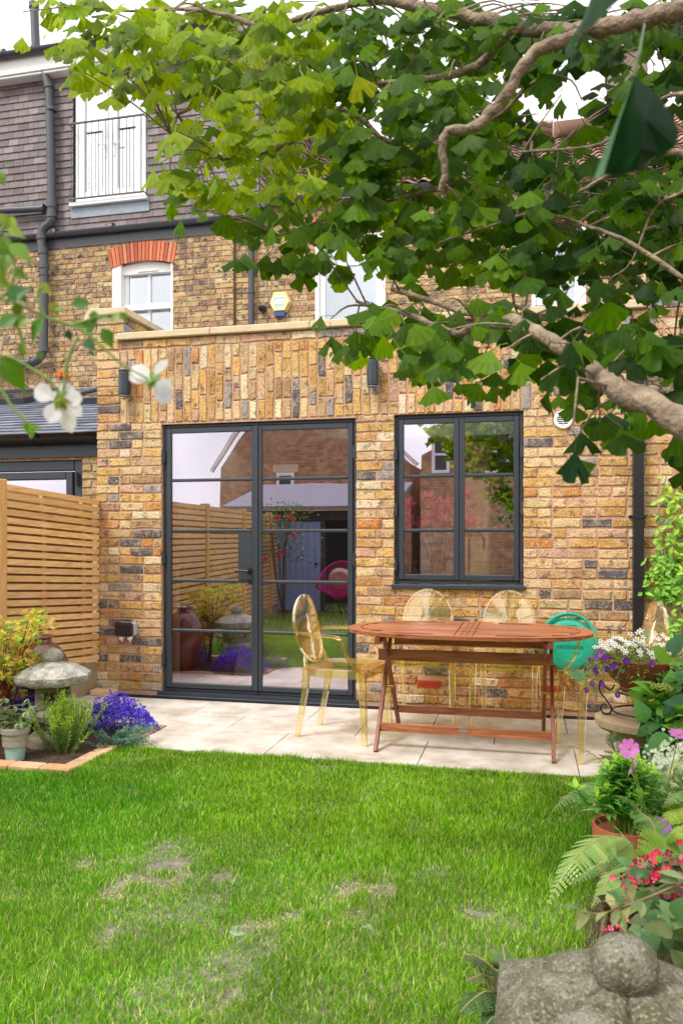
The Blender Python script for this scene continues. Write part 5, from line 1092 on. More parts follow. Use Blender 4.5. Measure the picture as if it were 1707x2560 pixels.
mb = MB(); mb.tube([Vector((PX + math.cos(t_) * .14, PY + math.sin(t_) * .14, .478)) for t_ in [k * math.pi / 14 for k in range(29)]], .005, 6); mb.build('ring', M['black_iron'], ir, True)
mb = MB(); mb.tube([Vector((PX + math.cos(t_) * .118, PY + math.sin(t_) * .118, .57)) for t_ in [k * math.pi / 14 for k in range(29)]], .005, 6); mb.build('ring', M['black_iron'], ir, True)
# carved stone ornament, green pot
oc = G(1548, 2010, 0); oc = P(1540, 1945, 3.35)
t = thing('stone_ornament', 'pale scroll carved stone ornament lying by the foot of the pedestal', 'ornament', (oc.x, oc.y, 0)); M['pinkstone'] = mat('pink_stone', 'b98e76', .9, .2, 14, .5, 60, var2='d8b8a0')
mb = MB(); mb.bbox((oc.x - .06, oc.y - .05, -.02), (oc.x + .16, oc.y + .08, .16), .03); mb.build('block', M['pinkstone'], t, True)
for q, (dx, z, r_) in enumerate(((-.055, .2, .045), (.02, .13, .04), (.09, .19, .04))):
    mb = MB(); cc = Vector((oc.x + dx, oc.y - .06, z)); sp = [cc + Vector((math.cos(t_), 0, math.sin(t_))) * r_ * (1 - t_ / 14) + Vector((0, -.012 - t_ * .0015, 0)) for t_ in [k * .35 for k in range(34)]]; mb.tube(sp, .012, 7); mb.build('scroll', M['pinkstone'], t, True)
gc = P(1650, 1790, 4.4); t = planted_pot('plant_pot', 'green glazed pot on the patio behind the pedestal', Vector((gc.x, gc.y, 0)), .09, .12, .28, mat('green_glaze', '2f6b45', .3))
# potted green plant
pp = P(1562, 2080, 2.9); pp = Vector((pp.x, pp.y, 0)); tp_ = thing('potted_plant', 'terracotta pot with bushy bright green lance leaved plant at the edge of the lawn', 'potted plant', tuple(pp))
mb = MB(); mb.lathe([(.075, .0), (.10, .19), (.113, .195), (.118, .262), (.106, .262), (.10, .24), (.001, .235)], tuple(pp), 36); mb.build('pot', M['terra2'], tp_, True)
mb, st_ = MB(), MB()
for k in range(44):
    a = U(0, 6.3); r_ = min(.13, abs(rnd.gauss(0, .065))); b0 = pp + Vector((math.cos(a) * r_ * .5, math.sin(a) * r_ * .5, .23)); tip = pp + Vector((math.cos(a) * r_ * 1.35, math.sin(a) * r_ * 1.1, .50 - r_ * .9 + U(-.08, .05))); cv = curve([b0, b0.lerp(tip, .5) + rv(.01), tip], 6); st_.tube(cv, .003, 5, srgb('6a9a3a')); n = len(cv) - 1
    for q in range(20):
        t_ = (.48 + .52 * q / 19) * n * .999; i = int(t_); p = cv[i].lerp(cv[i + 1], t_ - i); an = q * 2.4; e = Vector((math.cos(an), math.sin(an), .35 + .7 * (q / 19) ** 2)); leaf(mb, p, e, UP, U(.05, .085) * (1 - .3 * (q > 15)), U(.016, .024), jc('9fd03c' if q > 15 else rnd.choice(['5fa83a', '4f9434', '6cb545', '79b860']), .14), .35, .3, (0, .7, 1, .8, .4, 0))
mb.build('foliage', M['leaf'], tp_); st_.build('stems', M['stemc'], tp_)
# ferns
def fern(label, base, fr, col, width, pin=22, group='ferns in the right border', detail=7):
    t = thing('fern', label, 'fern', (base.x, base.y, 0), group); fm, sm = MB(), MB()
    for f_ in fr:
        pts_ = [base] + [q for q in f_[0]]; fern_frond(fm, sm, pts_, (f_[1] if len(f_) > 1 else width) * 1.1, f_[2] if len(f_) > 2 else col, pin=pin, detail=detail)
    fm.build('fronds', M['frond'], t); sm.build('stems', M['stemc'], t)
def PP(*a): return [P(*q) for q in a]
b1 = P(1640, 2200, 2.35); b1.z = .0
fern('large pale green fern arching over the lawn below the terracotta pot', b1, [
    (PP((1590, 2145, 2.4), (1530, 2092, 2.42), (1475, 2112, 2.38), (1420, 2165, 2.3), (1365, 2265, 2.25)), .125, '8fae5c'), (PP((1600, 2180, 2.3), (1560, 2175, 2.25), (1520, 2200, 2.2), (1480, 2265, 2.15)), .085, '86a85a'),
    (PP((1580, 2150, 2.55), (1550, 2135, 2.55), (1500, 2160, 2.55), (1430, 2210, 2.5)), .1, '7fa058'), (PP((1640, 2100, 2.5), (1600, 2030, 2.55), (1570, 2000, 2.55), (1540, 1990, 2.5)), .07, '6f9a4a'),
    (PP((1660, 2150, 2.4), (1680, 2080, 2.4), (1740, 2060, 2.4)), .11, '8fb048'), (PP((1600, 2160, 2.3), (1560, 2230, 2.1), (1530, 2280, 2.05)), .08, '7d9f58')], '86a85a', .1, 36, detail=12)
b2 = P(1600, 2000, 3.25); b2.z = .02
fern('yellow green fern leaning left over the lawn between pedestal and terracotta pot', b2, [
    (PP((1530, 1960, 3.3), (1470, 1965, 3.3), (1385, 1945, 3.3)), .09, 'b3c840'), (PP((1540, 1965, 3.2), (1470, 1970, 3.15), (1420, 1990, 3.1), (1378, 2030, 3.05)), .09, '7c9a5a'),
    (PP((1520, 1930, 3.6), (1470, 1880, 3.8), (1420, 1865, 3.9), (1370, 1872, 3.95)), .04, '5f8a34'), (PP((1500, 1970, 3.4), (1440, 1960, 3.4)), .07, '6a9440')], '6f9a44', .09, 24)
b3 = P(1560, 1930, 3.5); b3.z = .02
fern('dark green fern growing up against the pedestal drum', b3, [
    (PP((1540, 1900, 3.5), (1530, 1850, 3.5), (1540, 1818, 3.5)), .065), (PP((1550, 1920, 3.45), (1520, 1895, 3.45), (1495, 1885, 3.45)), .07), (PP((1580, 1925, 3.4), (1620, 1915, 3.4), (1670, 1935, 3.4)), .08), (PP((1560, 1950, 3.4), (1530, 1960, 3.3), (1500, 2000, 3.3)), .07), (PP((1590, 1950, 3.35), (1620, 1970, 3.3), (1650, 2000, 3.3)), .08)], '4f7a3a', .08, 22)
b4 = P(1230, 2520, 2.0); b4 = P(1262, 2500, 1.75); b4.z = .35
b4 = Vector((b4.x, b4.y, .0))
fern('dark fern with browned tips behind the foreground stone lantern', b4, [
    (PP((1270, 2480, 1.72), (1230, 2420, 1.7), (1190, 2390, 1.7), (1155, 2385, 1.7)), .07, '55663a'), (PP((1270, 2520, 1.7), (1220, 2480, 1.65), (1180, 2500, 1.62), (1150, 2530, 1.6)), .075, '4a6636'), (PP((1262, 2470, 1.75), (1262, 2410, 1.75), (1255, 2360, 1.8)), .06, '4f6a38'), (PP((1290, 2560, 1.65), (1240, 2540, 1.6), (1200, 2580, 1.55)), .08, '47663a'), (PP((1280, 2500, 1.7), (1215, 2440, 1.68), (1165, 2450, 1.66)), .06, '6a6a44'), (PP((1300, 2600, 1.6), (1250, 2600, 1.5), (1200, 2640, 1.45)), .09, '3f5f34')], '4f6a38', .08, 24)
b5 = P(1740, 2080, 2.75); b5.z = 0
fern('bright lime fern at the right edge beside the terracotta pot', b5, [
    (PP((1720, 2040, 2.75), (1690, 2030, 2.7), (1650, 2065, 2.65)), .10, 'a0c048'), (PP((1720, 2000, 2.8), (1700, 1985, 2.75), (1660, 2010, 2.7)), .09, '7ea860'), (PP((1740, 2100, 2.7), (1700, 2090, 2.65), (1660, 2120, 2.6)), .10, 'b3cf50'), (PP((1750, 1990, 2.8), (1715, 1930, 2.8), (1690, 1925, 2.8)), .09, '86ac60')], '98bc50', .1, 24)
# cosmos plant
def cosmos(label, base, items, petal, group=None, r_=.034, nP=8, sidecol='e9b8e0', wid=.29):
    t = thing('cosmos_plant', label, 'flowers', tuple(base), group); fl, st_, fo = MB(), MB(), MB()
    for (tip, d, col) in items:
        cv = curve([base + rv(.03), base.lerp(tip, .6) + rv(.03), tip], 8); st_.tube(cv, .0018, 5, srgb('7f9a55'))
        for k in range(26):
            p = cv[rnd.randrange(3, len(cv) - 1)]; dd = rv() + UP * .5; leaf(fo, p, dd, rv(), U(.03, .07), .0022, jc('6f9a44', .2), .2, .1, (0, 1, 1, 0))
        fl = MB(); flower(fl, tip, d, r_, nP, srgb(col), srgb('e0a020'), wid, .18); fl.build('flower', M['petal'], t)
    st_.build('stems', M['stemc'], t); fo.build('foliage', M['leaf'], t); return t
cbase = P(1680, 2000, 2.9); cbase.z = 0
cosmos('pink cosmos flowers on thin stems in front of the carved pedestal', cbase, [(P(1572, 1872, 2.7), Vector((-.3, -1, .35)), 'e58ad8'), (P(1578, 1915, 2.72), Vector((.8, -.4, -.4)), 'e3b0e0'), (P(1695, 1838, 2.7), Vector((.1, -.3, 1)), 'd878d0'), (P(1650, 2070, 2.6), Vector((0, -1, .4)), 'a878b8')], 'e58ad8')
# broad leaved hydrangea, white flowered shrub, variegated shrub
def leafmound(name, label, cat, base, zones_, n, L, w_, cols, depthj=.12, group=None, stems='5f7a3a', prof=(0, .8, 1, .6, 0), bend=.35, up=.4, per=None):
    t = thing(name, label, cat, (base.x, base.y, 0), group); mb, st_ = MB(), MB()
    for (px, py, d, s) in zones_:
        c = P(px, py, d); cv = curve([base + rv(.02), base.lerp(c, .5) + rv(.03), c], 5); st_.tube(cv, [.004 * (1 - .6 * i / len(cv)) for i in range(len(cv))], 5, srgb(stems))
        for k in range(n):
            p = c + Vector((rnd.gauss(0, s), rnd.gauss(0, s * .8), rnd.gauss(0, s))); l = U(L * .7, L * 1.2); leaf(mb, p, rv() + Vector((0, -.3, up)), UP + Vector((0, -.5, 0)) + rv(.4), l, l * w_, jc(rnd.choice(cols), .18), bend, .2, prof)
    mb.build('foliage', M['leaf'], t); st_.build('stems', M['stemc'], t); return t
hb = P(1700, 1900, 3.5); hb.z = 0
t = leafmound('hydrangea', 'broad leaved hydrangea with green flower heads right of the pedestal', 'shrub', hb, [(1660, 1750, 3.55, .03), (1690, 1770, 3.5, .05), (1720, 1730, 3.5, .06), (1650, 1790, 3.5, .03), (1665, 1830, 3.45, .03), (1700, 1830, 3.4, .06), (1690, 1880, 3.4, .05), (1740, 1800, 3.5, .08), (1670, 1875, 3.5, .03), (1705, 1700, 3.6, .05), (1740, 1700, 3.7, .07)], 11, .12, .75, ['3f7a34', '4c8a38', '2f6430', '6fa83c', '8ab848'], prof=(0, .75, 1, .8, .4, 0))
fl = MB()
for (px, py, d) in ((1652, 1722, 3.5), (1690, 1700, 3.6)):
    c = P(px, py, d)
    for k in range(150): q = rv(); q.z = abs(q.z) * .5; fl.lathe([(.0035, 0), (.003, .003), (.0005, .005)], tuple(c + Vector((q.x * .045, q.y * .045, q.z * .04))), 5, jc('a8b060', .2))
fl.build('flower_heads', M['petal'], t)
wb = P(1690, 1960, 3.1); wb.z = 0
t = leafmound('white_flowered_shrub', 'shrub covered in tiny white flowers behind the cosmos at the right edge', 'shrub', wb, [(1680, 1920, 3.15, .05), (1700, 1890, 3.15, .05), (1720, 1940, 3.1, .06), (1660, 1960, 3.1, .04), (1740, 1900, 3.1, .06)], 30, .06, .15, ['6f9a44', '8aac58'], prof=(0, 1, 1, .6, 0))
fl = MB()
for (px, py, s) in ((1665, 1905, .035), (1690, 1895, .04), (1660, 1935, .03), (1700, 1930, .035), (1720, 1915, .05), (1685, 1955, .03)):
    c = P(px, py, 3.08)
    for k in range(90): flower(fl, c + Vector((rnd.gauss(0, s), rnd.gauss(0, s), rnd.gauss(0, s))), Vector((U(-.5, .5), -1, .6)), .007, 5, srgb(rnd.choice(['f2f4ec', 'dde8d0'])), None, .4)
fl.build('flowers', M['petal'], t)
vb = P(1690, 2050, 2.95); vb.z = 0
leafmound('variegated_shrub', 'cream and green variegated shrub behind the terracotta pot at the right edge', 'shrub', vb, [(1640, 1985, 3.05, .045), (1670, 1975, 3.0, .05), (1700, 1970, 3.0, .06), (1650, 2020, 3.0, .05), (1690, 2015, 2.95, .05), (1720, 2010, 2.9, .06), (1660, 2045, 2.95, .04), (1625, 1965, 3.1, .035), (1740, 1980, 2.9, .07), (1630, 2005, 3.05, .04)], 55, .038, .45, ['d3d68a', 'e6e4b4', '6f9444', '8aa858', '567f3a', 'c8cc78'])
bb = P(1660, 2250, 2.1); bb.z = 0
t = leafmound('begonia', 'begonia with coral red flower clusters in the right border above the foreground lantern', 'flowers', bb, [(1600, 2260, 2.1, .03), (1640, 2290, 2.05, .05), (1690, 2170, 2.2, .04), (1700, 2250, 2.1, .05), (1650, 2220, 2.15, .04), (1610, 2200, 2.15, .03), (1560, 2300, 2.1, .03), (1720, 2200, 2.1, .05)], 20, .042, .85, ['2f5a2a', '3f6a34', '5f8a58', '3a2a1c', '4a3224'], prof=(0, .8, 1, .9, .4, 0), stems='6a3a2a')
fl = MB()
for (px, py, s, n) in ((1585, 2200, .028, 13), (1572, 2235, .018, 7), (1632, 2168, .02, 9), (1672, 2225, .02, 16), (1690, 2170, .03, 6), (1530, 2305, .014, 10), (1550, 2290, .018, 8), (1605, 2215, .025, 10), (1700, 2150, .02, 6), (1655, 2135, .014, 5), (1580, 2335, .015, 5)):
    for k in range(n):
        p = P(px, py, 2.05) + Vector((rnd.gauss(0, s), rnd.gauss(0, s), rnd.gauss(0, s))); flower(fl, p, rv(.5) + Vector((0, -1, .5)), U(.006, .012), 3 + k % 3, srgb(rnd.choice(['d8344e', 'e0506a', 'c02844', 'e06a86', 'c8344a', '7a2030', 'e88098'])), srgb('e8b050') if k % 3 == 0 else None, .5, .3)
fl.build('flowers', M['petal'], t)
gb = P(1700, 2330, 1.75); gb.z = 0
leafmound('border_plant', 'pale green lobed leaf plant right of the foreground lantern finial', 'plant', gb, [(1645, 2290, 1.9, .03), (1690, 2300, 1.85, .04), (1680, 2350, 1.7, .04), (1700, 2390, 1.6, .04), (1640, 2330, 1.8, .03), (1720, 2330, 1.7, .06), (1740, 2400, 1.6, .06)], 13, .05, .85, ['4f7440', '446834', '647f4c', '345a2a', '5c6a38'], prof=(0, .9, 1, .8, .4, 0))
sb = P(1560, 2260, 1.6); mb, st_ = MB(), MB()
t = thing('trailing_stem', 'out of focus bronze green leafy stem crossing the right border', 'plant', (sb.x + .3, sb.y, 0))
cv = curve([P(1760, 2180, 1.35), P(1640, 2235, 1.35), P(1570, 2262, 1.35), P(1500, 2285, 1.38), P(1455, 2278, 1.4)], 6); st_.tube([cv[0] + Vector((.05, 0, -.2)), cv[0] + Vector((.05, 0, -.05))] + cv, .0025, 5, srgb('6a5a34')); 
for k in range(26): leaf(mb, cv[rnd.randrange(2, len(cv))], rv() + Vector((-.5, -.3, 0)), UP + rv(.5), U(.03, .05), .016, jc(rnd.choice(['7f8a58', '9a9a68', '6a7a44']), .2), .3)
mb.build('foliage', M['leaf'], t); st_.build('stems', M['stemc'], t)
# dense filling greenery of the border further right and nearer
fb = Vector((.75, -3.6, 0))
z_ = []
t = thing('border_shrub', 'dark mixed green shrub filling the right border against the boundary fence', 'shrub', tuple(fb)); mb, st_ = MB(), MB()
for k in range(5200):
    y = U(-5.2, -1.6); x = max(.30, .177 * (y + 6.08) + .10) + abs(rnd.gauss(0, .5)); z = U(0, .22 + .5 * min(1, max(0, x - .6))); leaf(mb, Vector((x, y, z)), rv() + Vector((-.4, -.2, .3)), UP, U(.05, .09), U(.02, .035), jc(rnd.choice(['3f6a2c', '4f7d34', '355f2a', '6a9440']), .2))
for k in range(14): q = Vector((1.2, -5 + k * .25, 0)); st_.tube([q, q + Vector((U(-.1, .1), U(-.1, .1), .6))], .006, 5, srgb('5f5a34'))
mb.build('foliage', M['leaf'], t); st_.build('stems', M['stemc'], t)
# climber on the wall
cb = W(1680, 1640, -.03); cb.z = 0
t = thing('climber', 'yellow green jasmine climbing the brick wall right of the square drainpipe', 'climbing plant', (cb.x, -.05, 0)); mb, st_ = MB(), MB()
for s in range(6):
    pts_ = [Vector((cb.x + U(-.05, .15), -.04, 0))]
    for k in range(7): pts_.append(W(1672 + s * 9 + 25 * math.sin(k + s), 1640 - k * 75, -.05))
    st_.tube(curve(pts_, 4), .004, 5, srgb('8a7a58'))
def cl_(px, py, s, n):
    for k in range(n):
        p = W(px + rnd.gauss(0, s), py + rnd.gauss(0, s), -.05 - abs(rnd.gauss(0, .04))); top = max(0, min(1, (1480 - py) / 300)); leaf(mb, p, Vector((U(-1, 1), U(-.6, 0), U(-1, .25))), Vector((U(-.4, .4), -1, .6)), U(.04, .07), U(.02, .032), jc(rnd.choice(['9cba30', '8ab034', 'b4c844']) if rnd.random() < top * .9 + .1 else rnd.choice(['7fb83a', '5fa034', '8cc048']), .14), .3, .25)
for q in ((1672, 1205, 14, 14), (1690, 1240, 15, 22), (1665, 1270, 14, 16), (1690, 1300, 14, 22), (1660, 1340, 15, 22), (1690, 1360, 16, 36), (1640, 1400, 13, 26), (1670, 1410, 18, 50), (1700, 1420, 16, 40), (1640, 1440, 13, 36), (1670, 1460, 18, 60), (1625, 1475, 9, 14), (1650, 1485, 14, 34), (1690, 1480, 16, 40), (1720, 1400, 20, 60), (1730, 1300, 20, 40), (1680, 1570, 12, 16), (1700, 1600, 12, 22), (1710, 1550, 10, 12)): cl_(*q)
mb.build('foliage', M['leaf'], t); st_.build('stems', M['stemc'], t)
# right border soil strip and boundary wall
mb = MB(); n_ = 30
for i in range(n_ + 1):
    for j in range(61):
        u, v_ = i / n_, j / 60; y = -1.55 - v_ * 5; x0 = .40 - max(0, min(1, (-1.6 - y) / 2.2)) * .28; x = x0 + u * (2.4 - x0); mb.v.append((x, y, -.02 + .05 * math.sin(min(1, u * 3) * 1.5) + U(0, .012)))
for i in range(n_):
    for j in range(60): k = i * 61 + j; mb.face((k, k + 61, k + 62, k + 1))
o = mb.build('soil', M['soil']); tag(o, kind='structure')
mb = MB(); mb.bbox((2.42, -15.5, -.05), (2.5, -.0, 1.75), .01); o = mb.build('boundary_fence', M['post']); tag(o, 'plain timber boundary fence along the right side of the garden behind the shrubs', 'fence')
# foreground stone lantern
M['granf'] = mat('lichen_granite', '454328', .95, .4, 22, 1, 170, var2='85826f', dist=.006); granite_spots(M['granf'])
FC = P(1560, 2468, 1.32); FX_, FY_ = FC.x, FC.y
fg = thing('stone_lantern', 'large lichened granite lantern with broad hexagonal roof and ball finial in front of the ferns', 'stone lantern', (FX_, FY_, 0))
RZ0 = .50
def rf(u, z):  # flared hexagonal roof section
    return u
rs = []; nn = 72; rot = R(30)
for f, z, sc_ in ((.15, .49, 1), (.95, .475, 1), (1.0, .49, 1), (1.0, .565, 1), (.97, .577, 1), (.8, .585, 1), (.6, .597, 1), (.42, .612, 1), (.27, .63, 1), (.15, .645, 1)):
    ring = []
    for k in range(nn):
        a = 2 * math.pi * k / nn; s6 = (a - rot) % (math.pi / 3) - math.pi / 6; rad = math.cos(math.pi / 6) / math.cos(s6); ridge = max(0, 1 - abs(abs(s6) - math.pi / 6) / .11); r_ = .240 * f * (1 + (rad - 1) * (.9 if f > .3 else .5)); lift = .028 * (abs(s6) / (math.pi / 6)) ** 3 * f ** 3 + ((.034 * math.cos(s6 * 3) ** .6 * math.sin(math.pi * min(1, max(0, (f - .2) / .8))) - .010 * ridge) if .2 < f < .99 and z > .51 else 0)
        ring.append(Vector((FX_ + math.cos(a) * r_, FY_ + math.sin(a) * r_, z + lift + .0)))
    rs.append(ring)
dz_ = P(1560, 2400, 1.32).z - .60
rs = [[p + UP * (FC.z - .632) + rv(.0012) for p in r_] for r_ in rs]
mb = MB(); mb.rings(rs); mb.build('roof', M['granf'], fg, True)
bz0 = FC.z + .005
mb = MB(); mb.lathe([(.02, bz0 - .02), (.044, bz0), (.053, bz0 + .02), (.055, bz0 + .038), (.048, bz0 + .058), (.032, bz0 + .072), (.014, bz0 + .079), (.0005, bz0 + .08)], (FX_, FY_, 0), 36); mb.build('finial', M['granf'], fg, True)
mb = MB(); mb.lathe([(.16, 0), (.15, .06), (.08, .09), (.075, .22), (.13, .25), (.13, FC.z - .18)], (FX_, FY_, 0), 6); mb.build('pillar', M['granf'], fg)
# fallen ginkgo leaves come with the tree
# ================================================================== ginkgo overhead
M['gink'] = leafmat('ginkgo_leaf', .5, .55, .18, 1.85)
def ginkgo_leaf(mb, p, d, n, L, col, petiole=None, st_=None):
    d = d.normalized(); s = d.cross(n)
    if s.length < 1e-2: s = d.cross(Vector((.3, .5, .8)))
    s.normalize(); n = s.cross(d).normalized(); half = R(U(42, 62)); K = 10; notch = U(.15, .65) if rnd.random() < .75 else .05; cup = U(-.25, .35); fold = U(-.1, .45); ph = U(0, 6.3)
    b = len(mb.v); mb.v.append(tuple(p)); rim = []
    for ring, f in ((0, .55), (1, 1.0)):
        for k in range(K + 1):
            t_ = k / K * 2 - 1; a = t_ * half; r_ = L * f
            if ring: r_ *= 1 - .10 * t_ * t_ + .05 * math.sin(k * 2.3 + ph) - (notch * max(0, 1 - abs(t_) / .13))
            z = cup * (f ** 2) * L * .5 * (1 - t_ * t_) - fold * abs(t_) ** 1.3 * L * f * .6 + (.03 * L * math.sin(k * 1.9 + ph) if ring else 0)
            mb.v.append(tuple(p + d * math.cos(a) * r_ + s * math.sin(a) * r_ * 1.05 + n * z))
    c2 = tuple(q * .78 for q in col)
    for k in range(K):
        mb.face((b, b + 1 + k, b + 2 + k), col); mb.face((b + 1 + k, b + 1 + K + 1 + k, b + 2 + K + 1 + k, b + 2 + k), c2 if k % 2 else col)
    if petiole is not None: st_.tube([petiole, petiole.lerp(p, .5) + rv(.004), p + d * L * .03], [.0011, .0009, .0014], 3, tuple(q * .9 for q in col))
gk = thing('ginkgo_tree', 'ginkgo tree reaching in from the right, its branches and fan leaves hanging over the garden', 'tree', (2.1, -4.5, 0))
S_ = 1.0886
def BR(pts_, d0, d1):   # display px (x, y, half thickness px), depth from d0 to d1
    n = len(pts_); out, rad = [], []
    for i, q in enumerate(pts_):
        d = d0 + (d1 - d0) * i / (n - 1); out.append(P(q[0] * S_, q[1] * S_, d)); rad.append(q[2] * S_ / FPX * d)
    return out, rad
brs = [
    BR([(1900, -10, 32), (1700, 6, 26), (1568, 22, 23), (1480, 42, 21), (1380, 62, 20), (1290, 74, 18), (1180, 62, 17), (1100, 42, 14), (1000, 22, 13), (880, 0, 12), (760, -30, 10), (650, -60, 8)], 1.75, 2.3),
    BR([(1330, 80, 13), (1285, 95, 15), (1230, 115, 14), (1195, 160, 14), (1160, 220, 13), (1120, 265, 13), (1080, 297, 12), (1028, 300, 11), (1016, 345, 9), (1022, 400, 8), (1010, 440, 8)], 1.85, 1.98),
    BR([(1180, 65, 9), (1150, 95, 10), (1095, 150, 10), (1010, 178, 8), (910, 190, 7), (840, 200, 6), (780, 245, 5), (700, 300, 5), (640, 330, 3)], 1.95, 2.45),
    BR([(1075, 305, 6), (1130, 340, 5), (1180, 380, 4.5), (1210, 430, 4), (1228, 490, 3)], 2.2, 2.3),
    BR([(1075, 305, 6), (1150, 262, 5), (1210, 200, 4), (1260, 170, 3)], 2.2, 2.0),
    BR([(1900, 1130, 44), (1700, 1040, 36), (1568, 975, 31), (1480, 925, 30), (1400, 885, 27), (1345, 845, 25), (1300, 808, 18), (1255, 775, 13), (1190, 752, 11), (1110, 745, 10), (1050, 765, 8), (1000, 748, 7), (930, 720, 6), (860, 705, 5), (820, 692, 4)], 1.35, 2.25),
    BR([(1300, 805, 17), (1230, 765, 16), (1180, 735, 13), (1130, 722, 10), (1060, 715, 8), (990, 690, 7), (900, 665, 5)], 1.7, 2.2),
    BR([(1568, 900, 12), (1500, 895, 8), (1440, 880, 7), (1380, 840, 6), (1300, 760, 4), (1180, 700, 4)], 1.7, 2.1),
    BR([(880, 0, 8), (760, 20, 7), (690, 40, 7), (625, 75, 7), (560, 150, 6), (503, 201, 6), (450, 240, 5), (408, 264, 4)], 2.3, 2.6),
    BR([(1010, 300, 6), (900, 330, 6), (790, 251, 6), (690, 312, 6), (630, 343, 6), (529, 363, 5), (454, 347, 4), (393, 308, 3)], 2.35, 2.45),
    BR([(625, 75, 6), (500, 30, 5), (400, 20, 4), (280, 25, 3), (160, 12, 2)], 2.45, 2.7),
    BR([(1040, 425, 5), (900, 460, 4), (800, 485, 3), (700, 520, 2.5), (640, 540, 2)], 2.25, 2.4),
    BR([(1568, 640, 6), (1450, 560, 5), (1350, 520, 4), (1230, 490, 4), (1120, 520, 3), (1000, 560, 2)], 1.9, 2.2),
    BR([(1700, 250, 6), (1568, 215, 5), (1480, 250, 4), (1380, 330, 4), (1250, 345, 3), (1180, 350, 2)], 1.7, 2.1),
    BR([(1700, 380, 9), (1568, 355, 8), (1480, 345, 6), (1400, 400, 5), (1330, 440, 4)], 1.7, 2.0),
    BR([(1568, 440, 4), (1500, 480, 3), (1450, 600, 2), (1400, 640, 2)], 1.9, 2.0),
]
trunk_top = Vector((2.15, -4.55, 3.1))
mb = MB(); mb.tube(curve([Vector((2.12, -4.5, -.1)), Vector((2.1, -4.52, .8)), Vector((2.14, -4.5, 1.6)), Vector((2.12, -4.55, 2.4)), trunk_top, Vector((2.05, -4.7, 4.0))], 4), [.13 - .0035 * i for i in range(21)], 14)
for i_, (bp, br_) in enumerate(brs):
    cv = curve(bp, 4); n = len(cv); rad = [br_[min(len(br_) - 1, i // 4)] * (1 - (i % 4) / 4) + br_[min(len(br_) - 1, i // 4 + 1)] * ((i % 4) / 4) for i in range(n)]
    rad = [r_ * (1 + .09 * math.sin(i * 1.7 + i_)) for i, r_ in enumerate(rad)]; cv = [c_ + rv(.25) * rad[i] for i, c_ in enumerate(cv)]
    mb.tube(cv, rad, 10)
mb.tube(curve([brs[0][0][0], Vector((1.9, -4.6, 2.5)), Vector((2.12, -4.55, 2.3))], 4), .034, 10); mb.tube(curve([brs[5][0][0], Vector((1.8, -4.7, 1.55)), Vector((2.14, -4.5, 1.4))], 4), .045, 10)
skel = [p for bp, _ in brs for p in curve(bp, 5)]
sk = np.array([tuple(p) for p in skel])
# leaf density over the photograph's canopy, cells of 50 x 50 reduced-view px, read off the picture; 0 none to 9 dense
DEN = [
 "028888999999999999999999988999999",
 "005788999999999999999998999877998",
 "000788999999999999999999955488899",
 "000467778999999999999999432277887",
 "000002236789999999999998311122367",
 "000000035788999999999998310000257",
 "000000014688888888889999642211367",
 "000000067766788888889998876556788",
 "000000057665677888889999988788999",
 "000000002346667888888999999999999",
 "000000000047787788999999999999999",
 "000000000005776778999999999999898",
 "000000000000022224434566777566777",
 "000000000000000022323322565444556",
 "000000000000000167765555543222333",
 "000000000000000477777777777777787",
 "000000000000000244367777777899999",
 "000000000000000000023444346556677",
 "000000000000000000000001212433455",
 "000000000000000000000000003642323",
 "000000000000000000000000002300344",
 "000000000000000000000000000000022",
 "000000000000000000000000000000000"]
lv, stg = MB(), MB(); twg = mb
for r_, row in enumerate(DEN):
    row = row + ''.join(str(int(int(row[-1]) * .75)) for _ in range(9))
    for c_, ch_ in enumerate(row):
        k = int(ch_) / 9
        lo, hi = (2.02, 3.0) if r_ < 14 else (1.68, 2.5)
        nleaf = k ** 1.55 * (8.8 if r_ < 12 else 7.4)
        nleaf = int(nleaf) + (rnd.random() < nleaf % 1)
        if nleaf == 0: continue
        ncl = max(1, nleaf // 4); left = nleaf
        for q in range(ncl):
            px, py = (c_ + U(.05, .95)) * 50, (r_ + U(0, .9)) * 50 - (18 if r_ > 11 else 0); d = U(lo, hi); f = max(0, min(1, px / 1568)); d -= .35 * max(0, f - .6)
            if r_ >= 18: d = U(1.55, 1.9)
            c = P(px * S_, py * S_ - 12, d); dist = ((sk - np.array(c)) ** 2).sum(1); near = skel[int(dist.argmin())]
            if (c - near).length > .6: c = near + (c - near).normalized() * .6
            if rnd.random() < .5: twg.tube(curve([near, near.lerp(c, .5) + UP * .02 + rv(.015), c], 3), [.0035, .003, .003, .0028, .0024, .002, .0016], 4)
            m_ = left // (ncl - q); left -= m_
            for w_ in range(m_):
                a = U(0, 6.3); pet = c + rv(.02); p = pet + Vector((math.cos(a) * U(.01, .05), math.sin(a) * U(.01, .05), -U(.0, .045)))
                dd = Vector((math.cos(a) * .42, math.sin(a) * .42, -U(.6, 1.6))); n = Vector((math.cos(a) * .5, -1 + math.sin(a) * .5, U(-.2, .7))) + rv(.4)
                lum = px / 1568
                pal_ = ['749206', '668206', '8ca608', '547006', '80980a'] if (lum < .5 and py < 420) else (['446804', '547a06', '365804', '668c08', '3e6004'] if lum < .75 else ['345806', '406606', '2a4c06', '527a08', '224006'])  # backlit brightness at upper left put into leaf colours, darker towards the right
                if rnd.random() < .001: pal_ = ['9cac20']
                ginkgo_leaf(lv, p, dd, n, U(.036, .066), jc(rnd.choice(pal_), .15), pet, stg)
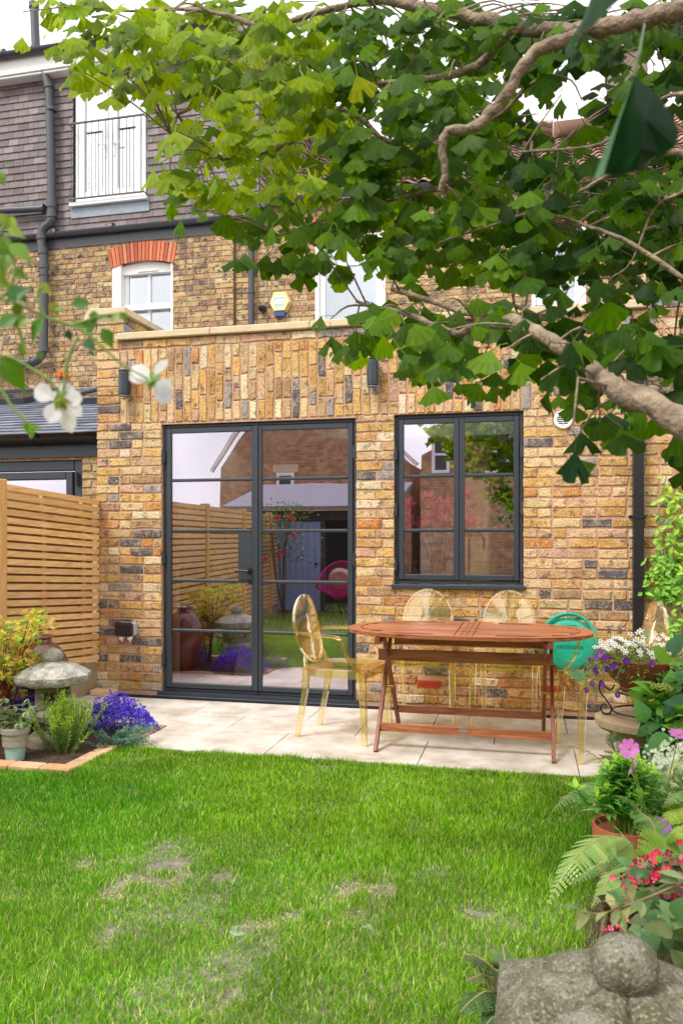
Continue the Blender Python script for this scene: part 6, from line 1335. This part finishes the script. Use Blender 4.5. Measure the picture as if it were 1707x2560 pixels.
# leaves that hang near the lens
for (px, py, d, L, dd, n) in ((1500 / S_, -60, .85, .08, Vector((-.25, 0, -1)), Vector((-1, -.25, .1))), (1437 / S_, 1036, 1.55, .068, Vector((-.02, 0, -1)), Vector((.5, -1, .1)))):
    p = P(px * S_, py * S_, d); pet = p + UP * .05 + rv(.01); ginkgo_leaf(lv, p, RT * dd.x + UP * dd.z, RT * n.x + FW * n.y + UP * n.z, L, jc('1c3a1a', .05), pet, stg); twg.tube([pet, pet + Vector((.01, .0, .1)), (pet + Vector((.1, -.02, .3)) if d < 1 else P(1410 * S_, 892 * S_, 1.6))] + ([Vector((1.9, -4.8, 2.3))] if d < 1 else []), [.002, .003, .005] + ([.01] if d < 1 else []), 5)
nl = [(1585, 192, .70), (1640, 232, .69), (1678, 290, .69), (1697, 328, .69), (1688, 366, .69), (1655, 388, .695), (1622, 402, .70), (1585, 430, .70), (1540, 438, .70), (1508, 436, .70)]
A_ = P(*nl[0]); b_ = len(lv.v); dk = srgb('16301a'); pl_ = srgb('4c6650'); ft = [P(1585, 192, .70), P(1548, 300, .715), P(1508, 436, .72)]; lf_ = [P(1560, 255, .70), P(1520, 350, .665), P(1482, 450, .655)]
mid_ = [P(1612, 300, .672), P(1600, 370, .675)]
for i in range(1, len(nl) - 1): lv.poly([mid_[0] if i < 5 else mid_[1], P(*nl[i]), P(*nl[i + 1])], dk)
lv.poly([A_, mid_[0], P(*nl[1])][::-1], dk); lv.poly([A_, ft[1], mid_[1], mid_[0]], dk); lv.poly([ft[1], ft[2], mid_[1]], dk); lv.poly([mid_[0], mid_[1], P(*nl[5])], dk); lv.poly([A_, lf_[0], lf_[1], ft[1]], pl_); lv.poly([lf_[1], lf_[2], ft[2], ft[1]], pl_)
stg.tube([A_, A_ + UP * .02 + RT * .004, P(1610, 60, .9)], [.0014, .0012, .0012], 5, srgb('3a5a20'))
for px, py in ((585, 2300), (300, 2050), (940, 2260), (1370, 2150), (1440, 2085), (920, 2300)):
    pass
twg.build('trunk', M['bark'], gk, True); lv.build('crown', M['gink'], gk, 'full'); stg.build('leaf_stalks', M['stemc'], gk)
for k, (px, py) in enumerate(((590, 2313), (585, 2340), (925, 2310), (945, 2180), (1000, 2250))):
    p = G(px, py, .045); l_ = MB(); ginkgo_leaf(l_, p, Vector((U(-1, 1), U(-1, 1), .1)), UP, .035, jc('a8bfa0', .1)); 
    if k < 3: o = l_.build('fallen_leaf', M['gink']); tag(o, ['pale fallen ginkgo leaf on the lawn left of centre', 'pale fallen ginkgo leaf on the lawn just below another', 'pale fallen ginkgo leaf on the lawn right of centre'][k], 'leaf', 'fallen ginkgo leaves on the lawn')
# ================================================================== white cosmos in the near left corner
wc = thing('white_cosmos', 'tall white cosmos with two nodding flowers and leafy stems in front of everything at left', 'flowers', tuple(P(-200, 2300, 1.1)))
fl, st_, fo = MB(), MB(), MB(); Dn = .78
def C3(x, y, d=Dn): return P(x / 3.136, 380 + y / 3.136, d)
stems = [[(-260, 1080), (0, 1150), (120, 1180), (350, 1290), (560, 1360), (720, 1450), (850, 1570), (980, 1680), (1160, 1780)], [(-200, 1500), (0, 1590), (110, 1620), (300, 1730), (400, 1800), (440, 1850)], [(620, 1450), (560, 1560), (520, 1700), (500, 1880)], [(-200, 1650), (0, 1850), (100, 2000), (230, 2130), (240, 2180)], [(350, 1290), (300, 1120), (330, 1060)], [(-100, 900), (0, 640), (60, 560)], [(560, 1360), (760, 1300), (950, 1260)], [(-100, 1200), (60, 1100), (120, 900), (60, 700)], [(120, 1180), (130, 1330), (190, 1500)]]
for s in stems: cv = curve([C3(*q) for q in s], 5); st_.tube(cv, .0015, 6, srgb('6a8434'))
bs = P(-260, 2250, .9); bs = Vector((bs.x, bs.y, 0)); st_.tube(curve([bs, bs + Vector((0, 0, .6)), C3(-260, 1300), C3(-100, 900)], 6), .004, 6, srgb('6a8a3a')); st_.tube([C3(-260, 1080), C3(-255, 1500), C3(-200, 1500)], .003, 6, srgb('6a8a3a')); st_.tube([C3(-255, 1500), C3(-260, 1700), C3(-200, 1650)], .003, 6, srgb('6a8a3a'))
def lf(x, y, ang, L, w_=.45, col='7fae34'):
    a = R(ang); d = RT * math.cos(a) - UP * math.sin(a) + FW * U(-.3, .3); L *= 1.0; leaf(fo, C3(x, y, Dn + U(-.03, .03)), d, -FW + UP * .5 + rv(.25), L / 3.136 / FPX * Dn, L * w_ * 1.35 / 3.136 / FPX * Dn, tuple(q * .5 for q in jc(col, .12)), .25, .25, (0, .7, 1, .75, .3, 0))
for q in ((40, 100, -10, 60), (0, 150, 70, 120), (60, 600, 20, 140, .5, 'a8cc3c'), (80, 720, 35, 220, .5, '8cc03c'), (0, 560, -20, 120, .5, 'a8cc3c'), (20, 650, 70, 260, .4, '7fae34'), (90, 930, 20, 150, .5), (60, 1060, 30, 190, .55, '4f8a2c'), (60, 1180, -40, 220, .5, '4f8a34'), (350, 1290, 130, 240, .4, '6fae3c'), (300, 1040, 30, 130, .6, 'b8c83c'), (400, 1180, 60, 110, .6, 'c8c43a'), (560, 1200, -15, 160, .55, '5f9a34'), (420, 1240, -5, 110, .4), (560, 1340, 10, 150, .4), (700, 1300, 85, 150, .5, '6fae3c'), (800, 1380, 60, 180, .5, '6fae3c'), (740, 1240, 90, 120, .5, '7fbe44'), (650, 1480, 30, 130, .6, '3f7a34'), (520, 1400, 60, 90, .6, '3a6a34'), (20, 1600, 62, 330, .42, '6fae2c'), (0, 1380, -40, 200, .5, '5f9a34'), (120, 1180, 80, 130, .5), (230, 1290, 150, 160, .5), (180, 1480, 95, 150, .4), (950, 1260, 140, 120, .5, 'c0c878'), (950, 1250, 60, 90, .5), (850, 1310, 200, 140, .4, 'b8c860'), (240, 2130, 80, 120, .5, '7fbe34'), (240, 2150, 10, 100, .4), (240, 2150, 170, 90, .4), (240, 2120, 120, 110, .5, '8cc83c'), (0, 850, 80, 200, .5, 'a8cc3c'), (60, 800, 100, 160, .5, '7fae34'), (100, 500, 100, 160, .5, 'b0d048'), (0, 480, 60, 130, .5, 'b0d048'), (30, 950, 140, 150, .5, '5f9a34'), (-60, 1000, 20, 180, .5, '7fae34'), (300, 1560, 60, 90, .5, '6a9a3c'), (690, 1570, 10, 70, .6, '3f6a3a')): lf(*q)
def cosp(x, y, ang, L, w_, d, col='dcdcdc', tw=.3):
    a = R(ang); dd = RT * math.cos(a) - UP * math.sin(a) + FW * d; leaf(fl, C3(x, y), dd, -FW + rv(tw) + UP * .2, L * .95 / 3.136 / FPX * Dn, w_ * 1.0 / 3.136 / FPX * Dn, srgb(col), .12, .12, (.15, .6, .95, 1, .85, .35))
for q in ((430, 1930, 205, 210, 150, .1), (420, 1950, 240, 90, 110, .3), (460, 1960, 115, 190, 150, -.1), (500, 1960, 80, 260, 150, .1, 'e0e2dc'), (500, 1950, 40, 190, 120, .0), (480, 1930, -60, 150, 120, .1), (520, 1930, 0, 130, 130, .1, 'dde0dc')): cosp(*q)
fl.lathe([(.001, 0), (.006, .002), (.005, .008), (.001, .01)], tuple(C3(485, 2010)), 10, srgb('e0a020')); fl.build('flower', M['petal'], wc); fl = MB()
for q in ((1180, 1780, 200, 200, 150, .1), (1170, 1790, 225, 190, 130, .0, 'e6e6e4'), (1220, 1810, 55, 200, 150, .1, 'c9ccd4'), (1230, 1800, 30, 140, 130, .2, 'dcdee2'), (1200, 1750, -50, 180, 70, .1)): cosp(*q)
fl.build('flower', M['petal'], wc)
for x, y in ((470, 1940), (1200, 1790)):
    for k in range(7): lf(x, y, k * 51 + 10, 100, .35, '7fae34')
st_.build('stems', M['stemc'], wc); fo.build('foliage', M['leaf'], wc)
# ================================================================== grass
def noise2(x, y, s, seed=0):
    rs_ = np.random.RandomState(seed); T = rs_.rand(256, 256); u, v_ = x * s + 500.3, y * s + 500.7; i, j = np.floor(u).astype(int), np.floor(v_).astype(int); fu, fv = u - i, v_ - j; fu = fu * fu * (3 - 2 * fu); fv = fv * fv * (3 - 2 * fv); g = lambda a, b: T[a % 256, b % 256]
    return (g(i, j) * (1 - fu) + g(i + 1, j) * fu) * (1 - fv) + (g(i, j + 1) * (1 - fu) + g(i + 1, j + 1) * fu) * fv
M['grass'] = mat('grass_blade', 'ffffff', .5, 0, usecol=True, trans=.35, spec=.35)
bare = [(G(370, 2185), .16), (G(300, 2230), .10), (G(440, 2160), .09), (G(400, 2120), .07), (G(290, 2330), .08), (G(545, 2480), .07), (G(880, 2220), .13), (G(640, 2310), .08), (G(870, 2310), .12), (G(960, 2200), .08), (G(740, 2270), .07), (G(1060, 2330), .09), (G(560, 2180), .05), (G(200, 2150), .06), (G(1190, 2270), .07)]
def grass(name, n, x0, x1, y0, y1, hmin, hmax, wid, seed):
    rs_ = np.random.RandomState(seed); x = rs_.uniform(x0, x1, n); y = rs_.uniform(y0, y1, n); n1_ = noise2(x, y, 2.2, 1) * .6 + noise2(x, y, 6, 2) * .4; n2_ = noise2(x, y, 14, 3); n3 = noise2(x, y, 1.1, 4)
    b = np.zeros(n)
    for c, r_ in bare: b += np.exp(-((x - c.x) ** 2 + (y - c.y) ** 2) / (r_ * r_))
    b *= np.clip(2.4 * n2_ - .3, 0, 1.3) * .85
    thin = np.clip((-y - 3.0) / .6, 0, 1) * .18       # the lawn is worn nearer the camera
    th = rs_.rand(n) < np.clip(b * 1.15, 0, .97); keep = ~(th & (rs_.rand(n) > .5)) & (rs_.rand(n) > thin * (1.6 - n2_ * 1.6))
    fl_ = -3.547 + y * .108 + .02
    keep &= (x > fl_) & ~((x < -2.50) & (y > -2.10)) & ~((y > -1.53)) & (x < .42 - np.clip((-1.6 - y) / 2.2, 0, 1) * .28 + rs_.normal(0, .03, n) + (y < -6.2) * 2)
    x, y, n1_, n2_, n3, b, th = [q[keep] for q in (x, y, n1_, n2_, n3, b, th)]; n = len(x)
    h = rs_.uniform(hmin, hmax, n) * (.6 + .8 * n1_) * (1 - .4 * np.clip(b, 0, 1)); h *= (.7 + .6 * noise2(x, y, 9, 11)) * (1 + .45 * (y > -1.62)); h *= np.where(dead0 := (rs_.rand(n) < .12), .5, 1) ; az = rs_.uniform(0, 2 * np.pi, n); lean = rs_.uniform(.1, .9, n) ** 1.2 * h * (.7 + np.clip((-y - 2.9) / 1, 0, 1) * .5); h = h * np.where(th, .3, 1); lean = lean * np.where(th, rs_.uniform(.8, 1.6, n), 1); la = rs_.uniform(0, 2 * np.pi, n)
    wv = wid * rs_.uniform(.6, 1.25, n); dx, dy = np.cos(az) * wv / 2, np.sin(az) * wv / 2; lx, ly = np.cos(la) * lean, np.sin(la) * lean; z0 = np.full(n, -.022)
    V = np.zeros((n, 5, 3), 'f'); V[:, 0] = np.stack([x - dx, y - dy, z0], 1); V[:, 1] = np.stack([x + dx, y + dy, z0], 1); V[:, 2] = np.stack([x + dx * .8 + lx * .35, y + dy * .8 + ly * .35, z0 + h * .6], 1); V[:, 3] = np.stack([x - dx * .8 + lx * .35, y - dy * .8 + ly * .35, z0 + h * .6], 1); V[:, 4] = np.stack([x + lx, y + ly, z0 + h], 1)
    me = bpy.data.meshes.new(name); me.vertices.add(n * 5); me.vertices.foreach_set('co', V.ravel()); I = np.arange(n)[:, None] * 5; L = np.concatenate([I + 0, I + 1, I + 2, I + 3, I + 3, I + 2, I + 4], 1).astype('i').ravel(); me.loops.add(len(L)); me.loops.foreach_set('vertex_index', L); me.polygons.add(n * 2); st = np.stack([np.arange(n) * 7, np.arange(n) * 7 + 4], 1).astype('i').ravel(); me.polygons.foreach_set('loop_start', st); me.polygons.foreach_set('loop_total', np.tile([4, 3], n).astype('i')); me.update(calc_edges=True)
    A = np.array(srgb('4ea014')); B = np.array(srgb('98c02a')); C_ = np.array(srgb('327c14')); Dd = np.array(srgb('d4d08c')); t_ = n3[:, None]; col = A * (1 - t_) + B * t_; m_ = (rs_.rand(n) < .35)[:, None]; col = np.where(m_, C_, col); dead = (rs_.rand(n) < .07 + .45 * th + .2 * np.clip(b, 0, 1) + .10 * np.clip((-y - 2.7) / .8, 0, 1))[:, None]; col = np.where(dead, Dd, col); yel = np.clip((-y - 2.4) / 1.2, 0, 1)[:, None] * .35; col = col * (1 - yel) + B * yel * 1.0; col = col * rs_.uniform(.55, 1.35, (n, 1)) * (.84 + .42 * noise2(x, y, 4.5, 21))[:, None]; cc = np.ones((n, 7, 4), 'f'); cc[:, :, :3] = col[:, None, :]
    ca = me.color_attributes.new('Col', 'FLOAT_COLOR', 'CORNER'); ca.data.foreach_set('color', cc.ravel()); me.materials.append(M['grass']); o = bpy.data.objects.new(name, me); sc.collection.objects.link(o); tag(o, kind='stuff'); return o
grass('grass', 400000, -3.2, .6, -4.35, -1.53, .018, .038, .0032, 5)
grass('grass', 60000, -4.6, 2.2, -15.5, -4.3, .04, .07, .009, 6)
grass('grass', 12000, -4.0, -3.1, -4.4, -2.0, .04, .07, .006, 8)
# ================================================================== behind the camera: what the glass reflects
M['opp'] = brick_tex('opposite_brick', 'b98a66', '946a50', 'b0987c'); M['opp2'] = brick_tex('opposite_brick_pale', 'bd8e6a', '9c7256', 'b8a084')
def opp_house(label, xs, poly, y, matl, wins_, depth=6, group=None):
    t = thing('opposite_house', label, 'house', (sum(xs) / 2, y, 0), group); mb = MB(); mb.prism([(x, z) for x, z in poly], y - depth, y); mb.build('wall', matl, t)
    for (a, b, c, d) in wins_:
        mb = MB(); bars(mb, a, b, c, d, .09, y + .001, y + .06); mb.box((a + .09, y + .01, (c + d) / 2 - .03), (b - .09, y + .055, (c + d) / 2 + .03)); f = mb.build('window', M['upvc'], t); mb = MB(); mb.box((a + .08, y + .015, c + .08), (b - .08, y + .02, d - .08)); mb.build('pane', M['black_pvc'], f)
        mb = MB(); mb.box((a - .1, y + .001, d + .01), (b + .1, y + .03, d + .25)); mb.build('lintel', M['coping'], t)
    return t
def MX(px, py, Y): return W(px, py, Y)     # seen in the glass at distance Y behind it
YO_ = 17.0
a0, a1, a2, a3 = MX(546, 1170, YO_), MX(745, 900, YO_), MX(960, 1135, YO_), MX(546, 1168, YO_)
oh1 = opp_house('brown brick gabled house across the gardens, seen only reflected in the door panes', (a0.x, a2.x), [(a0.x, -.05), (a2.x + .8, -.05), (a2.x + .8, a2.z - .3), (a2.x, a2.z + .2), (a1.x, a1.z), (a0.x + .6, a0.z + .9), (a0.x, a0.z)], -YO_, M['opp'], [(MX(690, 1200, YO_).x, MX(735, 1200, YO_).x, 2.3, 3.3)])
mb = MB()
for p, q in (((a0.x - .25, a0.z - .1), (a0.x + .5, a0.z + 1.0)), ((a0.x + .5, a0.z + 1.0), (a1.x, a1.z + .2)), ((a1.x, a1.z + .2), (a2.x + 1, a2.z - .35))):
    beam(mb, (p[0], -YO_ + .12, p[1]), (q[0], -YO_ + .12, q[1]), .12, .12, side=Vector((0, 1, 0)))
mb.build('verge', M['white'], oh1)
wa, wb_ = MX(998, 1060, YO_ - 1), MX(1420, 1040, YO_ - 1)
oh2 = opp_house('taller brown brick terrace across the gardens, seen only reflected in the window panes', (wa.x, wb_.x), [(wa.x + .6, -.05), (wb_.x + 3, -.05), (wb_.x + 3, 6.0), (wa.x + 1.8, 6.0), (wa.x + 1.2, 3.9), (wa.x + .6, 3.6)], -YO_ + 1, M['opp2'], [(MX(1076, 1100, YO_ - 1).x, MX(1122, 1100, YO_ - 1).x, MX(1100, 1185, YO_ - 1).z, MX(1100, 1090, YO_ - 1).z), (MX(1212, 1100, YO_ - 1).x, MX(1272, 1100, YO_ - 1).x, MX(1100, 1185, YO_ - 1).z, MX(1100, 1082, YO_ - 1).z)])
t = thing('garden_shed', 'garden shed with grey felt roof and pale blue plank doors, reflected in the right door', 'shed', (-3, -7.6, 0)); sy = -7.3
M['blue'] = mat('pale_blue_paint', '8fa4d8', .6, .08, 8); M['felt'] = mat('roof_felt', '7d7a86', .9, .1, 10)
s0, s1 = MX(575, 1250, 7.3).x, MX(960, 1250, 7.3).x
mb = MB(); shell(mb, s0, s1, 0, 1.78, [(MX(686, 1300, 7.3).x, MX(800, 1300, 7.3).x, -.01, 1.6), (MX(808, 1300, 7.3).x, MX(905, 1300, 7.3).x, .02, 1.6)], sy, sy - .08); mb.box((s0, sy - 2, 0), (s1, sy - 1.9, 1.7)); mb.build('wall', M['black_pvc'], t)
mb = MB(); d0, d1 = MX(686, 1300, 7.3).x + .01, MX(800, 1300, 7.3).x - .01
for k in range(7): a = d0 + (d1 - d0) * k / 7; mb.bbox((a + .002, sy - .05, .02), (a + (d1 - d0) / 7 - .002, sy - .02, 1.58), .005)
d_ = mb.build('door', M['blue'], t); mb = MB(); mb.tube([(d1 - .08, sy - .02, .85), (d1 - .08, sy + .03, .85)], .02, 8); mb.build('knob', M['black_iron'], d_)
mb = MB(); mb.rings([[Vector((s0 - .1, sy + .25, 1.80)), Vector((s1 + .2, sy + .25, 1.80)), Vector((s1 + .2, sy + .25, 1.86)), Vector((s0 - .1, sy + .25, 1.86))], [Vector((s0 - .1, sy - 2.1, 2.35)), Vector((s1 + .2, sy - 2.1, 2.35)), Vector((s1 + .2, sy - 2.1, 2.41)), Vector((s0 - .1, sy - 2.1, 2.41))]]); mb.build('roof', M['felt'], t)
# string chair in front of the shed
cx_ = MX(840, 1500, 6.6).x; cy_ = -6.75
t = thing('string_chair', 'magenta string lounge chair with floral cushion in front of the shed, seen reflected', 'chair', (cx_, cy_, 0))
ring = [Vector((cx_ + math.cos(a) * .36, cy_ + .12 - .18 * (1 - math.cos(a * 1)) * 0 + math.sin(a) * .28, .48 + (.42 if math.sin(a) < 0 else .12) * abs(math.sin(a)))) for a in [k * math.pi / 16 for k in range(33)]]
mb = MB(); mb.tube(ring, .012, 7); cc = Vector((cx_, cy_ + .1, .32)); hub = [cc + Vector((math.cos(a) * .07, math.sin(a) * .07, 0)) for a in [k * math.pi / 16 for k in range(33)]]; mb.tube(hub, .008, 6)
for k in range(0, 33): 
    mb.tube([ring[k], hub[k]], .004, 4)
    if k < 32: mb.tube([(ring[k] + ring[k + 1]) / 2, (hub[k] + hub[k + 1]) / 2], .004, 4)
mb.build('seat', M['ratt'], t)
for k in range(3): a = k * 2.09 + .5; mb = MB(); mb.tube([cc, cc + Vector((math.cos(a) * .28, math.sin(a) * .28, -.32))], .009, 6); mb.build('leg', M['black_iron'], t)
mb = MB(); mb.lathe([(.02, -.05), (.15, -.05), (.19, 0), (.15, .05), (.02, .055)], (0, 0, 0), 20)
mb.v = [tuple(Matrix.Translation((cx_, cy_ - .05, .62)) @ Matrix.Rotation(R(70), 4, 'X') @ Vector(q)) for q in mb.v]; o = mb.build('cushion', M['cush'], None, True); tag(o, 'pale floral cushion leaning in the magenta string chair', 'cushion')
# climbing rose by the shed (gives the dark foliage in the reflection)
rb_ = Vector((MX(700, 1400, 6.2).x, -6.3, 0)); t = thing('rose_bush', 'climbing rose with a few red flowers between fence and shed, seen reflected', 'shrub', tuple(rb_)); mb, st_, fl = MB(), MB(), MB()
for k in range(7): q = rb_ + Vector((U(-.3, .3), U(-.2, .2), U(1.2, 1.8))); st_.tube(curve([rb_, rb_.lerp(q, .5) + rv(.06), q], 4), .01, 5, srgb('5a4a34'))
for k in range(900): p = rb_ + Vector((rnd.gauss(0, .28), rnd.gauss(0, .2), U(.9, 1.9))); leaf(mb, p, rv(), UP, U(.04, .06), .03, jc(rnd.choice(['4f7a34', '6a8f3c', '3f6430']), .2))
for k in range(14): flower(fl, rb_ + Vector((U(-.4, .4), .2, U(.9, 1.8))), Vector((0, 1, .2)), .04, 6, srgb('d82848'), None, .5)
mb.build('foliage', M['leaf'], t); st_.build('stems', M['stemc'], t); fl.build('flowers', M['petal'], t)
# far tree mirrored in the right window
tb_ = Vector((1.2, -10.5, 0)); t = thing('garden_tree', 'broad green tree at the far end of the garden, seen reflected in the window', 'tree', tuple(tb_)); mb, st_ = MB(), MB()
st_.tube([tb_, tb_ + Vector((.1, 0, 1.2)), tb_ + Vector((0, .1, 2.2))], [.14, .11, .06], 10, srgb('6a5a48'))
for k in range(2600): q = rv(); q = Vector((q.x * 1.9, q.y * 1.3, q.z * 1.1)) * U(.5, 1); leaf(mb, tb_ + Vector((0, 0, 2.0)) + q, rv(), UP + rv(.5), U(.1, .16), .07, jc(rnd.choice(['3f6430', '4f7a34', '5f8a3c', '2f5228']), .2))
mb.build('crown', M['leaf'], t); st_.build('trunk', M['bark'], t)
# potted papyrus standing on the floor inside the doors
pc_ = W(560, 1640, .9); t = thing('papyrus_plant', 'tall papyrus in a round pot standing on the floor inside the glazed doors', 'potted plant', (pc_.x, .9, .02)); mb, st_ = MB(), MB(); mb2_ = MB(); mb2_.lathe([(.09, 0), (.13, .18), (.14, .2), (.12, .2), (.001, .18)], (pc_.x, .9, .02), 24); mb2_.build('pot', M['terra'], t, True)
for k in range(34):
    a = U(0, 6.3); q = Vector((pc_.x + math.cos(a) * U(.02, .22), .9 + math.sin(a) * .15, U(.75, 1.25))); b0 = Vector((pc_.x + math.cos(a) * .05, .9 + math.sin(a) * .05, .2)); st_.tube(curve([b0, b0.lerp(q, .5), q], 4), .004, 5, srgb('86a83c'))
    for w_ in range(14): leaf(mb, q, rv() + Vector((0, 0, -.2)), UP, U(.08, .14), .005, jc('8fb040', .2), .5, .1, (0, 1, 1, 0))
mb.build('foliage', M['leaf'], t); st_.build('stems', M['stemc'], t)
